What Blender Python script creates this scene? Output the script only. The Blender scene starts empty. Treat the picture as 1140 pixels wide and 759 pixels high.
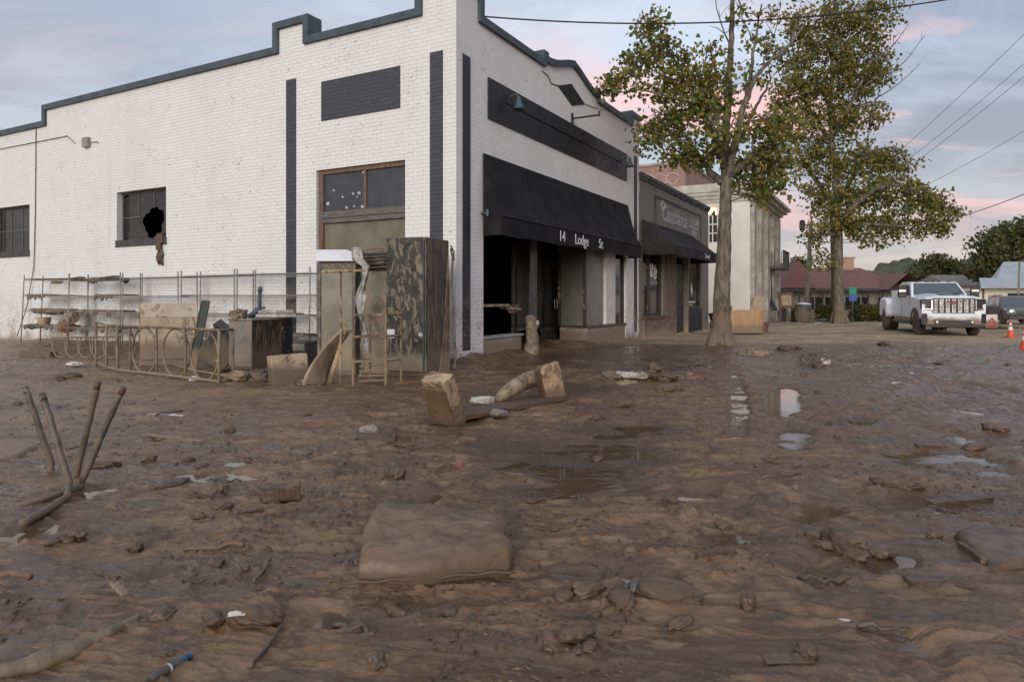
import bpy, bmesh, math, random
import numpy as np
from mathutils import Vector, Matrix, Euler
random.seed(7)
scene = bpy.context.scene
R = math.radians
# ------------------------------------------------------------------ camera, sky, sun, exposure
cam_d = bpy.data.cameras.new("camera")
cam = bpy.data.objects.new("camera", cam_d)
scene.collection.objects.link(cam)
cam_d.sensor_width = 36.0
cam_d.lens = 24.0
cam_d.shift_y = -0.0408
cam_d.clip_start = 0.05
cam_d.clip_end = 3000
cam.location = (0, 0, 1.2)
cam.rotation_euler = (R(90), 0, 0)
scene.camera = cam

SUN_ELEV, SUN_AZ = 15.0, 195.0           # compass-like: direction the light comes from (0 = +Y, clockwise)
world = bpy.data.worlds.new("World")
scene.world = world
world.use_nodes = True
SKY_STRENGTH = 0.1

def build_world():
    nt = world.node_tree
    nt.nodes.clear()
    N, L = nt.nodes, nt.links
    out = N.new("ShaderNodeOutputWorld")
    bg = N.new("ShaderNodeBackground")
    bg.inputs[1].default_value = SKY_STRENGTH
    L.new(bg.outputs[0], out.inputs[0])
    sky = N.new("ShaderNodeTexSky")
    sky.sky_type = 'NISHITA'
    sky.sun_disc = False
    sky.sun_elevation = R(SUN_ELEV)
    sky.sun_rotation = R(SUN_AZ)
    sky.air_density = 1.2
    sky.dust_density = 2.0
    tc = N.new("ShaderNodeTexCoord")
    sep = N.new("ShaderNodeSeparateXYZ")
    L.new(tc.outputs["Generated"], sep.inputs[0])

    def math_(op, a, b=None, c=None):
        n = N.new("ShaderNodeMath"); n.operation = op
        for i, x in enumerate((a, b, c)):
            if x is None: continue
            if isinstance(x, (int, float)): n.inputs[i].default_value = x
            else: L.new(x, n.inputs[i])
        return n.outputs[0]
    def ramp(x, stops):
        n = N.new("ShaderNodeValToRGB")
        e = n.color_ramp.elements
        while len(e) < len(stops): e.new(0.5)
        for el, (p, c) in zip(e, stops):
            el.position = p; el.color = (*c, 1) if len(c) == 3 else c
        L.new(x, n.inputs[0])
        return n.outputs[0]
    def mix(f, a, b):
        n = N.new("ShaderNodeMix"); n.data_type = 'RGBA'
        if isinstance(f, (int, float)): n.inputs[0].default_value = f
        else: L.new(f, n.inputs[0])
        for i, x in ((6, a), (7, b)):
            if isinstance(x, tuple): n.inputs[i].default_value = (*x, 1)
            else: L.new(x, n.inputs[i])
        return n.outputs[2]
    z = math_('MAXIMUM', sep.outputs[2], 0.0)
    zz = math_('ADD', z, 0.14)
    px = math_('DIVIDE', sep.outputs[0], zz)
    py = math_('DIVIDE', sep.outputs[1], zz)
    comb = N.new("ShaderNodeCombineXYZ")
    L.new(px, comb.inputs[0]); L.new(py, comb.inputs[1])
    def noise(scale, detail, rough, offs, stretch=(1, 1, 1), dist=0.4):
        m = N.new("ShaderNodeMapping")
        m.inputs["Location"].default_value = offs
        m.inputs["Scale"].default_value = stretch
        L.new(comb.outputs[0], m.inputs[0])
        n = N.new("ShaderNodeTexNoise")
        n.inputs["Scale"].default_value = scale
        n.inputs["Detail"].default_value = detail
        n.inputs["Roughness"].default_value = rough
        n.inputs["Distortion"].default_value = dist
        L.new(m.outputs[0], n.inputs[0])
        return n.outputs[0]
    n1 = noise(1.05, 10, 0.60, (3.1, 1.7, 0), (0.8, 1.15, 1), 0.5)
    n2 = noise(1.1, 7, 0.6, (-5.2, 8.4, 0), (0.7, 1.6, 1), 0.8)
    # high overcast: pale above and towards the left, slate lavender on the right, peach at the horizon
    deck = ramp(z, [(0.0, (5.6, 5.0, 4.6)), (0.06, (5.2, 4.7, 4.6)), (0.15, (4.2, 4.35, 4.9)), (0.32, (4.75, 5.3, 6.25)), (1.0, (4.7, 5.2, 6.1))])
    dark = ramp(z, [(0.0, (4.4, 3.9, 3.8)), (0.08, (3.2, 3.0, 3.4)), (0.2, (2.35, 2.46, 3.1)), (0.4, (2.4, 2.8, 3.75)), (1.0, (3.4, 3.8, 4.8))])
    ramp_up = math_('MINIMUM', math_('MULTIPLY', z, 3.0), 1.0)
    cover = ramp(n1, [(0.43, (0, 0, 0)), (0.58, (1, 1, 1))])
    dxs = math_('ADD', sep.outputs[0], -0.02)                    # the cloud is thinnest and brightest straight ahead
    side = math_('MULTIPLY', math_('POWER', 2.718, math_('MULTIPLY', math_('MULTIPLY', dxs, dxs), -7.0)), 1.5)
    side = math_('ADD', math_('MULTIPLY', side, ramp_up), math_('MULTIPLY_ADD', sep.outputs[0], -0.5, 0.12))
    m = mix(math_('MINIMUM', math_('MAXIMUM', math_('MULTIPLY_ADD', cover, 0.58, math_('MULTIPLY', side, 0.42)), 0.0), 1.0), dark, deck)
    base = mix(0.86, sky.outputs[0], m)
    # low sun catches the undersides of some clouds: pink
    pinkband = ramp(z, [(0.06, (0, 0, 0)), (0.15, (1, 1, 1)), (0.32, (.85, .85, .85)), (0.48, (0.1, .1, .1))])
    pk = ramp(n2, [(0.47, (0, 0, 0)), (0.60, (1, 1, 1))])
    rgt = math_('MINIMUM', math_('MAXIMUM', math_('MULTIPLY_ADD', sep.outputs[0], 1.6, 0.45), 0.12), 1.0)
    pf = math_('MULTIPLY', math_('MULTIPLY', pinkband, pk), math_('MULTIPLY', rgt, 0.95))
    base = mix(pf, base, (7.6, 4.4, 4.1))
    L.new(base, bg.inputs[0])
build_world()

sun_d = bpy.data.lights.new("sun", 'SUN')
sun_d.energy = 1.2
sun_d.angle = R(28)
sun_d.color = (1.0, 0.955, 0.90)
sun = bpy.data.objects.new("sun", sun_d)
scene.collection.objects.link(sun)
_d = Vector((math.sin(R(SUN_AZ)) * math.cos(R(SUN_ELEV)), math.cos(R(SUN_AZ)) * math.cos(R(SUN_ELEV)), math.sin(R(SUN_ELEV))))
sun.rotation_euler = _d.to_track_quat('Z', 'Y').to_euler()
scene.view_settings.view_transform = 'Standard'
scene.view_settings.look = 'None'
scene.view_settings.gamma = 1.0
scene.view_settings.exposure = 0.64
scene.cycles.max_bounces = 6
scene.cycles.transparent_max_bounces = 8
scene.cycles.use_denoising = True

# ------------------------------------------------------------------ where things stand
F_, H_, EYE = 760.0, 333.0, 1.2
def at(px, py, Y): return Vector(((px - 570) / F_ * Y, Y, EYE - (py - H_) / F_ * Y))
def G(px, py, z=0.0):
    Y = F_ * (EYE - z) / (py - H_)
    return Vector(((px - 570) / F_ * Y, Y, z))
CX, CY = -0.98, 12.0                     # street corner of the white brick building
UX, UY = -0.8766, 0.4812                 # along the side wall, away from the corner
VX, VY = 0.4812, 0.8766                  # along the shop fronts, away from the corner
BROT = math.atan2(VY, VX)
def LB(px, d=0.0):                       # distance along the shop fronts
    k = (px - 570) / F_
    bx, by = CX + d * UX, CY + d * UY
    return (k * by - bx) / (VX - k * VY)
def bz(s, d, py): return EYE - (py - H_) / F_ * (CY + VY * s + UY * d)
def loc2w(s, d, z=0): return Vector((CX + VX * s + UX * d, CY + VY * s + UY * d, z))

# ------------------------------------------------------------------ mesh helper
class MB:
    def __init__(s): s.v = []; s.f = []
    def add(s, vs, fs):
        b = len(s.v); s.v += [tuple(p) for p in vs]; s.f += [tuple(b + i for i in f) for f in fs]; return s
    def quad(s, a, b, c, d): return s.add([a, b, c, d], [(0, 1, 2, 3)])
    def box(s, x0, x1, y0, y1, z0, z1, M=None):
        vs = [Vector((x, y, z)) for z in (z0, z1) for y in (y0, y1) for x in (x0, x1)]
        if M is not None: vs = [M @ p for p in vs]
        return s.add(vs, [(0, 2, 3, 1), (4, 5, 7, 6), (0, 1, 5, 4), (2, 6, 7, 3), (0, 4, 6, 2), (1, 3, 7, 5)])
    def prism(s, pts, ext):              # planar polygon (3d pts) pushed along ext
        n = len(pts); e = Vector(ext); p = [Vector(q) for q in pts]
        return s.add(p + [q + e for q in p], [tuple(range(n - 1, -1, -1)), tuple(range(n, 2 * n))] + [(i, (i + 1) % n, n + (i + 1) % n, n + i) for i in range(n)])
    def tube(s, path, r, n=8, cap=True):
        path = [Vector(p) for p in path]; m = len(path)
        rs = r if isinstance(r, (list, tuple)) else [r] * m
        b = len(s.v); up = None
        for i, p in enumerate(path):
            t = (path[min(i + 1, m - 1)] - path[max(i - 1, 0)])
            if t.length < 1e-9: t = Vector((0, 0, 1))
            t.normalize()
            if up is None:
                up = Vector((0, 0, 1)) if abs(t.z) < 0.9 else Vector((1, 0, 0))
            a = t.cross(up)
            if a.length < 1e-6: a = t.orthogonal()
            a.normalize(); up = a.cross(t)
            for k in range(n):
                w = 2 * math.pi * k / n
                s.v.append(tuple(p + a * (rs[i] * math.cos(w)) + up * (rs[i] * math.sin(w))))
        for i in range(m - 1):
            for k in range(n):
                k2 = (k + 1) % n
                s.f.append((b + i * n + k, b + i * n + k2, b + (i + 1) * n + k2, b + (i + 1) * n + k))
        if cap:
            s.f.append(tuple(b + k for k in range(n - 1, -1, -1)))
            s.f.append(tuple(b + (m - 1) * n + k for k in range(n)))
        return s
    def lathe(s, prof, n=24, M=None):    # prof (r, z)
        b = len(s.v)
        for r, z in prof:
            for k in range(n):
                w = 2 * math.pi * k / n
                p = Vector((r * math.cos(w), r * math.sin(w), z))
                s.v.append(tuple(M @ p if M is not None else p))
        for i in range(len(prof) - 1):
            for k in range(n):
                k2 = (k + 1) % n
                s.f.append((b + i * n + k, b + i * n + k2, b + (i + 1) * n + k2, b + (i + 1) * n + k))
        s.f.append(tuple(b + k for k in range(n - 1, -1, -1)))
        s.f.append(tuple(b + (len(prof) - 1) * n + k for k in range(n)))
        return s
    def sheet(s, rows):                  # one connected surface through rows of points
        b = len(s.v); w = len(rows[0])
        for r in rows: s.v += [tuple(p) for p in r]
        for j in range(len(rows) - 1):
            for k in range(w - 1): a = b + j * w + k; s.f.append((a, a + 1, a + w + 1, a + w))
        return s
    def build(s, name, mat, parent=None, bevel=0, smooth=False, sub=0, loc=None, recalc=True):
        me = bpy.data.meshes.new(name)
        me.from_pydata(s.v, [], s.f)
        if recalc:
            bm = bmesh.new(); bm.from_mesh(me)
            bmesh.ops.recalc_face_normals(bm, faces=bm.faces)
            bm.to_mesh(me); bm.free()
        if smooth:
            me.polygons.foreach_set("use_smooth", [True] * len(me.polygons))
        me.materials.append(mat)
        o = bpy.data.objects.new(name, me)
        scene.collection.objects.link(o)
        if parent: o.parent = parent
        if loc is not None: o.location = loc
        if bevel:
            m = o.modifiers.new("bevel", 'BEVEL'); m.width = bevel; m.segments = 2; m.limit_method = 'ANGLE'; m.angle_limit = R(40)
        if sub:
            m = o.modifiers.new("sub", 'SUBSURF'); m.levels = sub; m.render_levels = sub
        return o

def tag(o, label=None, cat=None, group=None, kind=None):
    if label: o["label"] = label
    if cat: o["category"] = cat
    if group: o["group"] = group
    if kind: o["kind"] = kind
    return o
def thing(name, label, cat, loc=(0, 0, 0), rz=0.0, group=None, rot=None):
    o = bpy.data.objects.new(name, None)
    scene.collection.objects.link(o)
    o.empty_display_size = 0.2
    o.location = loc
    o.rotation_euler = rot if rot else (0, 0, rz)
    return tag(o, label, cat, group)
def copy_tree(o, parent=None):
    c = o.copy(); scene.collection.objects.link(c)
    if parent: c.parent = parent
    for ch in list(o.children): copy_tree(ch, c)
    return c

def text_mesh(name, body, size, mat, parent, M, extrude=0.004, shear=0.0, sx=1.0, align='CENTER', bold=0.0):
    cu = bpy.data.curves.new(name, 'FONT')
    cu.body = body; cu.size = size; cu.extrude = extrude; cu.align_x = align; cu.shear = shear; cu.offset = bold
    cu.resolution_u = 3
    o = bpy.data.objects.new(name + "_tmp", cu)
    scene.collection.objects.link(o)
    dg = bpy.context.evaluated_depsgraph_get()
    me = bpy.data.meshes.new_from_object(o.evaluated_get(dg))
    bpy.data.objects.remove(o); bpy.data.curves.remove(cu)
    me.transform(Matrix.Diagonal((sx, 1, 1, 1)))
    me.transform(M)
    me.materials.clear(); me.materials.append(mat)
    me.name = name
    r = bpy.data.objects.new(name, me); scene.collection.objects.link(r)
    r.parent = parent
    return r

# ------------------------------------------------------------------ materials
MUD_DRY = (0.30, 0.215, 0.145)
MUD_WET = (0.112, 0.078, 0.054)
def nodes(name):
    m = bpy.data.materials.new(name); m.use_nodes = True
    nt = m.node_tree; nt.nodes.clear()
    out = nt.nodes.new("ShaderNodeOutputMaterial"); p = nt.nodes.new("ShaderNodeBsdfPrincipled")
    nt.links.new(p.outputs[0], out.inputs[0])
    return m, nt.nodes, nt.links, p, out
class NT:
    def __init__(s, N, L): s.N, s.L = N, L
    def set(s, sock, x):
        if isinstance(x, (int, float)): sock.default_value = x
        elif isinstance(x, tuple): sock.default_value = (*x, 1) if len(sock.default_value) == 4 and len(x) == 3 else x
        else: s.L.new(x, sock)
    def m(s, op, a, b=0.0, c=0.0):
        n = s.N.new("ShaderNodeMath"); n.operation = op
        for i, x in enumerate((a, b, c)): s.set(n.inputs[i], x)
        return n.outputs[0]
    def mix(s, f, a, b):
        n = s.N.new("ShaderNodeMix"); n.data_type = 'RGBA'
        s.set(n.inputs[0], f); s.set(n.inputs[6], a); s.set(n.inputs[7], b)
        return n.outputs[2]
    def ramp(s, x, p0, p1, v0=0.0, v1=1.0):
        n = s.N.new("ShaderNodeMapRange"); n.interpolation_type = 'SMOOTHSTEP'
        s.set(n.inputs[0], x); s.set(n.inputs[1], p0); s.set(n.inputs[2], p1); s.set(n.inputs[3], v0); s.set(n.inputs[4], v1)
        return n.outputs[0]
    def noise(s, vec, scale, detail=5, rough=0.6, dist=0.0, off=(0, 0, 0), stretch=(1, 1, 1)):
        mp = s.N.new("ShaderNodeMapping"); mp.inputs[1].default_value = off; mp.inputs[3].default_value = stretch
        s.L.new(vec, mp.inputs[0])
        n = s.N.new("ShaderNodeTexNoise")
        n.inputs["Scale"].default_value = scale; n.inputs["Detail"].default_value = detail
        n.inputs["Roughness"].default_value = rough; n.inputs["Distortion"].default_value = dist
        s.L.new(mp.outputs[0], n.inputs[0])
        return n.outputs[0]
    def bump(s, h, strength=0.3, dist=0.02, nrm=None):
        n = s.N.new("ShaderNodeBump"); n.inputs["Strength"].default_value = strength; n.inputs["Distance"].default_value = dist
        s.L.new(h, n.inputs["Height"])
        if nrm is not None: s.L.new(nrm, n.inputs["Normal"])
        return n.outputs[0]
    def obj(s): return s.N.new("ShaderNodeTexCoord").outputs["Object"]
    def pos(s): return s.N.new("ShaderNodeNewGeometry").outputs["Position"]
    def sep(s, v):
        n = s.N.new("ShaderNodeSeparateXYZ"); s.L.new(v, n.inputs[0]); return n.outputs

def pmat(name, c1, c2=None, scale=6, rough=0.6, rough2=None, metal=0.0, bump=0.2, bdist=0.01, mud=None, mudline=None, mudcol=MUD_DRY, stretch=(1, 1, 1), spec=0.5, detail=6, contrast=(0.35, 0.65), mstretch=(1, 1, 0.7), mscale=4.4):
    """two-tone weathered surface; mud = share of the surface splattered with dried mud, mudline = world height up to which it is caked"""
    m, N, L, p, out = nodes(name); t = NT(N, L)
    o = t.obj()
    n1 = t.noise(o, scale, detail, 0.62, 0.3, stretch=stretch)
    f = t.ramp(n1, *contrast)
    col = t.mix(f, c1, c2 or tuple(x * 0.75 for x in c1))
    rg = t.ramp(n1, 0.3, 0.7, rough, rough2 if rough2 is not None else min(1, rough + 0.15))
    hgt = n1
    if mud or mudline:
        g = t.pos()
        nm = t.noise(g, mscale, 10, 0.74, 0.9, off=(3, 7, 1), stretch=mstretch)
        fm = None
        if mud:
            fm = t.ramp(nm, 0.635 - 0.3 * mud, 0.67 - 0.3 * mud)
            fm = t.m('MAXIMUM', fm, t.m('MULTIPLY', t.ramp(t.noise(g, 42, 4, 0.7, off=(5, 5, 2)), 0.60, 0.64), t.ramp(nm, 0.50 - 0.3 * mud, 0.62 - 0.3 * mud)))
        if mudline:
            z = t.sep(g)[2]
            nz = t.noise(g, 2.1, 8, 0.7, 0.5, off=(11, 2, 5))
            fz = t.ramp(t.m('MULTIPLY_ADD', nz, -0.9 * mudline, t.m('SUBTRACT', z, mudline * 0.55)), 0.06, -0.12)
            fm = fz if fm is None else t.m('MAXIMUM', fm, fz)
        n3 = t.noise(g, 14, 6, 0.65, off=(1, 1, 9))
        mc = t.mix(n3, mudcol, tuple(x * 0.6 for x in mudcol))
        col = t.mix(fm, col, mc)
        rg = t.m('MULTIPLY_ADD', t.m('SUBTRACT', 0.75, rg), fm, rg)
        hgt = t.m('ADD', n1, t.m('MULTIPLY', fm, t.m('ADD', n3, 0.6)))
        if metal: t.set(p.inputs["Metallic"], t.m('MULTIPLY', t.m('SUBTRACT', 1.0, fm), metal))
    elif metal: p.inputs["Metallic"].default_value = metal
    L.new(col, p.inputs["Base Color"]); L.new(rg, p.inputs["Roughness"])
    p.inputs["Specular IOR Level"].default_value = spec
    if bump: L.new(t.bump(hgt, bump, bdist), p.inputs["Normal"])
    return m

def brickmat(name, paint, mortar, rough=0.65, bw=0.21, bh=0.073, bump=0.5, peel=0.0, peelcol=(0.2, 0.1, 0.07), vary=0.12, mudline=0.0, horizontal='xy', dirt=0.25):
    m, N, L, p, out = nodes(name); t = NT(N, L)
    o = t.obj(); s = t.sep(o)
    c = N.new("ShaderNodeCombineXYZ")
    L.new(t.m('ADD', s[0], s[1]), c.inputs[0]); L.new(s[2], c.inputs[1])
    wob = t.noise(o, 7, 3, 0.5)
    b = N.new("ShaderNodeTexBrick")
    b.inputs["Scale"].default_value = 1.0
    b.inputs["Brick Width"].default_value = bw; b.inputs["Row Height"].default_value = bh
    b.inputs["Mortar Size"].default_value = 0.0065; b.inputs["Mortar Smooth"].default_value = 0.35
    b.inputs["Bias"].default_value = 0.0
    b.inputs["Color1"].default_value = (*paint, 1)
    b.inputs["Color2"].default_value = (*[x * (1 - vary) for x in paint], 1)
    b.inputs["Mortar"].default_value = (*mortar, 1)
    L.new(c.outputs[0], b.inputs["Vector"])
    big = t.noise(o, 0.7, 7, 0.66, 0.4)
    fine = t.noise(o, 26, 6, 0.7)
    col = t.mix(t.ramp(big, 0.35, 0.75, 0.0, dirt), b.outputs["Color"], tuple(x * 0.62 for x in paint))
    streak = t.noise(o, 2.2, 5, 0.6, off=(4, 4, 0), stretch=(1, 1, 0.08))
    col = t.mix(t.ramp(streak, 0.55, 0.8, 0.0, dirt * 0.8), col, tuple(x * 0.55 for x in paint))
    hgt = t.m('ADD', t.m('MULTIPLY', b.outputs["Fac"], -1.0), t.m('MULTIPLY', fine, 0.35))
    if peel:
        np_ = t.noise(o, 3.3, 7, 0.75, off=(9, 1, 3))
        np2 = t.noise(o, 17, 3, 0.6, off=(2, 6, 0), stretch=(0.7, 0.7, 2.6))
        fp = t.m('MULTIPLY', t.ramp(np_, 0.60 - peel, 0.66 - peel * 0.5), t.ramp(np2, 0.57, 0.62))
        col = t.mix(fp, col, peelcol)
    if mudline:
        g = t.pos(); z = t.sep(g)[2]
        nz = t.noise(g, 2.4, 9, 0.72, 0.4)
        n4 = t.noise(g, 19, 7, 0.7)
        fz = t.ramp(t.m('MULTIPLY_ADD', nz, -1.1 * mudline, z), 0.05, -0.30)
        spl = t.m('MULTIPLY', t.ramp(z, 1.9, 0.2, 0.0, 0.75), t.ramp(t.m('MULTIPLY_ADD', nz, 0.6, t.m('MULTIPLY', n4, 0.6)), 0.58, 0.68))
        col = t.mix(t.m('MAXIMUM', fz, spl), col, MUD_DRY)
    L.new(col, p.inputs["Base Color"])
    p.inputs["Roughness"].default_value = rough
    L.new(t.bump(hgt, bump, 0.012), p.inputs["Normal"])
    return m

def glassmat(name, col=(0.012, 0.013, 0.014), rough=0.06, dirt=0.25, dirtcol=(0.16, 0.14, 0.11), spec=0.5, mudline=None):
    m, N, L, p, out = nodes(name); t = NT(N, L)
    g = t.pos()
    n = t.noise(g, 2.6, 8, 0.7, 0.6)
    f = t.ramp(n, 0.42, 0.75, 0.0, dirt)
    if mudline:
        z = t.sep(g)[2]
        f = t.m('MAXIMUM', f, t.ramp(t.m('MULTIPLY_ADD', n, -0.8, z), mudline - 0.3, mudline - 0.8, 0, 0.9))
    L.new(t.mix(f, col, dirtcol), p.inputs["Base Color"])
    L.new(t.m('MULTIPLY_ADD', f, 0.6, rough), p.inputs["Roughness"])
    p.inputs["Specular IOR Level"].default_value = spec
    L.new(t.bump(t.noise(g, 0.9, 2, 0.5), 0.05, 0.02), p.inputs["Normal"])
    return m

M = {}
M['white_brick'] = brickmat('white_painted_brick', (0.765, 0.755, 0.73), (0.68, 0.67, 0.645), peel=0.06, mudline=0.55, bump=0.62, dirt=0.22, vary=0.05)
M['dark_brick'] = brickmat('dark_painted_brick', (0.060, 0.062, 0.072), (0.042, 0.043, 0.052), rough=0.5, bump=0.7, mudline=0.3, vary=0.25)
M['navy_brick'] = brickmat('navy_painted_brick', (0.022, 0.024, 0.034), (0.014, 0.015, 0.022), rough=0.5, bump=0.7, mudline=0.3, vary=0.25)
M['grey_brick'] = brickmat('grey_painted_brick', (0.205, 0.195, 0.165), (0.15, 0.145, 0.125), mudline=0.8, bump=0.5)
M['brown_brick'] = brickmat('brown_brick', (0.17, 0.11, 0.075), (0.12, 0.10, 0.08), mudline=0.6, vary=0.4)
M['red_brick'] = brickmat('red_brick', (0.34, 0.185, 0.155), (0.40, 0.31, 0.27), vary=0.3, dirt=0.35)
M['coping'] = pmat('slate_blue_metal', (0.070, 0.088, 0.108), (0.05, 0.064, 0.08), 3, 0.45, bump=0.05, spec=0.4)
M['coping_dark'] = pmat('dark_metal_trim', (0.05, 0.055, 0.055), (0.03, 0.033, 0.035), 3, 0.5, bump=0.05)
M['black_paint'] = pmat('black_painted_board', (0.016, 0.017, 0.021), (0.010, 0.011, 0.014), 5, 0.45, bump=0.05)
M['awning'] = pmat('black_canvas', (0.021, 0.020, 0.021), (0.013, 0.0125, 0.014), 2.2, 0.85, bump=0.25, bdist=0.01, spec=0.2)
M['awning_grey'] = pmat('charcoal_canvas', (0.035, 0.034, 0.033), (0.022, 0.021, 0.02), 2.2, 0.85, bump=0.25, bdist=0.01, spec=0.2)
M['letters'] = pmat('white_lettering', (0.72, 0.72, 0.72), (0.6, 0.6, 0.6), 8, 0.6, bump=0)
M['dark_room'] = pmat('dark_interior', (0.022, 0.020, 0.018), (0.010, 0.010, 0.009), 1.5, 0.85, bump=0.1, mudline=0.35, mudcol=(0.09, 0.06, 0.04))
M['glass'] = glassmat('dirty_dark_glass')
M['glass_clean'] = glassmat('window_glass', dirt=0.08)
M['steel_frame'] = pmat('old_steel_sash', (0.07, 0.07, 0.075), (0.045, 0.04, 0.04), 8, 0.6, bump=0.15)
M['wood_frame'] = pmat('weathered_wood_frame', (0.20, 0.115, 0.07), (0.10, 0.065, 0.05), 6, 0.7, bump=0.3, stretch=(5, 5, 1))
M['grey_wood'] = pmat('grey_weathered_wood', (0.17, 0.15, 0.13), (0.10, 0.09, 0.08), 5, 0.75, bump=0.3, stretch=(4, 1, 8))
M['shade'] = pmat('muddy_olive_shade', (0.185, 0.165, 0.115), (0.14, 0.12, 0.085), 2.5, 0.7, bump=0.1)
M['knee'] = pmat('pale_render', (0.36, 0.35, 0.32), (0.26, 0.25, 0.23), 3, 0.7, bump=0.2, mudline=0.42)
M['papered_glass'] = pmat('frosted_display_glass', (0.205, 0.20, 0.18), (0.145, 0.14, 0.125), 0.8, 0.35, bump=0.02, spec=0.4, mudline=0.32)
M['white_trim'] = pmat('white_trim_paint', (0.66, 0.64, 0.60), (0.55, 0.53, 0.49), 5, 0.5, bump=0.05, mudline=0.3)
M['dark_frame'] = pmat('dark_brown_frame', (0.030, 0.024, 0.020), (0.018, 0.015, 0.013), 5, 0.5, bump=0.1, mud=0.25)
M['wall_pale'] = pmat('cream_render', (0.68, 0.64, 0.57), (0.60, 0.565, 0.50), 0.8, 0.75, bump=0.05)
M['stone_trim'] = pmat('weathered_stone_trim', (0.42, 0.385, 0.33), (0.25, 0.225, 0.19), 1.6, 0.8, bump=0.2)
M['plywood'] = pmat('raw_plywood', (0.47, 0.30, 0.165), (0.36, 0.215, 0.11), 2.6, 0.7, bump=0.15, stretch=(3, 3, 0.5), mudline=0.25)
M['bark'] = pmat('grey_brown_bark', (0.21, 0.175, 0.13), (0.075, 0.06, 0.045), 13, 0.85, bump=1.0, bdist=0.05, stretch=(1, 1, 0.25), mudline=0.95, mudcol=(0.235, 0.17, 0.115), detail=11)
M['bark_dark'] = pmat('dark_brown_bark', (0.10, 0.08, 0.06), (0.05, 0.04, 0.032), 9, 0.85, bump=0.6, bdist=0.03, stretch=(1, 1, 0.25))
M['galv'] = pmat('muddy_galvanised_wire', (0.33, 0.325, 0.315), (0.24, 0.23, 0.215), 12, 0.5, metal=0.5, bump=0.1, mud=0.3, mudline=0.3)
M['rust_iron'] = pmat('mud_caked_iron', (0.20, 0.135, 0.085), (0.09, 0.06, 0.042), 9, 0.7, bump=0.5, mud=0.42, mudline=0.4, mudcol=(0.31, 0.23, 0.15))
M['steel'] = pmat('mud_streaked_steel', (0.27, 0.265, 0.255), (0.17, 0.16, 0.15), 4, 0.45, metal=0.35, bump=0.15, mud=0.6, mudline=0.45, mudcol=(0.28, 0.22, 0.16))
M['black_steel'] = pmat('mud_splattered_black_steel', (0.018, 0.0175, 0.017), (0.045, 0.041, 0.036), 5, 0.35, bump=0.25, mud=0.40, mudline=0.35, mudcol=(0.25, 0.20, 0.14), mstretch=(1.7, 1.7, 0.7), mscale=6)
M['black_steel2'] = pmat('mud_smeared_dark_cabinet', (0.02, 0.02, 0.02), (0.055, 0.047, 0.038), 3, 0.4, bump=0.25, mstretch=(1.8, 1.8, 0.4), mscale=5, mud=0.48, mudline=0.5, mudcol=(0.17, 0.125, 0.085))
M['cooler_glass'] = pmat('mud_filmed_cooler_glass', (0.15, 0.13, 0.09), (0.105, 0.09, 0.062), 2.2, 0.3, bump=0.08, mud=0.2, mudline=0.55, mudcol=(0.34, 0.26, 0.175))
M['white_plastic'] = pmat('white_light_panel', (0.66, 0.69, 0.76), (0.58, 0.60, 0.66), 3, 0.4, bump=0.03)
M['wrap'] = pmat('dirty_plastic_wrap', (0.50, 0.50, 0.50), (0.24, 0.21, 0.18), 7, 0.35, bump=0.5)
M['tan_board'] = pmat('mud_washed_board', (0.46, 0.36, 0.255), (0.35, 0.265, 0.18), 2.5, 0.75, bump=0.3, mud=0.34, mudline=0.45, mudcol=(0.27, 0.19, 0.125))
M['cream_board'] = pmat('cream_board_top', (0.56, 0.49, 0.40), (0.42, 0.33, 0.24), 2.0, 0.7, bump=0.15, mud=0.3, mudcol=(.3, .21, .13))
M['green_strip'] = pmat('dark_green_edge', (0.025, 0.045, 0.042), (0.05, 0.045, 0.035), 6, 0.6, bump=0.2, mudline=0.4)
M['foam'] = pmat('mud_stained_foam_box', (0.42, 0.33, 0.225), (0.29, 0.215, 0.14), 4, 0.75, bump=0.35, mud=0.33, mudline=0.3, mudcol=(0.17, 0.12, 0.08))
M['raw_wood'] = pmat('split_pale_timber', (0.47, 0.335, 0.205), (0.30, 0.20, 0.12), 6, 0.6, bump=0.4, stretch=(5, 1, 5), mud=0.46, mudline=0.22, mudcol=(0.2, 0.13, 0.078))
M['wet_wood'] = pmat('wet_dark_timber', (0.14, 0.082, 0.046), (0.06, 0.036, 0.022), 7, 0.4, bump=0.4, stretch=(1, 6, 6), mud=0.3, mudcol=MUD_WET)
M['grey_stick'] = pmat('muddy_twig', (0.15, 0.115, 0.085), (0.075, 0.055, 0.04), 12, 0.5, bump=0.4)
M['leg_metal'] = pmat('muddy_painted_tube', (0.060, 0.056, 0.048), (0.16, 0.125, 0.09), 9, 0.45, bump=0.35, mud=0.3, mudline=0.22, mudcol=(0.19, 0.14, 0.1))
M['clod'] = pmat('wet_mud_clod', (0.125, 0.074, 0.041), (0.065, 0.039, 0.022), 9, 0.25, rough2=0.5, bump=0.9, bdist=0.02, detail=10)
M['cushion'] = pmat('mud_soaked_fabric', (0.185, 0.112, 0.064), (0.120, 0.072, 0.040), 5, 0.22, rough2=0.55, bump=0.8, bdist=0.02, detail=11, stretch=(.6, 1.4, 1), mudline=0.10, mudcol=(0.135, 0.085, 0.05))
M['stone'] = pmat('muddy_stone', (0.17, 0.11, 0.068), (0.075, 0.055, 0.042), 7, 0.5, bump=0.7, bdist=0.02)
M['blue_plastic'] = pmat('blue_plastic', (0.012, 0.07, 0.15), (0.025, 0.11, 0.20), 9, 0.3, bump=0.1, mud=0.42, mudcol=MUD_WET)
M['white_litter'] = pmat('white_litter', (0.62, 0.60, 0.57), (0.42, 0.36, 0.30), 9, 0.5, bump=0.3)
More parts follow.
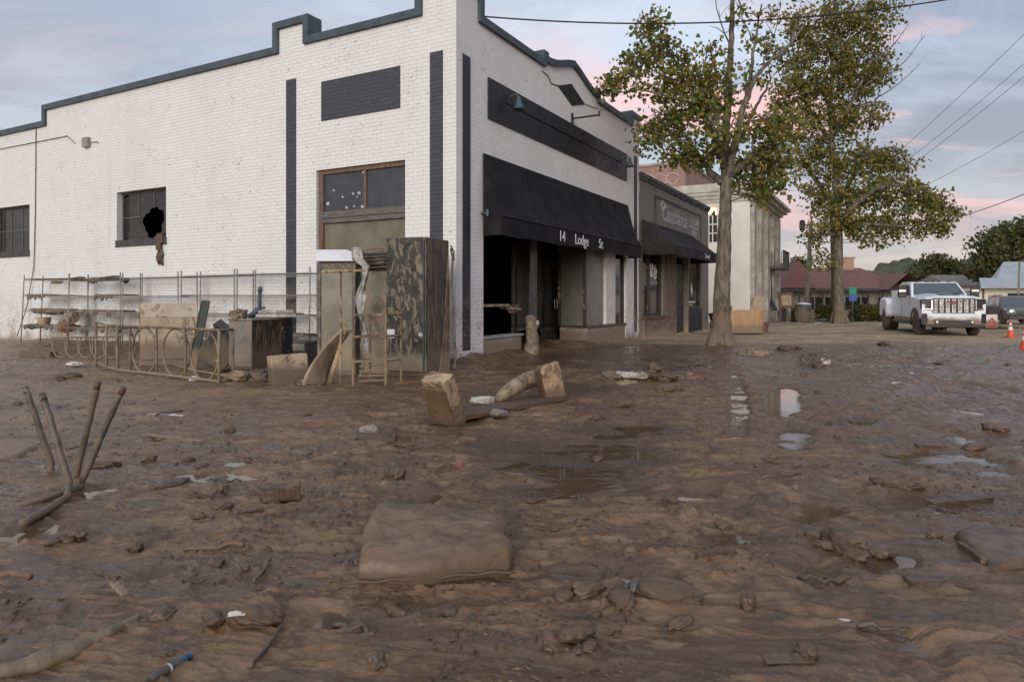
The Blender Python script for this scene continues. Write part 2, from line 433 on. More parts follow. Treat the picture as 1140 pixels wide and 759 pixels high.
M['truck_paint'] = pmat('white_car_paint', (0.76, 0.77, 0.80), (0.74, 0.75, 0.78), 2, 0.18, rough2=0.22, bump=0, spec=0.5, mudline=0.55, mudcol=(0.3, 0.22, 0.16))
M['chrome'] = pmat('chrome', (0.80, 0.80, 0.82), (0.74, 0.74, 0.76), 4, 0.12, metal=1.0, bump=0)
M['black_trim'] = pmat('black_plastic_trim', (0.012, 0.012, 0.013), (0.018, 0.018, 0.019), 6, 0.4, bump=0.03)
M['car_glass'] = glassmat('windscreen_glass', (0.040, 0.052, 0.066), 0.03, dirt=0.12, dirtcol=(0.1, 0.1, 0.1), spec=1.0)  # bluish base colour stands in for part of the reflected sky
M['tyre'] = pmat('muddy_tyre', (0.022, 0.020, 0.019), (0.045, 0.036, 0.028), 8, 0.75, bump=0.3, mud=0.6, mudcol=(0.15, 0.095, 0.065))
M['rim'] = pmat('alloy_rim', (0.55, 0.55, 0.56), (0.4, 0.39, 0.38), 8, 0.3, metal=0.8, bump=0)
M['car_paint'] = pmat('dark_silver_car_paint', (0.13, 0.125, 0.125), (0.11, 0.105, 0.105), 2, 0.25, metal=0.4, bump=0)
M['orange'] = pmat('orange_cone_rubber', (0.72, 0.10, 0.025), (0.55, 0.075, 0.02), 6, 0.5, bump=0.05)
M['reflective'] = pmat('white_reflective_band', (0.75, 0.75, 0.75), (0.62, 0.6, 0.58), 6, 0.4, bump=0)
M['red_shingle'] = pmat('dull_red_shingles', (0.185, 0.085, 0.075), (0.13, 0.062, 0.057), 2.5, 0.8, bump=0.3, stretch=(1, 1, 5))
M['metal_roof'] = pmat('pale_blue_metal_roof', (0.37, 0.41, 0.43), (0.29, 0.325, 0.345), 0.6, 0.45, bump=0.05)
M['timber_pole'] = pmat('weathered_pole_timber', (0.27, 0.24, 0.20), (0.16, 0.14, 0.115), 5, 0.8, bump=0.3, stretch=(2, 2, .3))
M['concrete'] = pmat('grey_concrete', (0.33, 0.315, 0.285), (0.24, 0.225, 0.20), 2, 0.8, bump=0.2)
M['wire'] = pmat('black_cable', (0.012, 0.012, 0.013), (0.02, 0.02, 0.02), 2, 0.5, bump=0)
M['sign_green'] = pmat('green_sign', (0.03, 0.28, 0.16), (0.03, 0.22, 0.13), 4, 0.5, bump=0)
M['sign_blue'] = pmat('blue_sign', (0.05, 0.12, 0.34), (0.04, 0.1, 0.28), 4, 0.5, bump=0)
M['badge_red'] = pmat('dark_red_badge', (0.22, 0.02, 0.02), (0.18, 0.02, 0.02), 4, 0.35, bump=0)
M['red_paint'] = pmat('red_paint', (0.50, 0.03, 0.03), (0.42, 0.03, 0.03), 4, 0.45, bump=0)
M['bag_white'] = pmat('soiled_white_bag', (0.55, 0.52, 0.48), (0.34, 0.28, 0.22), 7, 0.45, bump=0.4, mud=0.4, mudcol=(0.2, 0.13, 0.08))
M['sign_letters'] = pmat('weathered_white_lettering', (0.48, 0.47, 0.46), (0.36, 0.35, 0.34), 8, 0.6, bump=0)
M['depot_wall'] = pmat('shaded_depot_boards', (0.27, 0.25, 0.21), (0.19, 0.175, 0.15), 1.2, 0.8, bump=0.1, mudline=0.5)  # eave and porch shade is put into this darker base colour
def emat(name, col, strength):
    m, N, L, p, out = nodes(name)
    p.inputs["Base Color"].default_value = (*col, 1)
    p.inputs["Emission Color"].default_value = (*col, 1); p.inputs["Emission Strength"].default_value = strength
    return m
M['lamp_warm'] = emat('lit_warm_lamp', (1.0, 0.62, 0.28), 2.2)
M['drl'] = emat('lit_headlamp', (1.0, 0.95, 0.85), 3.0)

def leafmat(name, cols, trans=0.3):
    m, N, L, p, out = nodes(name); t = NT(N, L)
    g = N.new("ShaderNodeNewGeometry")
    r = N.new("ShaderNodeValToRGB"); r.color_ramp.interpolation = 'CONSTANT'
    e = r.color_ramp.elements
    while len(e) < len(cols): e.new(0.5)
    for el, (pp, c) in zip(e, cols): el.position = pp; el.color = (*c, 1)
    L.new(g.outputs["Random Per Island"], r.inputs[0])
    clump = t.noise(g.outputs["Position"], 0.9, 3, 0.6)
    col = t.mix(t.ramp(clump, 0.35, 0.65, 0.0, 0.4), r.outputs[0], (0.22, 0.165, 0.03))
    L.new(col, p.inputs["Base Color"]); p.inputs["Roughness"].default_value = 0.45
    p.inputs["Specular IOR Level"].default_value = 0.35
    tr = N.new("ShaderNodeBsdfTranslucent"); L.new(col, tr.inputs[0])
    mx = N.new("ShaderNodeMixShader"); mx.inputs[0].default_value = trans
    L.new(p.outputs[0], mx.inputs[1]); L.new(tr.outputs[0], mx.inputs[2]); L.new(mx.outputs[0], out.inputs[0])
    return m
M['leaf_near'] = leafmat('autumn_leaves', [(0, (0.085, 0.125, 0.036)), (0.28, (0.16, 0.195, 0.05)), (0.58, (0.26, 0.265, 0.065)), (0.76, (0.38, 0.29, 0.05)), (0.88, (0.33, 0.16, 0.03)), (0.95, (0.17, 0.085, 0.03))], 0.4)
M['leaf_far'] = leafmat('olive_autumn_leaves', [(0, (0.09, 0.115, 0.034)), (0.28, (0.17, 0.18, 0.046)), (0.6, (0.26, 0.235, 0.06)), (0.78, (0.36, 0.26, 0.05)), (0.92, (0.26, 0.13, 0.03))], 0.4)
M['leaf_green'] = leafmat('dull_green_leaves', [(0, (0.035, 0.055, 0.022)), (0.4, (0.06, 0.08, 0.03)), (0.8, (0.09, 0.10, 0.035))])
M['leaf_hedge'] = leafmat('dark_hedge_leaves', [(0, (0.020, 0.032, 0.014)), (0.4, (0.035, 0.05, 0.02)), (0.8, (0.06, 0.065, 0.025))])

# ------------------------------------------------------------------ ground: a street under fresh flood mud
_rng = np.random.RandomState(11)
_T = _rng.rand(512, 512)
def vnoise(x, y):
    xi = np.floor(x).astype(np.int64); yi = np.floor(y).astype(np.int64)
    fx = x - xi; fy = y - yi
    fx = fx * fx * fx * (fx * (fx * 6 - 15) + 10); fy = fy * fy * fy * (fy * (fy * 6 - 15) + 10)
    a = _T[xi % 512, yi % 512]; b = _T[(xi + 1) % 512, yi % 512]
    c = _T[xi % 512, (yi + 1) % 512]; d = _T[(xi + 1) % 512, (yi + 1) % 512]
    return (a * (1 - fx) + b * fx) * (1 - fy) + (c * (1 - fx) + d * fx) * fy
def fbm(x, y, octs=5, gain=0.5, ox=0.0, oy=0.0):
    s = 0; a = 1; t = 0; ca, sa = math.cos(0.7), math.sin(0.7)
    for i in range(octs):
        s = s + a * vnoise(x + ox + 17.3 * i, y + oy + 5.1 * i); t += a; a *= gain
        x, y = (x * ca - y * sa) * 2.03, (x * sa + y * ca) * 2.03
    return s / t - 0.5
def ridged(x, y, octs=4, ox=0.0, oy=0.0):
    s = 0; a = 1; t = 0; ca, sa = math.cos(0.9), math.sin(0.9)
    for i in range(octs):
        n = 1 - np.abs(2 * vnoise(x + ox + 9.7 * i, y + oy + 3.3 * i) - 1); s = s + a * n * n; t += a; a *= 0.5
        x, y = (x * ca - y * sa) * 2.1, (x * sa + y * ca) * 2.1
    return s / t
def sstep(x, a, b):
    t = np.clip((x - a) / (b - a), 0, 1); return t * t * (3 - 2 * t)

WATER_Z = -0.014
POOLS = [  # centre pixel, half width, half height (photo pixels), how deep
    (650, 520, 110, 34, 0.72), (560, 500, 60, 14, 0.62), (872, 447, 22, 17, 1.5), (885, 486, 26, 14, 0.8), (822, 465, 15, 40, 0.64),
    (768, 553, 34, 8, 1.0), (990, 628, 34, 16, 0.8), (700, 478, 70, 10, 0.58), (1075, 455, 36, 13, 0.55), (1060, 520, 80, 18, 0.54),
    (1090, 560, 70, 16, 0.55), (1010, 560, 44, 10, 0.55), (690, 405, 110, 10, 0.7),
    (500, 470, 40, 8, 0.6), (650, 640, 50, 6, 0.55), (720, 650, 40, 6, 0.6),
    (820, 600, 60, 10, 0.5), (950, 470, 30, 6, 0.6), (640, 433, 50, 7, 0.7),
]
RUTS = [([(905, 475), (1000, 425), (1072, 388), (1110, 372)], 0.16), ([(955, 470), (1040, 428), (1105, 392), (1150, 374)], 0.16),
        ([(940, 452), (1010, 436), (1075, 428), (1120, 436), (1150, 450)], 0.13), ([(860, 400), (900, 392), (960, 380), (1000, 374)], 0.14)]

def ground_height(X, Y):
    """returns z, wet, dry for world points"""
    far = np.interp(Y, [0, 20, 24.5, 34, 72], [0, 0, -0.12, -0.15, -0.58])
    base = fbm(X * 0.16, Y * 0.16, 3, 0.5, 3, 8) * 0.10
    # lumps left by the flood: rough lumpy ground broken by smoother flats
    rough = sstep(fbm(X * 0.55, Y * 0.55, 4, 0.55, 40, 9), -0.14, 0.14)
    wx = X + 0.35 * fbm(X * 0.9, Y * 0.9, 3, 0.5, 5, 1); wy = Y + 0.35 * fbm(X * 0.9, Y * 0.9, 3, 0.5, 71, 13)
    lumps = fbm(wx * 1.5, wy * 2.6, 6, 0.54, 12, 4) * 0.052
    clods = np.maximum(0, fbm(X * 5.2, Y * 6.2, 5, 0.62, 31, 60) - 0.11) * 0.13
    w2x = X + 0.16 * fbm(X * 2.6, Y * 2.6, 3, 0.5, 15, 51); w2y = Y + 0.16 * fbm(X * 2.6, Y * 2.6, 3, 0.5, 33, 3)
    flow = ridged(w2x * 1.6 + w2y * 0.5, w2y * 5.5, 4, 7, 7) * 0.028
    w3x = w2x + 0.05 * fbm(X * 9, Y * 9, 3, 0.5, 3, 27); w3y = w2y + 0.05 * fbm(X * 9, Y * 9, 3, 0.5, 61, 2)
    patch = sstep(fbm(X * 0.8, Y * 0.8, 3, 0.5, 90, 33), -0.12, 0.12)
    wrinkle = (ridged(w3x * 5 - w3y * 3, w3y * 22 + w3x * 5, 3, 2, 90) * patch + ridged(w3x * 16 + w3y * 6, w3y * 9 - w3x * 8, 3, 44, 9) * (1 - patch)) * 0.019
    grain = fbm(X * 22, Y * 22, 3, 0.6) * 0.006
    z = base * 0.5 + lumps * (0.35 + 0.65 * rough) + clods * (0.2 + 0.8 * rough) + flow + wrinkle * (1.0 - 0.3 * rough) + grain * (0.2 + .8 * rough)
    # foot prints and potholes
    pit = sstep(fbm(X * 2.3, Y * 2.3, 4, 0.55, 55, 21), 0.08, 0.30)
    z = z - pit * 0.04
    wet = np.zeros_like(X)
    for (cx, cy, rx, ry, dp) in POOLS:
        c = G(cx, cy); hx = rx / F_ * c.y; y0 = F_ * EYE / (cy + ry - H_); y1 = F_ * EYE / max(cy - ry - H_, 6)
        hy = (y1 - y0) / 2; yc = (y0 + y1) / 2
        # keep the pool on its own sight line while it is drawn out in depth
        xc = (cx - 570) / F_ * Y
        q = ((X - xc) / hx) ** 2 + ((Y - yc) / hy) ** 2
        near = q < 2.6
        if not near.any(): continue
        Xn, Yn = X[near], Y[near]
        qn = q[near] + 1.7 * fbm(Xn * 2.1 + cx, Yn * 2.6 + cy, 5, 0.62)
        m = np.zeros_like(X); m[near] = sstep(-qn, -1.35, -0.35) * min(1.0, dp)
        wet = np.maximum(wet, m)
    # the pavement in front of the shops: smooth and soaked
    s = (X - CX) * VX + (Y - CY) * VY; d = (X - CX) * UX + (Y - CY) * UY
    walk = sstep(s, 0.8, 2.4) * sstep(-s, -21, -18) * sstep(d, -3.3, -1.6) * sstep(-d, 0.1, 0.5)
    wet = np.maximum(wet, walk * 0.72)
    z = z * (1 - 0.66 * wet) - wet * 0.032
    for pts, w in RUTS:
        P = [G(*p) for p in pts]; best = np.full_like(X, 1e9)
        for a, b in zip(P[:-1], P[1:]):
            dx, dy = b.x - a.x, b.y - a.y; tt = np.clip(((X - a.x) * dx + (Y - a.y) * dy) / (dx * dx + dy * dy), 0, 1)
            best = np.minimum(best, np.hypot(X - a.x - tt * dx, Y - a.y - tt * dy))
        if best.min() > 1.2: continue
        best = best + 0.06 * fbm(X * 3, Y * 3, 3, 0.5, 8, 44)
        z = z - 0.012 * sstep(-best, -w, -w * 0.5) + 0.04 * np.exp(-((best - w * 1.35) / (w * 0.35)) ** 2) * (0.6 + fbm(X * 5, Y * 5, 2))
    # mud banked against the walls
    bank_f = sstep(s, -0.3, 0.2) * np.exp(-np.maximum(-d, 0) / 0.35) * 0.075 * (s < 20)
    bank_s = sstep(d, -0.3, 0.2) * np.exp(-np.maximum(-s, 0) / 0.9) * 0.10
    z = z + bank_f * (0.6 + 1.2 * vnoise(X * 1.3, Y * 1.3)) + bank_s * (0.5 + vnoise(X * 1.1, Y * 1.1))
    # street further on: dried and driven flat
    edge = 17.2 + 2.4 * fbm(X * 0.25, Y * 0.4, 4, 0.6, 9, 9) + 0.0 * X
    dry = sstep(Y - edge, -1.0, 2.5) * sstep(d, -60, -2.0) * 1.0
    dry = np.maximum(dry, sstep(Y, 22, 26))
    side = sstep(-s, 0.1, 1.0) * sstep(d, -1.5, 0.5) * sstep(-s, -7.5, -3.0)
    dry = np.maximum(dry, side * 0.25)
    z = z * (1 - 0.55 * dry)
    z = z + far
    return z, wet, dry

def build_ground():
    NR, NA = 1350, 1080
    ox, oy = 0.0, -1.6
    r = 2.9 * (92 / 2.9) ** (np.linspace(0, 1, NR))
    a = np.radians(np.linspace(-60, 60, NA))
    RR, AA = np.meshgrid(r, a, indexing='ij')
    X = ox + RR * np.sin(AA); Y = oy + RR * np.cos(AA)
    z, wet, dry = ground_height(X, Y)
    n = NR * NA
    co = np.stack([X, Y, z], -1).reshape(-1).astype(np.float32)
    idx = np.arange(n).reshape(NR, NA)
    q = np.stack([idx[:-1, :-1], idx[:-1, 1:], idx[1:, 1:], idx[1:, :-1]], -1).reshape(-1, 4)
    q = q[:, ::-1]
    me = bpy.data.meshes.new("ground")
    me.vertices.add(n); me.vertices.foreach_set("co", co)
    nf = len(q)
    me.loops.add(nf * 4); me.loops.foreach_set("vertex_index", q.reshape(-1).astype(np.int32))
    me.polygons.add(nf); me.polygons.foreach_set("loop_start", np.arange(0, nf * 4, 4, dtype=np.int32))
    try: me.polygons.foreach_set("loop_total", np.full(nf, 4, dtype=np.int32))
    except Exception: pass
    me.polygons.foreach_set("use_smooth", np.ones(nf, dtype=bool))
    for nm, arr in (("wet", wet), ("dry", dry)):
        at_ = me.attributes.new(nm, 'FLOAT', 'POINT'); at_.data.foreach_set("value", arr.reshape(-1).astype(np.float32))
    me.update(calc_edges=True); me.validate()
    m, N, L, p, out = nodes("flood_mud"); t = NT(N, L)
    g = t.pos()
    def attr(nm):
        a_ = N.new("ShaderNodeAttribute"); a_.attribute_name = nm; return a_.outputs["Fac"]
    wetA, dryA = attr("wet"), attr("dry")
    n1 = t.noise(g, 0.8, 7, 0.65, 0.6)
    n2 = t.noise(g, 5.5, 7, 0.66, 0.5, off=(3, 1, 0))
    n3 = t.noise(g, 34, 5, 0.7, off=(7, 1, 0))
    c = t.mix(t.ramp(n1, 0.3, 0.7), (0.235, 0.125, 0.056), (0.130, 0.068, 0.030))
    c = t.mix(t.ramp(n2, 0.40, 0.68, 0, 0.7), c, (0.300, 0.178, 0.092))
    c = t.mix(t.ramp(n2, 0.47, 0.34, 0, 0.75), c, (0.060, 0.035, 0.020))
    c = t.mix(t.ramp(n3, 0.56, 0.72, 0, 0.5), c, (0.055, 0.037, 0.026))
    c = t.mix(t.m('MINIMUM', t.m('MULTIPLY', wetA, 1.35), 1.0), c, (0.060, 0.034, 0.018))  # wet mud; darkened further to imitate the awning's dark reflection before the shops
    dcol = t.mix(t.ramp(n2, .3, .7), (0.54, 0.385, 0.22), (0.26, 0.18, 0.105))
    dcol = t.mix(t.ramp(t.noise(g, 0.5, 6, 0.7, 1.0, stretch=(.5, 1.6, 1)), 0.47, 0.56, 0, 0.85), dcol, (0.16, 0.108, 0.068))
    c = t.mix(dryA, c, dcol)
    L.new(c, p.inputs["Base Color"])
    rg = t.ramp(t.noise(g, 2.2, 7, 0.68, 0.5, off=(9, 9, 0)), 0.34, 0.64, 0.06, 0.24)
    film = t.ramp(t.noise(g, 1.5, 9, 0.72, 1.4, off=(2, 5, 0), stretch=(0.55, 1.5, 1)), 0.47, 0.54)
    film = t.m('MAXIMUM', film, t.m('MULTIPLY', t.ramp(t.noise(g, 0.7, 8, 0.72, 1.2, off=(6, 1, 0), stretch=(0.6, 1.5, 1)), 0.44, 0.53), t.ramp(t.sep(g)[0], 0.8, 4.5)))
    c_film = t.mix(t.m('MULTIPLY', film, t.m('MULTIPLY', 0.85, t.m('SUBTRACT', 1.0, dryA))), c, (0.085, 0.043, 0.018))
    L.new(c_film, p.inputs["Base Color"])
    rg = t.m('MULTIPLY', rg, t.m('MULTIPLY_ADD', film, -0.62, 1.0))
    rg = t.m('MULTIPLY', rg, t.m('MULTIPLY_ADD', wetA, -0.55, 1.0))
    rg = t.m('MULTIPLY_ADD', t.m('SUBTRACT', 0.85, rg), dryA, rg)
    L.new(rg, p.inputs["Roughness"])
    p.inputs["Specular IOR Level"].default_value = 0.7
    b1 = t.bump(n3, 0.30, 0.012)
    wr = t.noise(g, 13, 6, 0.68, 2.2, stretch=(0.4, 1.6, 1))
    crease = t.ramp(t.m('ABSOLUTE', t.m('SUBTRACT', wr, 0.5)), 0.0, 0.07)
    cr2 = t.noise(g, 30, 5, 0.65, 2.6, off=(4, 8, 0), stretch=(0.35, 1.5, 1))
    crease2 = t.ramp(t.m('ABSOLUTE', t.m('SUBTRACT', cr2, 0.5)), 0.0, 0.08)
    calm = t.m('MULTIPLY_ADD', film, -0.85, 1.0)
    b2 = t.bump(t.m('MULTIPLY', calm, t.m('ADD', t.m('MULTIPLY', wr, 2.5), crease)), 0.45, 0.035, b1)
    L.new(t.bump(t.m('MULTIPLY', calm, crease2), 0.30, 0.012, b2), p.inputs["Normal"])
    me.materials.append(m)
    o = bpy.data.objects.new("ground", me); scene.collection.objects.link(o)
    tag(o, kind="structure")
    # the country beyond and behind, one sheet out to the horizon
    tm = MB(); rs = [0.0, 2.6, 30, 60, 90, 140, 260, 400, 560]; na = 48
    for i, rr in enumerate(rs):
        for k in range(na):
            w = 2 * math.pi * k / na
            x, y = rr * math.sin(w), rr * math.cos(w) - 1.6
            tm.v.append((x, y, -0.75 if rr < 95 else -0.75 - (rr - 95) * 0.0004))
    for i in range(len(rs) - 1):
        for k in range(na):
            k2 = (k + 1) % na
            tm.f.append((i * na + k, i * na + k2, (i + 1) * na + k2, (i + 1) * na + k))
    tag(tm.build("terrain", pmat("dull_grass_and_dirt", (0.075, 0.07, 0.035), (0.14, 0.105, 0.07), 0.05, 0.9, bump=0), smooth=True), kind="structure")
    # standing water caught in the hollows
    mw, N, L, p, out = nodes("muddy_water"); t = NT(N, L)
    g = t.pos()
    L.new(t.mix(t.noise(g, 1.2, 4, 0.6), (0.125, 0.078, 0.044), (0.085, 0.052, 0.030)), p.inputs["Base Color"])
    p.inputs["Roughness"].default_value = 0.05; p.inputs["Specular IOR Level"].default_value = 0.6
    L.new(t.bump(t.noise(g, 3.5, 4, 0.55, 0.6, stretch=(0.5, 1.2, 1)), 0.07, 0.02), p.inputs["Normal"])
    wm = MB(); wm.quad((-16, 1.2, WATER_Z), (22, 1.2, WATER_Z), (22, 20.2, WATER_Z), (-16, 20.2, WATER_Z))
    tag(wm.build("puddle_water", mw), kind="structure")
build_ground()
def gz(x, y): return float(ground_height(np.array([float(x)]), np.array([float(y)]))[0][0])
def on_mud(px, py, dz=0.0):
    """a point of the mud surface under that line of sight"""
    z = 0.0
    for _ in range(4):
        p = G(px, py, z); z = max(gz(p.x, p.y), WATER_Z)
    p.z = z + dz
    return p

# ------------------------------------------------------------------ white brick corner building
BASE = (CX, CY, 0.0)
def grid_wall(mb, point, u0, u1, z0, z1, holes, depth, sides=True):
    """flat wall with rectangular openings; point(u, z, d) -> xyz, d inward"""
    us = sorted({u0, u1, *[h[0] for h in holes], *[h[1] for h in holes]}); zs = sorted({z0, z1, *[h[2] for h in holes], *[h[3] for h in holes]})
    us = [u for u in us if u0 <= u <= u1]; zs = [z for z in zs if z0 <= z <= z1]
    for a, b in zip(us[:-1], us[1:]):
        for c, e in zip(zs[:-1], zs[1:]):
            mu, mz = (a + b) / 2, (c + e) / 2
            if any(h[0] < mu < h[1] and h[2] < mz < h[3] for h in holes): continue
            mb.quad(point(a, c, 0), point(b, c, 0), point(b, e, 0), point(a, e, 0))
    for h in holes:
        a, b, c, e = h[:4]
        mb.quad(point(a, c, 0), point(a, c, depth), point(a, e, depth), point(a, e, 0))
        mb.quad(point(b, c, 0), point(b, e, 0), point(b, e, depth), point(b, c, depth))
        mb.quad(point(a, e, 0), point(a, e, depth), point(b, e, depth), point(b, e, 0))
        mb.quad(point(a, c, 0), point(b, c, 0), point(b, c, depth), point(a, c, depth))

def coping(mb, prof, point, th=0.14, d0=-0.07, d1=0.32):
    """metal cap along a stepped outline [(u, z)...]: outer line, the same pulled down by th, swept through the wall"""
    n = len(prof); P = [Vector((a, b)) for a, b in prof]; inner = []
    for i in range(n):
        ns = []
        for a, b in ((i - 1, i), (i, i + 1)):
            if 0 <= a and b < n:
                e = (P[b] - P[a]).normalized(); ns.append(Vector((e.y, -e.x)))
        if len(ns) == 2:
            k = ns[0] + ns[1]; k = k / max(0.35, (1 + ns[0].dot(ns[1])))
        else: k = ns[0]
        inner.append(P[i] + k * th)
    for i in range(n - 1):
        a, b, c, e = P[i], P[i + 1], inner[i + 1], inner[i]
        pts = [point(q.x, q.y, d0) for q in (a, b, c, e)]; pt2 = [point(q.x, q.y, d1) for q in (a, b, c, e)]
        mb.add(pts + pt2, [(0, 1, 2, 3), (7, 6, 5, 4), (0, 4, 5, 1), (3, 2, 6, 7)] + ([(0, 3, 7, 4)] if i == 0 else []) + ([(1, 5, 6, 2)] if i == n - 2 else []))

def fpt(u, z, d): return (u, d, z)       # shop front
def spt(u, z, d): return (d, u, z)       # side wall

white = thing("corner_shop_building", "white painted brick corner shop with slate coping, dark painted panels and a long black awning", "building", BASE, BROT)
TOPW = 6.22
# outline of the parapets (outer edge of the caps)
def fz(s):
    q = abs(s - 5.07)
    return float(np.interp(q, [0, .25, .5, .8, 1.05, 1.3, 1.45], [6.93, 6.87, 6.80, 6.70, 6.63, 6.585, 6.58]))
curve = [(s, fz(s)) for s in np.linspace(3.62, 6.52, 25)]
front_prof = [(-0.07, 6.92), (0.86, 6.92), (0.86, 6.46), (3.38, 6.46), (3.38, 6.66), (3.62, 6.66)] + curve + [(6.52, 6.66), (6.76, 6.66), (6.76, 6.46), (9.28, 6.46), (9.28, 6.76), (10.17, 6.76)]
side_prof = [(-0.07, 6.92), (0.86, 6.92), (0.86, 6.46), (3.50, 6.46), (3.50, 6.90), (4.50, 6.90), (4.50, 6.40), (13.25, 6.40), (13.25, 5.98), (21.0, 5.98), (21.0, 5.6), (26.0, 5.6)]
w = MB()
OPEN_Z = 2.95
fholes = [(0.92, 8.92, -0.6, OPEN_Z)]
grid_wall(w, fpt, 0.0, 10.1, -0.6, TOPW, fholes, 0.3)
def wall_top(mb, prof, point, u0, u1, z0, steps):
    us = sorted({u0, u1, *[min(max(p[0], u0), u1) for p in prof]})
    for a, b in zip(us[:-1], us[1:]):
        if b - a < 1e-4: continue
        def zt(x, side):
            for (p, q) in zip(prof[:-1], prof[1:]):
                if q[0] - p[0] > 1e-6 and p[0] - 1e-6 <= x <= q[0] + 1e-6:
                    mid = (a + b) / 2
                    if p[0] - 1e-6 <= mid <= q[0] + 1e-6: return p[1] + (q[1] - p[1]) * (x - p[0]) / (q[0] - p[0])
            return prof[-1][1]
        za, zb = zt(a, 0) - 0.05, zt(b, 1) - 0.05
        if za < z0 + 0.01: continue
        mb.quad(point(a, z0, 0), point(b, z0, 0), point(b, zb, 0), point(a, za, 0))
        mb.quad(point(a, z0, .28), point(b, z0, .28), point(b, zb, .28), point(a, za, .28))
wall_top(w, front_prof, fpt, 0.0, 10.1, TOPW, 0)
WIN = [(8.06, 9.98, 2.58, 3.82), (13.98, 15.90, 2.48, 3.80), (19.6, 21.5, 2.42, 3.75)]
DOOR = (1.12, 3.33, 0.0, 3.76)
sh = WIN + [DOOR]
grid_wall(w, spt, 0.0, 26.0, -0.6, 5.5, sh, 0.26)
wall_top(w, side_prof, spt, 0.0, 26.0, 5.5, 0)
# rest of the shell
w.quad((10.1, 0, -0.6), (10.1, 26, -0.6), (10.1, 26, TOPW), (10.1, 0, TOPW))
w.quad((0, 26, -0.6), (10.1, 26, -0.6), (10.1, 26, 5.5), (0, 26, 5.5))
w.build("wall", M['white_brick'], white, recalc=False)
rf = MB(); rf.quad((0.02, 0.02, 5.45), (10.08, 0.02, 5.45), (10.08, 25.9, 5.25), (0.02, 25.9, 5.25)); rf.build("roof", M['coping_dark'], white)
c1 = MB(); coping(c1, front_prof, fpt); c1.build("front_coping", M['coping'], white, recalc=True)
c2 = MB(); coping(c2, [(-u, z) for u, z in side_prof[::-1]], lambda u, z, d: spt(-u, z, d)); c2.build("side_coping", M['coping'], white)
# painted brick strips and panels (5 mm proud)
def fpanel(name, u0, u1, z0, z1, mat, th=0.012):
    b = MB(); b.box(u0, u1, -th, 0.02, z0, z1); return b.build(name, mat, white)
def spanel(name, u0, u1, z0, z1, mat, th=0.012):
    b = MB(); b.box(-th, 0.02, u0, u1, z0, z1); return b.build(name, mat, white)
fpanel("painted_strip", 0.20, 0.45, 0.28, 5.58, M['navy_brick'])
fpanel("painted_strip", 9.62, 9.88, 0.22, 5.50, M['navy_brick'])
spanel("painted_strip", 0.28, 0.56, 0.28, 5.62, M['dark_brick'])
spanel("painted_strip", 3.88, 4.16, 0.40, 5.68, M['dark_brick'])
spanel("painted_panel", 1.23, 3.19, 4.72, 5.50, M['dark_brick'])
# sign board, its lamps and the cap strip
sb = fpanel("sign_board", 1.07, 8.92, 4.62, 5.40, M['black_paint'], 0.03)
rail = MB(); rail.box(1.7, 8.5, -0.055, -0.031, 5.07, 5.10); rail.build("conduit_rail", M['black_trim'], sb)
for s_ in (1.80, 8.42):
    lm = MB()
    lm.tube([(s_, -0.02, 5.10), (s_, -0.12, 5.22), (s_, -0.22, 5.24), (s_, -0.28, 5.16)], 0.018, 8)
    lo = lm.build("gooseneck_lamp", M['coping'], white, smooth=True)
    bell = MB(); bell.lathe([(0.025, 0.14), (0.045, 0.10), (0.06, 0.02), (0.10, -0.08), (0.125, -0.12), (0.11, -0.118), (0.05, 0.0)], 18, Matrix.Translation((s_, -0.28, 5.05)))
    bell.build("lamp_bell", M['coping'], lo, smooth=True)
# diamond and flag-pole bracket
dm = MB(); dm.prism([(4.20, -0.02, 6.10), (5.02, -0.02, 5.84), (5.80, -0.02, 6.07), (4.96, -0.02, 6.35)], (0, 0.03, 0)); dm.build("painted_diamond", M['black_paint'], white)
fp = MB(); fp.tube([(5.02, 0.0, 5.53), (5.02, -0.72, 5.53)], 0.022, 8); fp.box(4.98, 5.06, -0.03, 0.0, 5.40, 5.66); fp.tube([(5.02, -0.70, 5.49), (5.02, -0.70, 5.60), (5.02, -0.76, 5.66)], [0.018, 0.03, 0.005], 8)
fp.build("flag_bracket", M['black_trim'], white)
cr = MB(); cr.tube([(3.40, -0.01, 6.20), (3.70, -0.012, 6.17), (3.86, -0.01, 6.05), (4.2, -0.012, 6.10), (4.22, -0.01, 6.10)], 0.010, 5); cr.tube([(5.8, -0.01, 6.08), (6.3, -0.012, 6.12), (6.74, -0.01, 6.20)], 0.007, 5)
cr.build("roof_cable", M['wire'], white)
# ---- awning over the shop front
A0, A1, AD = 0.88, 9.02, 0.40
aw = MB()
nseg = 28
for i in range(nseg):
    a, b = A0 + (A1 - A0) * i / nseg, A0 + (A1 - A0) * (i + 1) / nseg
    rows = [(0.0, 3.93), (0.33, 3.37), (0.66, 2.98), (1.0, 2.74)]
    for (q0, z0), (q1, z1) in zip(rows[:-1], rows[1:]):
        def sag(x, q): return 0.012 * math.sin(x * 2.9) * q - 0.018 * math.sin(math.pi * q)
        aw.quad((a, -0.02 - AD * q0 - 0 + sag(a, q0) * 0.3, z0 + sag(a, q0)), (b, -0.02 - AD * q0 + sag(b, q0) * 0.3, z0 + sag(b, q0)), (b, -0.02 - AD * q1 + sag(b, q1) * 0.3, z1 + sag(b, q1)), (a, -0.02 - AD * q1 + sag(a, q1) * 0.3, z1 + sag(a, q1)))
for e in (A0, A1):
    aw.add([(e, -0.02, 3.93), (e, -0.02, 2.38), (e, -0.02 - AD, 2.39), (e, -0.02 - AD, 2.74), (e, -0.02 - AD * .66, 2.98), (e, -0.02 - AD * .33, 3.37)], [(0, 1, 2, 3, 4, 5)])
awo = aw.build("awning", M['awning'], white)
vl = MB()
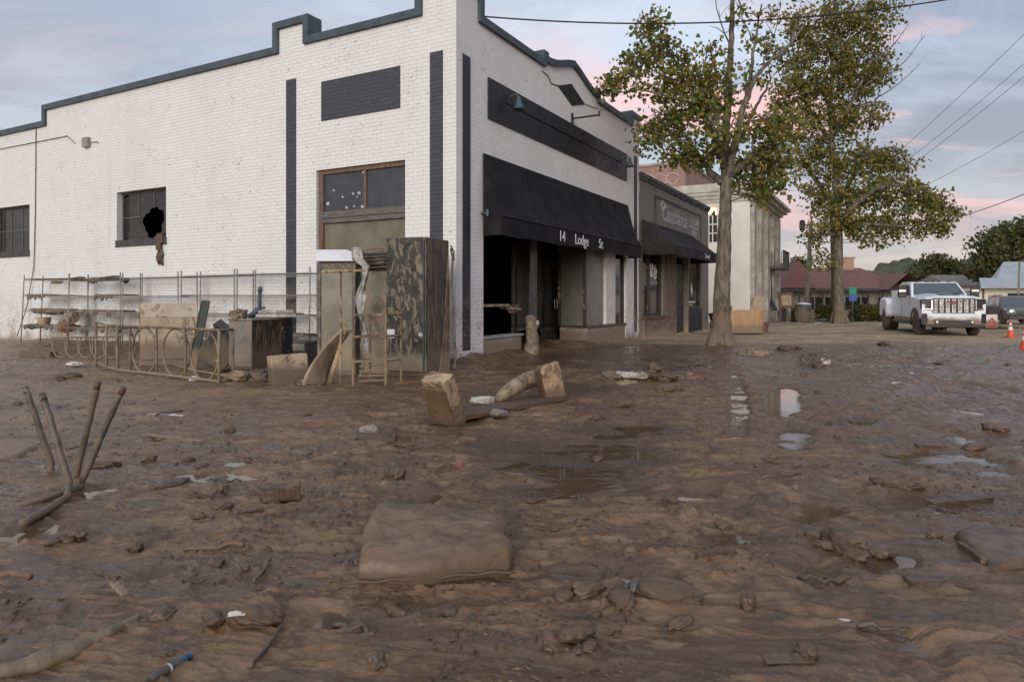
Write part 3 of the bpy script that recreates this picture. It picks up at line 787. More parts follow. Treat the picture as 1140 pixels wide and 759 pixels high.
for i in range(nseg):
    a, b = A0 + (A1 - A0) * i / nseg, A0 + (A1 - A0) * (i + 1) / nseg
    f0, f1 = 0.010 * math.sin(a * 3.3), 0.010 * math.sin(b * 3.3)
    ya, yb = -0.024 - AD, -0.024 - AD
    vl.quad((a, ya, 2.75), (b, yb, 2.75), (b, yb - f1, 2.38 + f1 * .7), (a, ya - f0, 2.38 + f0 * .7))
vl.build("valance", M['awning'], awo)
hem = MB(); hem.tube([(A0, -0.034 - AD, 2.745), (A1, -0.034 - AD, 2.745)], 0.012, 6); hem.build("hem_bar", M['black_trim'], awo)
brk = MB(); brk.tube([(0.84, -0.0, 2.80), (0.84, -0.14, 2.80)], 0.025, 8); brk.tube([(0.84, -0.14, 2.74), (0.84, -0.14, 2.86)], 0.03, 8); brk.build("hose_bib", M['coping'], white)
def ftext(body, s, z, size, depth, parent, mat, sx=1.0, name="lettering", shear=0.0, slope=0.0, bold=0.0):
    Mx = Matrix.Translation((s, depth, z)) @ Matrix(((1, 0, 0, 0), (0, 0, -1, 0), (slope, 1, 0, 0), (0, 0, 0, 1)))
    return text_mesh(name, body, size, mat, parent, Mx, 0.003, shear, sx, bold=bold)
vy = -AD - 0.047
def LBv(px): return LB(px, vy)
def LBz(px, py): s_ = LB(px, vy); return bz(s_, vy, py)
for body, px, py, in (("14", 626, 268), ("Lodge", 648, 272.5), ("St", 669, 278)):
    ftext(body, LBv(px), 2.452, 0.335, vy, awo, M['letters'], sx=1.0, bold=0.001)
# ---- shop front behind the awning
inn = MB()
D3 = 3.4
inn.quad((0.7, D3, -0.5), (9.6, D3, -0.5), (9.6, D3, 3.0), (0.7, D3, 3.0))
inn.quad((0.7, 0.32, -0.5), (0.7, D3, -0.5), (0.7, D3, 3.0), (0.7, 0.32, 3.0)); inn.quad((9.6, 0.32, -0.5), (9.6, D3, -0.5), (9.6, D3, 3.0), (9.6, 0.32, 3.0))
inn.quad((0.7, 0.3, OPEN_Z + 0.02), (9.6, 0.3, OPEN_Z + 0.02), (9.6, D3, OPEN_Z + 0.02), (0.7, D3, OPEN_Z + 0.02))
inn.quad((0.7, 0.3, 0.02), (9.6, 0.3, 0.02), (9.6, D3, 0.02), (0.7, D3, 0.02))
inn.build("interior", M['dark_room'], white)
kn = MB(); kn.box(0.925, 2.50, 0.03, 0.24, -0.4, 0.44); kn.box(0.925, 2.56, -0.01, 0.27, 0.442, 0.49)
kn.build("stall_riser", M['knee'], white, bevel=0.01)
P0 = (LB(623, 0.95), 0.95); P1 = (LB(653, 0.03), 0.03); P2 = (8.915, 0.03)
kn = MB()
kn.prism([(P0[0], P0[1], -0.4), (P1[0], P1[1], -0.4), (P2[0], P2[1], -0.4), (P2[0], 0.3, -0.4), (P1[0] + .1, 0.3, -0.4), (P0[0] + .25, P0[1], -0.4)], (0, 0, 0.86))
kn.build("stall_riser", M['knee'], white, bevel=0.01)
sill = MB(); sill.prism([(P0[0] - .03, P0[1] - .03, 0.462), (P1[0], P1[1] - .05, 0.462), (P2[0], P2[1] - .05, 0.462), (P2[0], 0.33, 0.462), (P1[0] + .1, 0.33, 0.462), (P0[0] + .28, P0[1], 0.462)], (0, 0, 0.055)); sill.build("display_sill", M['wet_wood'], white, bevel=0.008)
pg = MB(); C7 = 7.28
pg.quad((P0[0], P0[1], 0.52), (P1[0], P1[1] + .04, 0.52), (P1[0], P1[1] + .04, OPEN_Z), (P0[0], P0[1], OPEN_Z))
pg.quad((P1[0], P1[1] + .04, 0.52), (C7, 0.07, 0.52), (C7, 0.07, OPEN_Z), (P1[0], P1[1] + .04, OPEN_Z))
pgo = pg.build("display_glass", M['papered_glass'], white)
# faint dark lettering on the frosted pane
def pane_text(body, f, z, size):
    a, b = Vector((P0[0], P0[1], 0)), Vector((P1[0], P1[1] + .04, 0)); e = (b - a).normalized(); nrm = Vector((e.y, -e.x, 0))
    p = a.lerp(b, f) + nrm * 0.006; p.z = z
    Mx = Matrix(((e.x, 0, nrm.x, p.x), (e.y, 0, nrm.y, p.y), (0, 1, 0, p.z), (0, 0, 0, 1)))
    text_mesh("lettering", body, size, pmat('faded_grey_lettering', (0.15, 0.147, 0.133), (0.12, 0.118, 0.106), 4, .5, bump=0), pgo, Mx, 0.002, 0.0, 1.5)
pane_text("soul", 0.5, 1.45, 0.24)
col = MB(); col.box(7.30, 8.04, 0.0, 0.16, 0.52, OPEN_Z - .01); col.build("pier", M['white_trim'], white, bevel=0.01)
for q in [(s_ - .035, s_ + .035, d_ - .03, d_ + .04, 0.5, OPEN_Z - .01) for s_, d_ in ((P0[0] - .03, P0[1] - 0.02), (P1[0], P1[1] + 0.05))] + [(8.06, 8.13, 0.06, 0.14, 0.52, OPEN_Z - 0.01), (8.84, 8.91, 0.06, 0.14, 0.52, OPEN_Z - .01), (0.925, 1.0, 0.08, 0.16, 0.492, OPEN_Z - .01), (0.93, 2.5, 0.09, 0.15, OPEN_Z - .1, OPEN_Z - .02)]:
    fr = MB(); fr.box(*q); fr.build("window_frame", M['dark_frame'], white)
g2 = MB(); g2.quad((8.13, 0.10, .52), (8.84, 0.10, .52), (8.84, 0.10, OPEN_Z), (8.13, 0.10, OPEN_Z)); g2.build("window_pane", M['glass'], white)
# door recess: side glass with a peeling edge, the open door and its frame
q0 = (2.52, 0.28); q1 = (LB(606, 1.0), 1.0)
pn = MB(); pn.quad((q0[0], q0[1], 0.5), (q1[0], q1[1], 0.5), (q1[0], q1[1], OPEN_Z), (q0[0], q0[1], OPEN_Z)); pn.build("window_pane", M['glass'], white)
gp = MB(); e0 = LB(588, .3); e1 = LB(599.5, .3); gp.prism([(e0 + .04, .3, 0.45), (e1, .34, 0.45), (e1 + .02, .34, 2.6), (e0 + .14, .3, 2.6)], (0, 0.02, 0)); gp.build("glass_edge_panel", pmat('grimy_grey_glass', (0.075, 0.078, 0.078), (0.035, 0.035, 0.033), 2.5, .3, bump=.05, mudline=.6), white)
dr = MB(); d0, d1 = LB(600, 1.15), LB(621, 1.05); dr.box(d0, d1, 1.08, 1.13, 0.05, 2.25); dro = dr.build("shop_door", M['dark_frame'], white, bevel=0.006)
dg = MB(); dg.box(d0 + .14, d1 - .14, 1.065, 1.079, 0.35, 2.1); dg.build("door_pane", M['glass'], dro)
hd = MB(); hd.tube([(d1 - .08, 1.03, 0.95), (d1 - .08, 1.03, 1.2)], 0.015, 6); hd.tube([(d1 - .08, 1.08, 0.97), (d1 - .08, 1.03, 0.97)], 0.01, 6); hd.tube([(d1 - .08, 1.08, 1.18), (d1 - .08, 1.03, 1.18)], 0.01, 6); hd.build("handle", M['chrome'], dro)
# ---- side windows: steel sash, one with a smashed pane
def side_window(W, broken=False, cols=3, rows=2):
    a, b, c, e = W
    f = MB(); D = 0.14
    f.box(D, D + .05, a, a + .06, c, e); f.box(D, D + .05, b - .06, b, c, e); f.box(D, D + .05, a + .06, b - .06, e - .06, e); f.box(-0.02, D + .05, a - .03, b + .03, c - .11, c + .06)
    fo = f.build("window", M['steel_frame'], white)
    mu = MB()
    for k in range(1, cols): u = a + .06 + (b - a - .12) * k / cols; mu.box(D + .008, D + .035, u - .012, u + .012, c + .06, e - .06)
    for k in range(1, rows): z = c + .06 + (e - c - .12) * k / rows; mu.box(D + .005, D + .038, a + .06, b - .06, z - .012, z + .012)
    if not broken: mu.build("muntin", M['grey_wood'], fo)
    g = MB()
    if broken:
        # the pane left standing around an irregular hole
        cu, cz = a + (b - a) * 0.36, c + 0.42; n = 36; outer = []; inner = []
        for k in range(n):
            w_ = 2 * math.pi * k / n; dx, dz = math.cos(w_), math.sin(w_)
            ts = []
            if dx > 1e-6: ts.append((b - .06 - cu) / dx)
            if dx < -1e-6: ts.append((a + .06 - cu) / dx)
            if dz > 1e-6: ts.append((e - .06 - cz) / dz)
            if dz < -1e-6: ts.append((c + .06 - cz) / dz)
            t_ = min(ts); rr = min(t_ * .97, 0.37 * (1 + .10 * math.sin(3 * w_ + 1) + .07 * math.sin(5 * w_ + .4) + .06 * math.sin(11 * w_)) * (1.08 if dz > 0.2 else 1.0))
            outer.append((D + .02, cu + dx * t_, cz + dz * t_)); inner.append((D + .02, cu + dx * rr, cz + dz * rr))
        g.add(outer + inner, [(k, (k + 1) % n, n + (k + 1) % n, n + k) for k in range(n)])
        m2 = MB()
        for k, zlo in ((1, c + .86), (2, c + .74)): u = a + .06 + (b - a - .12) * k / cols; m2.box(D + .004, D + .036, u - .012, u + .012, zlo, e - .06)
        z = c + .06 + (e - c - .12) * .5; m2.box(D + .002, D + .038, a + (b - a) * .62, b - .06, z - .012, z + .012); m2.build("muntin", M['grey_wood'], fo)
    else: g.quad((D + .02, a + .06, c + .06), (D + .02, b - .06, c + .06), (D + .02, b - .06, e - .06), (D + .02, a + .06, e - .06))
    g.build("pane", M['glass'], fo)
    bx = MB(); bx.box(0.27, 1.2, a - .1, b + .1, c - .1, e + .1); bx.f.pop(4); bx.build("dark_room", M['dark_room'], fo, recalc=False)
side_window(WIN[0], True); side_window(WIN[1]); side_window(WIN[2])
# ---- loading door on the side: transom lights, header beam, shade, frame
a, b, c, e = DOOR
df = MB()
df.box(.05, .14, b - .13, b - .02, 0, e - .0); df.box(.05, .14, a, a + .05, 0, e); df.box(.05, .14, a + .05, b - .13, e - .09, e - .005)
dfo = df.build("loading_door_frame", M['wood_frame'], white, bevel=0.006)
mu = MB(); mu.box(.06, .12, 2.10, 2.16, 2.93, e - .09); mu.build("mullion", M['wood_frame'], dfo)
hb = MB(); hb.box(.02, .14, a + .02, b - .08, 2.80, 2.925); hb.box(.04, .12, a + .02, b - .08, 2.70, 2.795); hb.build("header_beam", M['grey_wood'], dfo, bevel=0.008)
tg = MB(); tg.box(.09, .10, a + .05, b - .13, 2.93, e - .09); tg.build("transom_pane", pmat("painted_over_glass", (0.060, 0.062, 0.07), (0.045, 0.047, 0.054), 3, 0.35, bump=0.05), dfo)
for (u, z, r) in ((2.95, 3.35, .04), (2.72, 3.2, .035), (2.45, 3.25, .045), (2.3, 3.25, .05), (2.62, 2.99, .045), (2.42, 3.0, .035), (2.22, 2.98, .05), (3.1, 3.1, .06), (2.2, 3.64, .04), (2.35, 3.18, .03)):
    fl = MB(); n = 7; r *= .62; fl.add([(.086, u + 1.3 * r * (0.6 + .6 * random.random()) * math.cos(2 * math.pi * k / n), z + r * (0.6 + .6 * random.random()) * math.sin(2 * math.pi * k / n)) for k in range(n)], [tuple(range(n))])
    fl.build("paint_chip", M['white_litter'], dfo)
sd = MB(); sd.box(.10, .13, a + .05, b - .13, 1.98, 2.695); sd.build("roller_shade", M['shade'], dfo)
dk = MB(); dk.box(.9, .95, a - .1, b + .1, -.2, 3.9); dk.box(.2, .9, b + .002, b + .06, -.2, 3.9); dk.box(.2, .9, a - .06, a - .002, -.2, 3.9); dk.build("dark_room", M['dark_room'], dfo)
# ---- wires, conduit and junction box on the side wall
jb = MB(); jb.box(-0.10, 0.0, 11.08, 11.32, 5.06, 5.30); jb.tube([(-.03, 11.08, 5.17), (-.03, 10.75, 5.15), (-.03, 10.72, 5.1)], 0.012, 6); jb.build("junction_box", M['stone_trim'], white, bevel=0.008)
cd = MB(); cd.tube([(-.02, 11.75, 5.22), (-.025, 12.1, 5.45), (-.025, 16.0, 5.47), (-.025, 22, 5.50)], 0.010, 6); cd.tube([(-.015, 13.62, 5.85), (-.02, 13.65, 3.5), (-.03, 13.7, 2.1), (-.10, 13.9, 1.0), (-.25, 14.1, .2)], 0.012, 6); cd.build("wall_cable", M['grey_wood'], white)

# rag hanging out of the smashed window
rg = MB(); rng = random.Random(4)
y0 = 8.28
pts = []
for i in range(11):
    q = i / 10; z = 2.78 - .78 * q if i > 1 else 2.74; wd = (.15 - .05 * q) * (1 + .3 * rng.uniform(-1, 1)); x = -0.05 - .03 * math.sin(i * 1.7) - (0.02 if i > 1 else -.18 + .1 * i)
    pts.append([(x + rng.uniform(-.015, .015), y0 - .02 * i * .4 + wd * (k / 4 - .5) * 2 * .8, z + (0.03 * rng.uniform(-1, 1))) for k in range(5)])
rg.sheet(pts)
rago = rg.build("rag", M['wet_wood'], None, smooth=True); rago.location = BASE; rago.rotation_euler = (0, 0, BROT)
md = rago.modifiers.new("thick", 'SOLIDIFY'); md.thickness = 0.025
tag(rago, "muddy brown rag hanging out of the smashed side window", "rag")
# broken shelf board hanging inside the left shop window
t0 = thing("broken_shelf_board", "splintered tan shelf board lying across the dark left shop window", "board", loc2w(0.96, 0.12, 1.05), BROT)
bb = MB(); bb.box(0, 1.25, 0, .25, 0, .05); bb.box(1.15, 1.6, -.05, .22, .03, .07, Matrix.Rotation(R(4), 4, 'Y')); bb.build("plank", M['raw_wood'], t0, bevel=.006)
bb = MB(); bb.prism([(.95, -.03, .0), (1.6, -.03, .06), (1.45, -.03, -.12), (1.15, -.03, -.14)], (0, .02, 0)); bb.build("torn_veneer", M['wet_wood'], t0)

# ------------------------------------------------------------------ grey shop next door
grey = thing("grey_brick_shop", "low grey painted brick shop with charcoal awning between the white shop and cream hall", "building", BASE, BROT)
g0, g1, gh = 10.13, 19.35, 4.97
w = MB(); gd = (LB(753.5), LB(767))
gholes = [(LB(715.5), LB(738), 0.66, 2.75), (LB(753), LB(766), -.6, 2.75), (LB(766.8), LB(781), 0.85, 2.75)]
grid_wall(w, fpt, g0, g1, -0.6, gh, gholes, 0.22)
w.quad((g1, 0, -.6), (g1, 20, -.6), (g1, 20, gh), (g1, 0, gh)); w.quad((g0, .3, gh - .35), (g1, .3, gh - .35), (g1, 20, gh - .35), (g0, 20, gh - .35))
w.build("wall", M['grey_brick'], grey, recalc=False)
cp = MB(); cp.box(g0, g1 + .06, -.08, .30, gh, gh + .12); cp.box(g0, g1 + .03, -.05, -.002, gh - .08, gh - .002); cp.build("coping", M['coping_dark'], grey)
br = MB(); br.box(LB(715.5) - .02, LB(740), -.05, -.004, -.5, .58); br.box(LB(740.5), LB(752), -.04, -.004, -.5, 2.7); br.build("brick_base", M['brown_brick'], grey)
sl = MB(); sl.box(LB(714), LB(739), -.10, .1, .58, .655); sl.build("window_sill", M['wet_wood'], grey)
lower = MB(); lower.box(LB(766.8), LB(781), -.02, .1, -.4, .84); lower.build("window_base", M['black_paint'], grey)
def shopwin(a, b, c, e, mull=True):
    f = MB(); f.box(a, a + .08, .06, .14, c, e); f.box(b - .08, b, .06, .14, c, e); f.box(a + .08, b - .08, .06, .14, e - .08, e); f.box(a + .08, b - .08, .06, .14, c, c + .08)
    if mull: mm = a + (b - a) * .38; f.box(mm - .06, mm + .06, .05, .14, c + .08, e - .08); 
    fo = f.build("window", M['dark_frame'], grey)
    g = MB(); g.quad((a + .08, .12, c + .08), (b - .08, .12, c + .08), (b - .08, .12, e - .08), (a + .08, .12, e - .08)); g.build("pane", M['glass_clean'], fo)
    return fo
w1 = shopwin(*gholes[0]); w2 = shopwin(*gholes[2], mull=False)
pp = MB(); a = LB(716.5); b = LB(723.5); pp.box(a, b, .112, .117, 1.62, 2.3); pp.box(LB(726), LB(735.5), .112, .117, 1.68, 1.82); pp.build("window_poster", M['papered_glass'], w1)
dc = MB()
for k in range(5):
    rr = .10 + .05 * random.random(); cx_ = LB(731) + random.uniform(-.28, .28); cz_ = 2.05 + random.uniform(-.15, .25); n = 10
    dc.tube([(cx_ + rr * math.cos(2 * math.pi * i / n), .113, cz_ + rr * math.sin(2 * math.pi * i / n)) for i in range(n + 1)], .022, 5)
dc.build("window_decal", M['letters'], w1)
dc = MB(); s_ = LB(773); dc.prism([(s_ - .14, .112, 1.55), (s_, .112, 1.28), (s_ + .14, .112, 1.55), (s_, .112, 1.85)], (0, -.006, 0)); dc.box(LB(768), LB(777), .106, .112, 1.06, 1.12); dc.build("window_decal", M['letters'], w2)
pp = MB(); pp.box(LB(768), LB(774.5), .112, .117, .93, 1.03); pp.build("window_poster", M['tan_board'], w2)
dd = MB(); dd.box(LB(754), LB(765.5), .16, .2, 0, 2.5); ddo = dd.build("door", M['dark_frame'], grey)
di = MB(); di.box(g0 + .1, g1 - .1, 2.2, 2.3, -.4, 3); di.build("interior", M['dark_room'], grey)
# awning 2
B0, B1, BD = 10.33, 16.25, 1.08
aw = MB(); aw.quad((B0, -.02, 3.66), (B1, -.02, 3.66), (B1, -BD, 2.84), (B0, -BD, 2.84)); aw.add([(B0, -.02, 3.66), (B0, -BD, 2.84), (B0, -BD, 2.56), (B0, -.02, 2.56)], [(0, 1, 2, 3)]); aw.add([(B1, -.02, 3.66), (B1, -BD, 2.84), (B1, -BD, 2.56), (B1, -.02, 2.56)], [(0, 1, 2, 3)])
awg = aw.build("awning", M['awning_grey'], grey); md = awg.modifiers.new("thick", 'SOLIDIFY'); md.thickness = 0.01
vl = MB(); vl.quad((B0, -BD - .004, 2.85), (B1, -BD - .004, 2.85), (B1, -BD - .014, 2.54), (B0, -BD - .014, 2.54)); vl.build("valance", M['awning_grey'], awg)
ftext("Travel", LB(788, -BD - .02) - .05, 2.63, 0.24, -BD - .018, awg, M['letters'], sx=1.25)
# sign
sg = MB(); sg.box(LB(729), LB(779), -.03, -.003, 3.5, 4.55); sgo = sg.build("sign_board", pmat("taupe_sign_board", (0.20, 0.185, 0.15), (0.165, 0.155, 0.125), 4, 0.6, bump=0.05), grey)
sf = MB(); a, b = LB(729), LB(779)
for q in ((a - .04, a + .04, 3.46, 4.59), (b - .04, b + .04, 3.46, 4.59), (a + .04, b - .04, 4.51, 4.59), (a + .04, b - .04, 3.46, 3.54)): sf.box(q[0], q[1], -.05, -.031, q[2], q[3])
sf.build("sign_frame", M['coping_dark'], sgo)
ftext("Casablanca", LB(750.5), 3.86, 0.78, -.036, sgo, M['sign_letters'], sx=0.94, shear=0.30, bold=0.010)
ftext("CIGAR", LB(772.5), 4.06, 0.36, -.036, sgo, M['sign_letters'], sx=1.2, bold=0.006); ftext("BAR", LB(772), 3.66, 0.34, -.036, sgo, M['sign_letters'], sx=1.2, bold=0.006)
ln = MB(); ln.box(LB(766), LB(776), -.036, -.031, 3.97, 4.0); ln.build("sign_underline", M['letters'], sgo)
fl = MB()
for k in range(6):
    cx_, cz_ = LB(737) + .3 * math.cos(k * 1.05) * .6, 4.36 + .13 * math.sin(k * 1.05); fl.tube([(cx_ + .06 * math.cos(i * .8), -.036, cz_ + .05 * math.sin(i * .8)) for i in range(9)], .012, 5)
fl.build("sign_flourish", M['letters'], sgo)
for px in (747, 759, 771, 782):
    s_ = LB(px); lm = MB(); lm.tube([(s_ + .45, -.0, 4.86), (s_ + .3, -.2, 4.92), (s_, -.42, 4.80), (s_ - .02, -.45, 4.74)], .016, 6)
    lo = lm.build("sign_lamp", M['coping_dark'], grey); bl = MB(); bl.lathe([(.03, .1), (.05, .04), (.10, -.1), (.09, -.1), (.03, .05)], 14, Matrix.Translation((s_ - .02, -.46, 4.70)) @ Matrix.Rotation(R(25), 4, 'X')); bl.build("lamp_shade", M['black_trim'], lo)

# ------------------------------------------------------------------ cream two-storey hall further up the street
hall = thing("cream_hall_building", "two storey cream hall with stone cornice and pilasters beyond the grey shop", "building", BASE, BROT)
h0, h1 = 29.4, 40.5; HT = 7.2
w = MB()
def hside(u, z, d): return (h0 + d, u, z)
hw = [(1.50, 2.32, 4.35, 6.45)]
grid_wall(w, hside, 0, 16, -.6, HT, hw, .2)
fw = [(h0 + 1.2 + 2.45 * k, h0 + 2.4 + 2.45 * k, z0, z1) for k in range(4) for z0, z1 in ((0.5, 2.9), (3.6, 6.2))]
grid_wall(w, fpt, h0, h1, -.6, HT, fw, .25)
w.quad((h0, 0.2, HT), (h1, 0.2, HT), (h1, 16, HT), (h0, 16, HT)); w.quad((h1, 0, -.6), (h1, 16, -.6), (h1, 16, HT), (h1, 0, HT))
w.build("wall", M['wall_pale'], hall, recalc=False)
cn = MB()
for d_, z0, z1 in ((.12, HT - .55, HT - .35), (.3, HT - .347, HT - .15), (.55, HT - .147, HT + .05), (.75, HT + .053, HT + .25)):
    cn.box(h0 - .03 - d_ * .35, h1 + d_, -d_, 16, z0, z1)
cn.box(h0 + .02, h1 - .1, .3, 16, HT + .253, HT + .55)
cn.build("cornice", pmat("pale_stone_cornice", (0.50, 0.47, 0.41), (0.36, 0.335, 0.28), 1.6, 0.8, bump=0.2), hall)
for k in range(5): s_ = h0 + .15 + 2.45 * k; pi = MB(); pi.box(s_, s_ + .75, -.22, -.003, -.5, HT - .56); pi.build("pilaster", M['stone_trim'], hall)
for q in fw: rb = MB(); rb.box(q[0], q[1], .1, .14, q[2], q[3]); rb.build("window_pane", M['glass_clean'], hall)
for k in range(4): s_ = h0 + .95 + 2.45 * k; rb = MB(); rb.box(s_, s_ + .22, -.06, -.004, .3, 6.3); rb.build("brick_trim", M['red_brick'], hall)
# the window in the side wall with its white sash, brick jambs and a lamp that is on
wf = MB(); a, b, c, e = hw[0]; X_ = h0 + .06
wf.box(X_, X_ + .08, a, a + .09, c, e); wf.box(X_, X_ + .08, b - .09, b, c, e); wf.box(X_, X_ + .08, a + .09, b - .09, e - .5, e); wf.box(X_, X_ + .08, a + .09, b - .09, c, c + .09)
for k in (1, 2): z = c + .09 + (e - c - .59) * k / 3; wf.box(X_ + .01, X_ + .06, a + .09, b - .09, z - .03, z + .03)
for k in (1, 2): u = a + (b - a) * k / 3; wf.box(X_ + .015, X_ + .055, u - .03, u + .03, c + .09, e - .5)
wfo = wf.build("window", M['white_trim'], hall)
g = MB(); g.box(X_ + .03, X_ + .035, a + .09, b - .09, c + .09, e - .5); g.build("pane", M['glass_clean'], wfo)
lmp = MB(); lmp.box(h0 - .03, h0 + .05, a + .35, a + .75, e - .42, e - .12); lmp.build("lit_lamp", M['lamp_warm'], wfo)
bj = MB(); bj.box(h0 - .04, h0 - .003, a - .42, a - .06, c - .3, e + .02); bj.build("brick_jamb", M['red_brick'], wfo)
# balcony rail on the front
bl = MB(); s0, s1 = h0 + 6.0, h0 + 9.0; bl.box(s0, s1, -1.0, -.01, 3.1, 3.25)
for k in range(13): s_ = s0 + .05 + (s1 - s0 - .1) * k / 12; bl.box(s_ - .02, s_ + .02, -.98, -.94, 3.25, 4.2)
for k in range(5): bl.box(s0, s0 + .04, -.9 + .2 * k, -.86 + .2 * k, 3.25, 4.2)
bl.box(s0, s1, -1.0, -.93, 4.2, 4.27); bl.build("balcony", M['steel_frame'], hall)

# red brick block rising behind the hall, with what is left of old painted letters
redb = thing("red_brick_block", "red brick upper wall with faded white painted writing rising behind the grey shop", "building", BASE, BROT)
w = MB(); w.box(h0 + 2.4, h1 - .5, 4.2, 18, HT, 9.55); w.build("wall", M['red_brick'], redb)
cp = MB(); cp.box(h0 + 2.3, h1 - .4, 4.1, 18.1, 9.553, 9.7); cp.build("coping", M['stone_trim'], redb)
sw = MB(); rng = random.Random(3)
u = 5.0
while u < 12:
    p = []
    for i in range(12): w_ = i / 11 * 5.6 + rng.random(); p.append((h0 + 2.385, u + .42 * math.cos(w_), 8.65 + .36 * math.sin(w_)))
    sw.tube(p, .045, 5); u += .75
sw.build("faded_writing", pmat("faded_white_paint", (0.50, 0.40, 0.37), (0.40, 0.26, 0.23), 3, 0.8, bump=0), redb)

# ------------------------------------------------------------------ far side: low red-roofed depot, houses, hills
def hip_roof(mb, x0, x1, y0, y1, ze, zr, rx0, rx1, th=.12):
    ym = (y0 + y1) / 2
    a, b, c, d = (x0, y0, ze), (x1, y0, ze), (x1, y1, ze), (x0, y1, ze); r0, r1 = (rx0, ym, zr), (rx1, ym, zr)
    mb.add([a, b, c, d, r0, r1], [(0, 1, 5, 4), (1, 2, 5), (2, 3, 4, 5), (3, 0, 4), (0, 3, 2, 1)])
YD = 72.0
dz0 = -0.6
def dp(px, py, Y=YD): return at(px, py, Y)
depot = thing("red_roofed_depot", "long low building with dull red hipped roof and tan chimney closing the street", "building", (dp(862, 350).x, YD, dz0))
def rel(px, py, Y=YD): p = at(px, py, Y); return (p.x - depot.location.x, p.z - dz0)
xr, _ = rel(1000, 350); ze = rel(0, 321)[1]; zr = rel(0, 296)[1]
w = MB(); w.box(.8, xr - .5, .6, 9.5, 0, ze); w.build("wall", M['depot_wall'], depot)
rf = MB(); hip_roof(rf, 0, xr + .6, -1.0, 10.5, ze, zr, 3.2, xr - 1.6); rfo = rf.build("roof", M['red_shingle'], depot)
ch = MB(); cx0, cx1 = rel(957, 0)[0], rel(973, 0)[0]; ch.box(cx0, cx1, 4.2, 5.2, zr - 1.2, rel(0, 288, YD + 4.7)[1]); ch.box(cx0 - .12, cx1 + .12, 4.1, 5.3, rel(0, 288, YD + 4.7)[1], rel(0, 286.5, YD + 4.7)[1]); ch.build("chimney", pmat("tan_chimney_brick", (0.42, 0.27, 0.19), (0.33, 0.2, 0.14), 3, 0.8, bump=.1), rfo)
gb = MB(); gx0, gx1, gp = rel(866, 0)[0], rel(903, 0)[0], rel(884, 0)[0]
gb.add([(gx0, -1.4, ze + .02), (gp, -1.4, rel(0, 291, YD)[1]), (gx1, -1.4, ze + .02), (gx0, 5, ze + .02), (gp, 5, rel(0, 291)[1]), (gx1, 5, ze + .02)], [(0, 1, 4, 3), (1, 2, 5, 4), (0, 2, 1)]); gb.build("gable", M['red_shingle'], depot)
gb = MB(); gx0, gx1, gp = rel(972, 0)[0], rel(1012, 0)[0], rel(993, 0)[0]
gb.add([(gx0, -3, ze - .15), (gp, -3, rel(0, 305)[1]), (gx1, -3, ze - .15), (gx0, 5, ze - .15), (gp, 5, rel(0, 305)[1]), (gx1, 5, ze - .15)], [(0, 1, 4, 3), (1, 2, 5, 4)]); gb.build("gable", M['red_shingle'], depot)
fs = MB(); fs.box(0, xr + .6, -1.06, -1.0, ze - .28, ze + .0); fs.build("fascia", M['coping_dark'], depot)
cu = MB(); c0 = rel(890, 0)[0]; cu.box(c0, c0 + 1.1, 2.5, 3.6, zr - .3, zr + .28); cu.box(c0 - .1, c0 + 1.2, 2.4, 3.7, zr + .28, zr + .4); cu.build("roof_vent", M['concrete'], rfo)
for px in (905, 914, 925, 948, 957, 966, 985, 992): x0 = rel(px, 0)[0]; wn = MB(); wn.box(x0 - .35, x0 + .35, .52, .598, .7, 2.0); wn.build("window_pane", M['glass_clean'], depot)
dd = MB(); x0 = rel(871, 0)[0]; dd.box(x0, x0 + .95, .5, .597, 0, 2.15); dd.build("door", M['wood_frame'], depot)
for px in (865, 886, 899, 912, 930, 945, 962, 978): x0 = rel(px, 0)[0]; ps = MB(); ps.box(x0 - .07, x0 + .07, -.9, -.76, 0, ze - .28); ps.build("porch_post", M['dark_frame'], depot)

shed = thing("pale_roadside_store", "cream building with pale blue metal roof behind the parked dark car", "building", (at(1086, 350, 52).x, 52, -0.25))
def rels(px, py, Y=52.0): p = at(px, py, Y); return (p.x - shed.location.x, p.z + .25)
x1 = rels(1220, 0)[0]; ze = rels(0, 321)[1]; zt = rels(0, 311)[1]
w = MB(); w.box(.3, x1, .4, 12, 0, ze); w.build("wall", M['wall_pale'], shed)
rf = MB(); rx = at(1090, 0, 55).x - shed.location.x; rf.add([(0, -.6, ze), (x1, -.6, ze), (x1, 3.0, zt + .1), (rx, 3.0, zt + .1), (0, -.6, ze + .1), (x1, -.6, ze + .1), (x1, 3.0, zt + .2), (rx, 3.0, zt + .2)], [(3, 2, 1, 0), (4, 5, 6, 7), (0, 1, 5, 4), (3, 0, 4, 7)])
rf.build("porch_roof", M['metal_roof'], shed)
ue, ur = at(1110, 0, 54.6).x - shed.location.x, at(1117, 0, 58.5).x - shed.location.x; zr_ = rels(0, 291.5, 58.5)[1]; rf = MB(); rf.add([(ue, 2.6, zt + .12), (x1, 2.6, zt + .12), (x1, 6.5, zr_), (ur, 6.5, zr_), (x1, 10.5, zt), (ur + 1.5, 10.5, zt)], [(0, 1, 2, 3), (3, 2, 4, 5), (0, 3, 5)]); rf.build("roof", M['metal_roof'], shed)
dd = MB(); a = rels(1104, 0)[0]; dd.box(a, a + .55, .33, .398, 0.1, 1.75); dd.build("door", M['tan_board'], shed)
wn = MB(); a = rels(1126, 0)[0]; wn.box(a, a + 1.2, .33, .397, 1.5, 1.9); wn.build("window_pane", M['glass_clean'], shed)
dn = MB(); a = rels(1097.5, 0)[0]; dn.box(a, a + .1, .3, .397, 0, ze - .02); dn.build("downpipe", M['wood_frame'], shed)
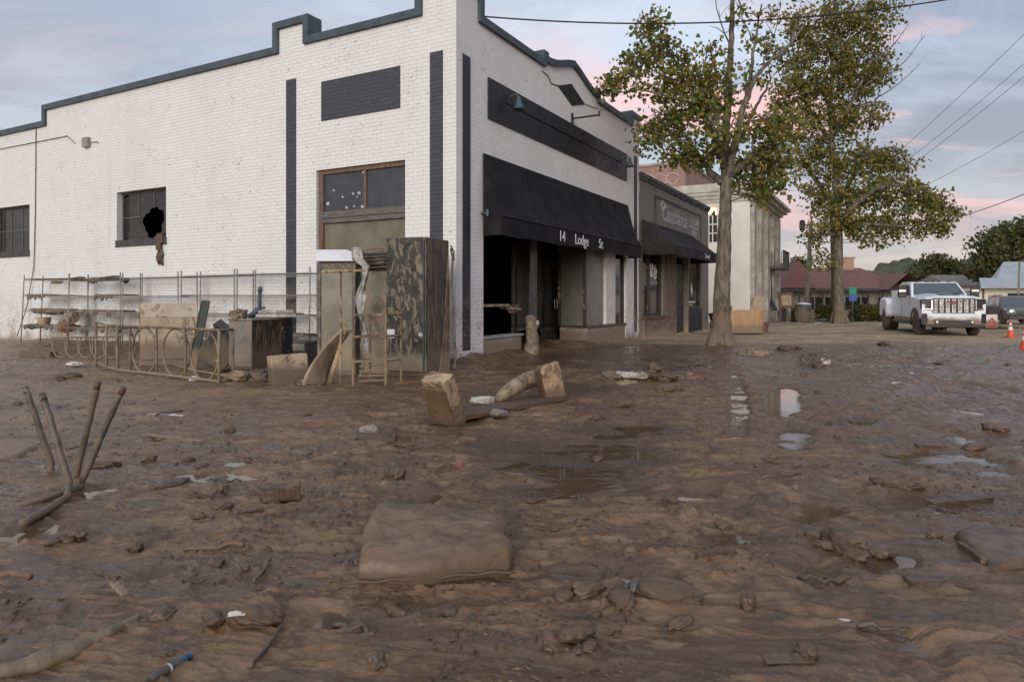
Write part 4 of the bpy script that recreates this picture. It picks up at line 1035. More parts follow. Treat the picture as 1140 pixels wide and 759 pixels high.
cl = thing("leaning_brown_post", "thin brown post standing in front of the pale metal roof", "post", (at(1133, 335, 46).x, 46, -.2)); b_ = MB(); b_.tube([(0, 0, 0), (.12, 0, 4.0)], .06, 8); b_.build("post", M['timber_pole'], cl)
for (px0, px1, py0, pyr, Y, lab) in ((1056, 1092, 318, 305, 95, "grey roofed house half hidden behind the white truck"), (1064, 1086, 308, 301, 130, "tiny house with beige roof among the far trees")):
    hs = thing("distant_house", lab, "house", (at(px0, 333, Y).x, Y, -1.0)); wd = (px1 - px0) / F_ * Y; zb = EYE - (py0 - H_) / F_ * Y + 1; zz = EYE - (pyr - H_) / F_ * Y + 1
    w = MB(); w.box(0, wd, 0, 8, 0, zb); w.build("wall", M['wall_pale'], hs)
    r_ = MB(); r_.add([(-.3, -.4, zb), (wd + .3, -.4, zb), (wd + .3, 8.4, zb), (-.3, 8.4, zb), (-.1, 4, zz), (wd + .1, 4, zz)], [(0, 1, 5, 4), (2, 3, 4, 5), (1, 2, 5), (3, 0, 4), (0, 3, 2, 1)]); r_.build("roof", pmat("grey_brown_shingles", (0.25, 0.22, 0.185), (0.18, 0.16, 0.135), 2, .85, bump=.1), hs)

# wooded hills on the skyline
def hill(Y, pts, depth, name="hill"):
    mb = MB(); n = len(pts); rng = random.Random(int(Y)); P = []
    xs = np.linspace(pts[0][0], pts[-1][0], 260); ys = np.interp(xs, [p[0] for p in pts], [p[1] for p in pts])
    rows = 14
    for j in range(rows):
        q = j / (rows - 1)
        for i, (px, py) in enumerate(zip(xs, ys)):
            p = at(px, py, Y); top = p.z
            h = -2 + (top + 2) * math.sin(q * math.pi / 2) ** 0.8
            bump_ = (vnoise(np.array([i * .35]), np.array([j * .9]))[0] - .5) * .010 * Y
            P.append((p.x + rng.uniform(-.2, .2), Y + depth * (q - 1), h + bump_ * (.3 + q)))
    m_ = len(xs)
    mb.add(P, [(j * m_ + i, j * m_ + i + 1, (j + 1) * m_ + i + 1, (j + 1) * m_ + i) for j in range(rows - 1) for i in range(m_ - 1)])
    o = mb.build(name, pmat("wooded_slope", (0.050, 0.058, 0.036), (0.085, 0.085, 0.05), 0.35, .95, bump=.6, bdist=.6), smooth=False); tag(o, kind="structure"); return o
hill(330, [(780, 312), (860, 306), (960, 303), (985, 293), (1010, 289), (1040, 296), (1075, 287), (1110, 292), (1180, 290), (1300, 300), (1500, 296)], 90)

# ------------------------------------------------------------------ trees
def leaves_mesh(name, clumps, mat, parent, size, seed, origin):
    rng = np.random.RandomState(seed); V = []; 
    for (c, r, n) in clumps:
        u = rng.normal(size=(n, 3)); u /= np.linalg.norm(u, axis=1)[:, None]
        rad = rng.rand(n) ** 0.45
        p = np.array(c) + u * rad[:, None] * np.array(r)
        a = rng.normal(size=(n, 3)); a[:, 2] -= 0.55; a /= np.linalg.norm(a, axis=1)[:, None]
        b = rng.normal(size=(n, 3)); b -= (a * b).sum(1)[:, None] * a; b /= np.linalg.norm(b, axis=1)[:, None]
        nn = np.cross(a, b)
        L_ = size * (0.6 + 0.7 * rng.rand(n))[:, None]; Wd = L_ * (0.36 + .14 * rng.rand(n)[:, None])
        fold = nn * Wd * (0.15 + .5 * rng.rand(n)[:, None])
        v = np.stack([p, p + a * L_ * .40 + b * Wd - fold * -1 * .6, p + a * L_, p + a * L_ * .40 - b * Wd + fold * .6, p + a * L_ * .42], 1)
        V.append(v)
    V = np.concatenate(V) - np.array(origin); n = len(V)
    me = bpy.data.meshes.new(name)
    idx = np.arange(n)[:, None] * 5
    tri = np.concatenate([idx + np.array([[0, 1, 4]]), idx + np.array([[1, 2, 4]]), idx + np.array([[2, 3, 4]]), idx + np.array([[3, 0, 4]])], 1).reshape(-1, 3)
    me.vertices.add(n * 5); me.vertices.foreach_set("co", V.reshape(-1).astype(np.float32))
    me.loops.add(tri.size); me.loops.foreach_set("vertex_index", tri.reshape(-1).astype(np.int32))
    me.polygons.add(len(tri)); me.polygons.foreach_set("loop_start", np.arange(0, tri.size, 3, dtype=np.int32))
    try: me.polygons.foreach_set("loop_total", np.full(len(tri), 3, dtype=np.int32))
    except Exception: pass
    me.update(calc_edges=True); me.validate()
    me.materials.append(mat)
    o = bpy.data.objects.new(name, me); scene.collection.objects.link(o); o.parent = parent
    return o

def wiggle(path, rng, amp, n=10):
    """smooth a coarse path and give it small bends"""
    P = [Vector(p[:3]) for p in path]; Rr = [p[3] for p in path]; out = []
    cum = [0]
    for a, b in zip(P[:-1], P[1:]): cum.append(cum[-1] + (b - a).length)
    def cr(i, t):
        p0, p1, p2, p3 = P[max(i - 1, 0)], P[i], P[i + 1], P[min(i + 2, len(P) - 1)]
        return 0.5 * ((2 * p1) + (p2 - p0) * t + (2 * p0 - 5 * p1 + 4 * p2 - p3) * t * t + (3 * p1 - 3 * p2 + p3 - p0) * t ** 3)
    for i in range(len(P) - 1):
        for k in range(n):
            t = k / n; v = cr(i, t) + Vector((rng.uniform(-amp, amp), rng.uniform(-amp, amp), rng.uniform(-amp, amp) * .4)) * (1 if (i or k) else 0)
            out.append((v, Rr[i] * (1 - t) + Rr[i + 1] * t))
    out.append((P[-1], Rr[-1]))
    return out

def street_tree(name, label, base, Y, trunk, limbs, blobs, leafmat_, barkmat, leafsize, per, seed, bare=(), twig=0.9, cat="tree", depth=1.0):
    """trunk / limbs: photo-pixel paths with radii in metres and a depth offset; blobs: (px, py, rx, ry, dY, weight)"""
    rng = random.Random(seed)
    t = thing(name, label, cat, base)
    b0 = Vector(base); tr = MB(); nodes_ = []
    def add_path(path, amp, n=8, sides=10):
        W = wiggle(path, rng, amp, n)
        tr.tube([p - b0 for p, r in W], [r for p, r in W], sides)
        nodes_.extend(p for p, r in W)
    def P(q): v = at(q[0], q[1], Y + (q[3] if len(q) > 3 else 0)); return (v.x, v.y, v.z, q[2])
    tp = [P(q) for q in trunk]
    add_path(tp, .012, 8, 16)
    # root flare
    b = Vector(tp[0][:3]); r0 = tp[0][3]
    for k in range(6):
        w_ = k * 1.05 + rng.random(); tr.tube([Vector((math.cos(w_) * r0 * .45, math.sin(w_) * r0 * .45, .75 * r0 * 2)) + b - b0, Vector((math.cos(w_) * r0 * .95, math.sin(w_) * r0 * .95, .22 * r0)) + b - b0, Vector((math.cos(w_) * r0 * 1.8, math.sin(w_) * r0 * 1.8, -.3)) + b - b0], [r0 * .5, r0 * .42, r0 * .22], 8)
    for l in limbs: add_path([P(q) for q in l], .03 * depth, 7, 8)
    clumps = []; tw = MB()
    nn = [p.copy() for p in nodes_ if p.z > b0.z + 1.5]
    for (px, py, rx, ry, dY, wt) in blobs:
        c = at(px, py, Y + dY); RX, RZ = rx / F_ * Y, ry / F_ * Y; RY = min(RX, RZ) * 1.05
        k = max(3, int(per * wt * (rx * ry) ** 0.5 / 10))
        for _ in range(k):
            while True:
                u = Vector((rng.uniform(-1, 1), rng.uniform(-1, 1), rng.uniform(-1, 1)))
                if u.length < 1: break
            u = u * (0.6 + .55 * u.length)
            q = c + Vector((u.x * RX, u.y * RY, u.z * RZ))
            s_ = rng.uniform(.22, .50) * twig
            clumps.append((tuple(q), (s_ * 1.2, s_ * 1.1, s_ * .8), rng.randint(8, 20)))
            nb = min(nn, key=lambda p: (p - q).length_squared + (4 if p.z > q.z + .4 else 0))
            if (nb - q).length < 4.5:
                mid = nb.lerp(q, .5) + Vector((rng.uniform(-.15, .15), rng.uniform(-.15, .15), rng.uniform(0, .25)))
                tw.tube([nb - b0, mid - b0, q - b0], [.022 * twig, .013 * twig, .005], 4, cap=False)
                if rng.random() < .35: nn.append(mid)
    for path in bare:
        W = wiggle([P(q) for q in path], rng, .03, 5); tw.tube([p - b0 for p, r in W], [r for p, r in W], 4)
        for p, r in W[3::2]:
            for _ in range(2):
                e = p + Vector((rng.uniform(-.5, .5), rng.uniform(-.4, .4), rng.uniform(.0, .6))); tw.tube([p - b0, p.lerp(e, .5) + Vector((0, 0, .06)) - b0, e - b0], [r * .6, r * .45, .003], 4)
    tro = tr.build("trunk", barkmat, t, smooth=True)
    tw.build("twigs", barkmat, tro, smooth=True)
    leaves_mesh("crown", clumps, leafmat_, t, leafsize, seed, base)
    return t

# nearest tree, in front of the grey shop
b = on_mud(803, 384); Y1 = b.y
street_tree("street_tree", "tall tree with pale mud-washed trunk and thinning autumn leaves, nearest the shops", (b.x, b.y, b.z - .05), Y1,
    [(802, 388, .31), (803, 370, .255), (804, 330, .215), (806, 270, .180), (808, 215, .145), (809, 190, .15)],
    [[(809, 195, .13), (807, 165, .115), (810, 120, .10, .2), (813, 60, .075, .2), (816, 0, .06, .2), (819, -60, .03, .2)],
     [(808, 200, .13), (818, 165, .11, -.3), (828, 120, .085, -.5), (846, 80, .05, -.6), (880, 48, .03, -.6), (905, 10, .015, -.6)],
     [(830, 112, .06, -.5), (840, 50, .035, -.4), (848, 5, .018, -.3)],
     [(806, 205, .11), (790, 190, .09, .3), (775, 170, .065, .6), (762, 150, .04, .8), (742, 128, .025, .8)],
     [(806, 180, .10, .1), (795, 150, .08, .3), (780, 115, .055, .5), (760, 80, .035, .7), (735, 45, .02, .8)],
     [(780, 118, .04, .4), (745, 108, .03, .1), (708, 100, .018, -.1), (676, 108, .008, -.2)],
     [(812, 195, .10), (832, 178, .075, .5), (852, 160, .05, .9), (870, 140, .03, 1.0)],
     [(811, 178, .08), (826, 150, .06, .7), (842, 118, .04, 1.2), (858, 90, .025, 1.3)],
     [(806, 190, .08), (800, 160, .06, -.9), (790, 130, .035, -1.4)]],
    [(722, 38, 18, 16, .6, 1.0), (735, 62, 26, 18, .6, 1.2), (708, 72, 20, 12, .5, 1.0), (690, 92, 22, 10, .0, 1.0), (745, 95, 34, 18, .5, 1.3), (772, 120, 34, 26, .4, 1.5),
     (738, 135, 26, 16, .6, 1.1), (718, 156, 18, 14, .4, .9), (756, 165, 26, 16, .4, 1.2), (790, 85, 16, 24, .2, .8), (778, 178, 22, 12, .3, 1.0), (800, 150, 26, 26, -.6, 1.2),
     (835, 190, 26, 18, .5, 1.3), (862, 178, 26, 22, .8, 1.5), (845, 215, 18, 18, .4, .9), (868, 145, 24, 26, .9, 1.3), (845, 140, 22, 20, .2, 1.0), (862, 205, 18, 14, .7, .8), (800, 115, 22, 18, -.2, .8),
     (760, 60, 14, 12, .6, .7), (674, 100, 10, 8, -.1, .7), (830, 90, 18, 18, -.4, .5), (850, 50, 18, 20, -.4, .35), (835, 20, 20, 16, -.3, .3), (870, 70, 16, 18, .2, .5), (780, 90, 22, 22, .3, .6), (800, 60, 12, 20, .1, .3), (730, 20, 12, 8, .6, .4), (860, 15, 14, 12, -.3, .3)],
    M['leaf_near'], M['bark'], 0.132, 11, 5,
    bare=[[(816, 60, .03, .2), (800, 20, .015, .1), (795, -20, .006, .1)], [(846, 80, .03, -.6), (862, 40, .015, -.5), (868, 10, .006, -.5)], [(840, 50, .02, -.4), (825, 15, .01, -.4), (820, -10, .005, -.4)], [(880, 48, .02, -.6), (890, 15, .01, -.5), (893, -10, .005, -.5)], [(760, 150, .012, .8), (740, 162, .008, .6), (730, 170, .004, .5)]])
# second tree, beyond
b = G(937, 357.5, -.08); Y2 = b.y
street_tree("street_tree", "broad tree with dense olive and rust leaves standing behind the white truck", (b.x, b.y, gz(b.x, b.y) - .05), Y2,
    [(934, 358.5, .40), (934, 345, .31), (933, 310, .27), (933, 270, .25), (933, 240, .23)],
    [[(933, 242, .20), (930, 200, .18), (926, 150, .15), (925, 90, .11), (928, 40, .08), (930, 0, .04)],
     [(934, 250, .22), (955, 225, .16, -1), (985, 205, .11, -1.5), (1020, 215, .06, -1.5), (1050, 232, .03, -1.5)],
     [(933, 240, .2), (915, 210, .15, 1), (895, 180, .1, 1.5), (880, 150, .06, 1.5)],
     [(927, 160, .15), (900, 120, .1, 1), (885, 80, .06, 1), (880, 40, .03, 1)], [(927, 150, .15), (950, 110, .1, -1), (968, 70, .06, -1), (985, 40, .03, -1)],
     [(932, 230, .16), (960, 180, .11, 1), (985, 165, .06, 1.5), (1010, 170, .03, 1.5)], [(934, 262, .12), (912, 262, .08, -1), (898, 275, .04, -1)], [(934, 255, .14), (965, 250, .09, -1.5), (1000, 252, .05, -2), (1030, 250, .03, -2)]],
    [(922, 22, 34, 22, 0, 1.3), (958, 25, 26, 22, -.5, 1.1), (900, 55, 28, 24, .5, 1.3), (940, 60, 34, 26, -.5, 1.6), (972, 55, 18, 20, -.5, .8), (890, 95, 26, 24, .8, 1.3), (930, 100, 34, 24, 0, 1.5), (962, 92, 18, 20, -.6, .9),
     (882, 135, 24, 22, 1, 1.2), (920, 140, 32, 24, 0, 1.4), (952, 130, 16, 18, -.5, .8), (900, 175, 26, 22, .8, 1.2), (940, 180, 34, 22, 0, 1.5), (975, 175, 28, 18, .8, 1.2), (1000, 185, 22, 14, 1.0, .9),
     (920, 215, 26, 20, .5, 1.2), (960, 215, 32, 20, -.6, 1.5), (1000, 215, 30, 18, -1.0, 1.3), (1032, 225, 24, 16, -1.4, 1.1), (1052, 240, 16, 12, -1.5, .8), (930, 245, 26, 16, -.4, 1.0), (970, 248, 30, 14, -1.2, 1.2), (1010, 248, 30, 14, -1.6, 1.1), (1040, 258, 20, 9, -1.6, .6),
     (908, 262, 14, 14, -.8, .6), (914, 290, 12, 12, -.8, .5), (955, 265, 14, 8, -1, .5), (985, 268, 16, 7, -1.5, .4), (985, 18, 18, 18, -.5, .7), (982, 75, 16, 18, -.5, .6), (885, 30, 18, 18, 1, .8), (870, 105, 16, 20, 1, .7), (975, 130, 16, 16, .2, .6)],
    M['leaf_far'], M['bark'], 0.200, 22, 9, twig=1.35, depth=2.2,
    bare=[[(968, 70, .05, -1), (995, 50, .025, -1), (1012, 25, .01, -1)], [(962, 95, .05, -1), (1000, 75, .025, -1), (1030, 40, .01, -1)], [(975, 110, .04, -1), (1005, 90, .02, -1), (1025, 70, .01, -1)]])
# slimmer trunk just behind it
b = G(946, 355, -.2)
t = thing("slim_tree_trunk", "slim dark trunk rising close behind the broad tree", "tree", (b.x + .2, b.y + 3, gz(b.x, b.y + 3) - .1))
s_ = MB(); s_.tube([(0, 0, 0), (.05, 0, 3), (-.05, 0, 7), (-.3, .2, 11)], [.17, .15, .13, .06], 12); s_.build("trunk", M['bark_dark'], t, smooth=True)

def mass_tree(label, px, py_base, Y, blobs, mat, leaf, per, seed, name="background_tree", trunk_r=.35, cat="tree"):
    rng = random.Random(seed); b = at(px, py_base, Y); base = (b.x, Y, b.z); t = thing(name, label, cat, base, group=None)
    tr = MB(); topz = min(q[1] for q in blobs); tp = at(px, (topz + py_base) / 2, Y)
    tr.tube([(0, 0, -1), (0, 0, (tp.z - b.z) * .6), (.3, 0, tp.z - b.z)], [trunk_r, trunk_r * .8, trunk_r * .4], 8)
    cl = []
    for (x, y, rx, ry) in blobs:
        c = at(x, y, Y + rng.uniform(-1, 1)); RX, RZ = rx / F_ * Y, ry / F_ * Y
        cc = c - Vector(base); tr.tube([(0, 0, max(.2, cc.z * .35)), tuple(cc * .7 + Vector((0, 0, .1 * cc.z))), tuple(cc)], [trunk_r * .4, trunk_r * .25, .05], 5)
        for _ in range(int(per * rx * ry / 60) + 4):
            u = Vector((rng.gauss(0, 1), rng.gauss(0, 1), rng.gauss(0, 1))).normalized() * rng.random() ** .4
            q = c + Vector((u.x * RX, u.y * RX, u.z * RZ)); s_ = rng.uniform(.5, 1.0) * leaf * 3
            cl.append((tuple(q), (s_, s_, s_ * .7), rng.randint(16, 30)))
    tr.build("trunk", M['bark_dark'], t, smooth=True)
    leaves_mesh("crown", cl, mat, t, leaf, seed, base)
mass_tree("big dark green tree towering behind the pale store at the right", 1128, 325, 85, [(1105, 300, 20, 20), (1100, 275, 18, 20), (1122, 262, 22, 16), (1145, 258, 24, 16), (1130, 285, 28, 20), (1160, 280, 26, 24), (1108, 312, 20, 14), (1180, 262, 26, 22), (1092, 292, 10, 14)], M['leaf_green'], .42, 6, 3, trunk_r=.6)
mass_tree("round olive green tree behind the white truck cab", 1040, 318, 105, [(1040, 298, 24, 14), (1022, 305, 16, 10), (1055, 304, 16, 12), (1042, 288, 12, 6)], M['leaf_green'], .48, 6, 4)
mass_tree("low bushy tree between the truck and the big dark tree", 1078, 318, 120, [(1075, 296, 16, 10), (1085, 305, 14, 12), (1068, 306, 10, 8)], M['leaf_green'], .5, 5, 6)
mass_tree("dark bushy tree poking above the red depot roof", 897, 320, 110, [(889, 290, 7, 5), (896, 294, 8, 5)], M['leaf_hedge'], .4, 6, 8)
# clipped hedges by the tree foot
def hedge(label, px0, px1, py0, py1, Y, seed):
    a = at(px0, py1, Y); c = at(px1, py0, Y); base = ((a.x + c.x) / 2, Y, gz((a.x + c.x) / 2, Y)); t = thing("hedge", label, "hedge", base)
    rng = random.Random(seed); hw = (c.x - a.x) / 2; hh = max(.6, c.z - base[2]); cl = []
    for _ in range(int(hw * 130)):
        x = rng.uniform(-hw, hw); y = rng.uniform(-.5, .5); z = rng.uniform(.05, hh * (.85 + .25 * rng.random()))
        cl.append(((base[0] + x, base[1] + y, base[2] + z), (.22, .22, .18), 22))
    st = MB()
    for k in range(int(hw * 4)): x = rng.uniform(-hw, hw); st.tube([(x, 0, -.1), (x + .1, .05, hh * .5), (x + rng.uniform(-.3, .3), .1, hh * .85)], [.03, .02, .01], 5)
    st.build("stems", M['bark_dark'], t); leaves_mesh("foliage", cl, M['leaf_hedge'], t, .13, seed, base)
hedge("dark green hedge left of the broad tree's foot", 910, 928, 341, 356, 44, 2)
hedge("dark green hedge right of the broad tree's foot", 944, 984, 340, 357, 44, 3)

# ------------------------------------------------------------------ utility pole, wires, signs, cones
Yp = 56
pb = at(897, 349, Yp); pole = thing("utility_pole", "leaning utility pole with cross arm beside the cream hall", "pole", (pb.x, Yp, -.4))
tp_ = at(903, 247, Yp); p_ = MB(); p_.tube([(0, 0, 0), ((tp_.x - pb.x) * .5, 0, 4), (tp_.x - pb.x, 0, tp_.z + .4)], [.2, .17, .13], 12); p_.build("pole", M['timber_pole'], pole, smooth=True)
ca = MB(); x_ = tp_.x - pb.x; z_ = tp_.z + .4; ca.box(x_ - .8, x_ + 1.25, -.18, -.08, z_ - .35, z_ - .22); ca.build("cross_arm", M['timber_pole'], pole)
ins = MB()
for k in (-.7, -.3, .5, 1.1): ins.lathe([(.05, 0), (.07, .05), (.04, .12), (.06, .16), (.02, .22)], 10, Matrix.Translation((x_ + k, -.13, z_ - .22)))
ins.build("insulator", M['concrete'], pole)
tr = MB(); tr.lathe([(.02, 0), (.2, .02), (.22, .2), (.22, .75), (.18, .85), (.05, .9)], 14, Matrix.Translation((x_ - .75, -.05, z_ - .75))); tr.build("transformer", M['coping_dark'], pole, smooth=False)
def cable(name, label, p0, p1, sag, r, via=None):
    b_ = MB(); P0_, P1_ = Vector(p0), Vector(p1); b_.tube([P0_.lerp(P1_, i / 30) - Vector((0, 0, sag * 4 * (i / 30) * (1 - i / 30))) for i in range(31)], r, 6)
    return tag(b_.build(name, M['wire'], None), label, "cable")
cable("overhead_cable", "thick black cable sagging across the sky in front of both street trees", at(520, 17, 14.6), at(1235, -38, 15.5), .62, .016)
cable("overhead_cable", "black cable dropping to the right edge from the broad tree", at(930, 268, 40), at(1230, 175, 34), .8, .022)
cable("overhead_cable", "highest thin wire at the upper right sky", at(905, 249, 56), at(1240, -62, 36), .6, .014)
cable("overhead_cable", "upper of the paired thin wires crossing the pink cloud", at(907, 250, 56), at(1240, -20, 38), .8, .014)
cable("overhead_cable", "lower of the paired thin wires crossing the pink cloud", at(912, 251, 56), at(1240, -2, 38), .8, .014)
cable("overhead_cable", "lowest thin wire running right above the far trees", at(918, 252, 56), at(1240, 80, 44), 1.0, .014)

sp = at(949, 345, 40); sg = thing("street_sign", "green sign over a blue sign on a thin post between tree and truck", "sign", (sp.x, 40, gz(sp.x, 40)))
b_ = MB(); b_.tube([(0, 0, -.1), (0, 0, 2.1)], .03, 8); b_.build("post", M['steel_frame'], sg)
b_ = MB(); b_.box(-.22, .22, -.05, -.03, 1.72, 2.12); b_.build("green_panel", M['sign_green'], sg)
b_ = MB(); b_.box(-.22, .24, -.055, -.031, 1.30, 1.70); b_.build("blue_panel", M['sign_blue'], sg)

def cone(label, px, py, h=.62):
    p = on_mud(px, py); t = thing("traffic_cone", label, "traffic cone", (p.x, p.y, p.z), group="orange traffic cones at the right")
    b_ = MB(); s = h / .7; b_.lathe([(.135 * s, .03 * s), (.03 * s, .68 * s), (.022 * s, .70 * s)], 20); b_.build("cone", M['orange'], t, smooth=False)
    b_ = MB(); b_.box(-.19 * s, .19 * s, -.19 * s, .19 * s, 0, .035 * s); b_.build("base", M['orange'], t, bevel=.01)
    for z0, z1 in ((.32, .46), (.53, .60)):
        r = lambda z: (.135 - .105 * (z - .03) / .65) * s + .003
        b_ = MB(); b_.lathe([(r(z0), z0 * s), (r(z1), z1 * s)], 20); b_.build("reflective_band", M['reflective'], t)
cone("orange cone with white band standing right of the white truck", 1125, 375.5, .52)
cone("orange cone cut off by the right edge of the photo", 1141, 389, .52)
wp = at(1104, 357, 30); ws = thing("warning_sign", "small white board with red warning triangle on the grass by the truck", "sign", (wp.x, 30, gz(wp.x, 30)), rz=.1)
b_ = MB(); b_.box(-.28, .28, 0, .03, .08, .66); b_.build("board", M['white_trim'], ws, bevel=.005)
b_ = MB()
for i in range(3):
    A = [(-.2, .16), (.2, .16), (0, .52)]; a, c = A[i], A[(i + 1) % 3]; b_.tube([(a[0], -.008, a[1]), (c[0], -.008, c[1])], .03, 6)
b_.build("red_triangle", M['red_paint'], ws)
b_ = MB(); b_.tube([(-.2, .03, .3), (-.2, .3, 0)], .012, 6); b_.tube([(.2, .03, .3), (.2, .3, 0)], .012, 6); b_.tube([(-.26, .015, .09), (-.26, .015, -.02)], .012, 6); b_.tube([(.26, .015, .09), (.26, .015, -.02)], .012, 6); b_.build("stand", M['steel_frame'], ws)
gs = MB()
rng = np.random.RandomState(5); c_ = at(1106, 357, 30.5)
for _ in range(1400):
    x, y = c_.x + rng.normal() * .75, 30.8 + rng.normal() * .35; z = gz(x, y) if _ % 20 == 0 else z if _ else 0
    h = .05 + .12 * rng.rand(); dx, dy = rng.normal() * .04, rng.normal() * .04
    gs.add([(x - .012, y, z - .02), (x + .012, y, z - .02), (x + dx, y + dy, z + h)], [(0, 1, 2)])
tag(gs.build("grass_tuft", M['leaf_green'], None, recalc=False), "strip of grass behind the truck beside the warning sign", "grass", kind="stuff")

# plywood hoarding in front of the hall
pb = on_mud(833, 369)
hb = thing("plywood_hoarding", "raw plywood box hoarding at the foot of the cream hall beside the tree trunk", "hoarding", (pb.x, pb.y, pb.z - .05), BROT * 0)
wd = 33 / F_ * pb.y
b_ = MB(); b_.box(-wd * .62, wd * .5, 0, .02, 0, .86); b_.build("front_panel", M['plywood'], hb)
b_ = MB(); b_.box(wd * .5 - .02, wd * .5, .022, 1.1, 0, .85, Matrix.Rotation(-.25, 4, 'Z')); b_.build("side_panel", M['plywood'], hb)
b_ = MB(); b_.box(-wd * .62, wd * .5, .022, 1.0, .80, .82); b_.build("top_panel", M['plywood'], hb)
b_ = MB()
for x in (-wd * .58, 0, wd * .46): b_.box(x, x + .04, .022, .06, 0, .79)
b_.build("batten", M['raw_wood'], hb)
p = at(845, 344, pb.y + 1.0)
lb = thing("leaning_board", "pale board leaning upright behind the plywood hoarding", "board", (p.x, pb.y + 1.25, pb.z), rot=(R(-6), R(3), .05)); b_ = MB(); b_.box(-.26, .26, 0, .025, 0, 1.35); b_.build("board", M['tan_board'], lb)
# clutter at the foot of the hall and depot
Yc = 43
def at_g(px, Y): x = (px - 570) / F_ * Y; return Vector((x, Y, gz(x, Y)))
p = at_g(860, Yc); pt = thing("patio_table", "small slatted patio table carrying a folded black parasol beside the hall", "table", p)
b_ = MB(); b_.box(-.55, .55, -.4, .4, .68, .73); b_.build("tabletop", M['grey_wood'], pt)
for sx in (-.5, .5):
    for sy in (-.35, .35): b_ = MB(); b_.box(sx - .03, sx + .03, sy - .03, sy + .03, 0, .679); b_.build("leg", M['grey_wood'], pt)
b_ = MB(); b_.box(-.46, .46, -.37, -.33, .25, .30); b_.box(-.46, .46, .33, .37, .25, .30); b_.build("stretcher", M['grey_wood'], pt)
pr = thing("folded_parasol", "black parasol flaring at the bottom on the patio table", "parasol", (p.x - .05, p.y, p.z + .733)); b_ = MB(); b_.lathe([(.36, 0), (.30, .2), (.14, .5), (.05, .75), (.03, 1.9)], 14); b_.build("canopy", M['black_trim'], pr); b_ = MB(); b_.tube([(0, 0, 1.9), (0, 0, 2.6)], .025, 8); b_.build("pole", M['black_trim'], pr)
p = at_g(894, 41); bn = thing("black_barrel_planter", "black barrel with a white lid among rubbish at the pole foot", "barrel", p); b_ = MB(); b_.lathe([(.40, 0), (.5, .3), (.52, .6), (.46, 1.05), (.44, 1.1)], 20); b_.build("barrel", M['black_steel2'], bn, smooth=False); b_ = MB(); b_.lathe([(.40, 1.101), (.38, 1.16), (.1, 1.22)], 20, Matrix.Rotation(.06, 4, 'Y')); b_.build("lid", M['white_plastic'], bn)
p = at_g(883, 42); bp = thing("wooden_pallet_stack", "broken pale pallet boards stacked left of the black barrel", "pallet", p); b_ = MB()
for k in range(5): b_.box(-.6, .6, -.4, .4, .05 + .17 * k, .08 + .17 * k, Matrix.Rotation(.03 * k, 4, 'Z'))
b_.build("deck_boards", M['grey_wood'], bp)
for x in (-.55, 0, .5): b_ = MB(); b_.box(x, x + .09, -.36, .36, .0, .90); b_.build("stringer", M['grey_wood'], bp)
p = at_g(904, 40); bp = thing("fallen_planks", "jumble of pale fallen planks lying right of the black barrel", "planks", p)
for k in range(5): b_ = MB(); b_.box(-.8, .8, -.06, .06, 0, .03, Matrix.Translation((.05 * k, 0, .06 + .05 * k)) @ Matrix.Rotation(.6 * k - 1, 4, 'Z') @ Matrix.Rotation(.15 * (k - 2), 4, 'Y')); b_.build("plank", M['grey_wood'] if k % 2 else M['tan_board'], bp)
p = at_g(890, 38.5); bp = thing("metal_sheet_scrap", "flat pale sheet of scrap lying in the dirt before the barrel", "scrap", p); b_ = MB(); b_.box(-.95, .95, -.3, .3, .03, .045, Matrix.Rotation(.05, 4, 'Y')); b_.prism([(.9, -.3, 0), (1.3, -.1, .12), (.9, .3, .02)], (0, 0, .01)); b_.build("sheet", M['wrap'], bp)
p = at_g(877, 46); bp = thing("loose_wooden_door", "brown wooden door leaning by the left end of the depot", "door", p, rot=(R(-8), 0, .1)); b_ = MB(); b_.box(-.5, .5, 0, .05, 0, 1.95); b_.build("panel", M['wood_frame'], bp, bevel=.01); b_ = MB(); b_.box(-.35, .35, -.02, -.001, 1.05, 1.75); b_.box(-.35, .35, -.02, -.001, .2, .85); b_.build("raised_field", M['tan_board'], bp)
p = at_g(851, 27.5); bp = thing("red_bucket", "dull red bucket standing at the right end of the plywood hoarding", "bucket", p); b_ = MB(); b_.lathe([(.13, 0), (.17, .38), (.175, .40), (.16, .40), (.12, .03)], 16); b_.build("bucket", M['red_shingle'], bp); b_ = MB(); b_.tube([(-.17, 0, .38), (-.12, 0, .52), (0, 0, .57), (.12, 0, .52), (.17, 0, .38)], .008, 5); b_.build("handle", M['steel_frame'], bp)
# parked bicycle-like dark shape between grey shop and tree: a wheelbarrow on end
p = Vector(loc2w(19.9, -.5)); p.z = gz(p.x, p.y)
wb = thing("parked_scooter", "small dark scooter half hidden between the grey shop and the tree trunk", "scooter", p, .4)
for x in (-.45, .45): b_ = MB(); b_.tube([(x + .22 * math.cos(i * .524), 0, .24 + .22 * math.sin(i * .524)) for i in range(13)], .045, 8); b_.build("wheel", M['tyre'], wb, smooth=True)
b_ = MB(); b_.prism([(-.55, -.13, .3), (.2, -.13, .25), (.42, -.13, .6), (.36, -.13, 1.0), (.25, -.13, .65), (.0, -.13, .42), (-.25, -.13, .75), (-.7, -.13, .72)], (0, .26, 0)); b_.build("body", M['black_trim'], wb, bevel=.02); b_ = MB(); b_.tube([(.36, -.32, 1.02), (.37, 0, 1.0), (.36, .32, 1.02)], .02, 6); b_.build("handlebar", M['chrome'], wb)


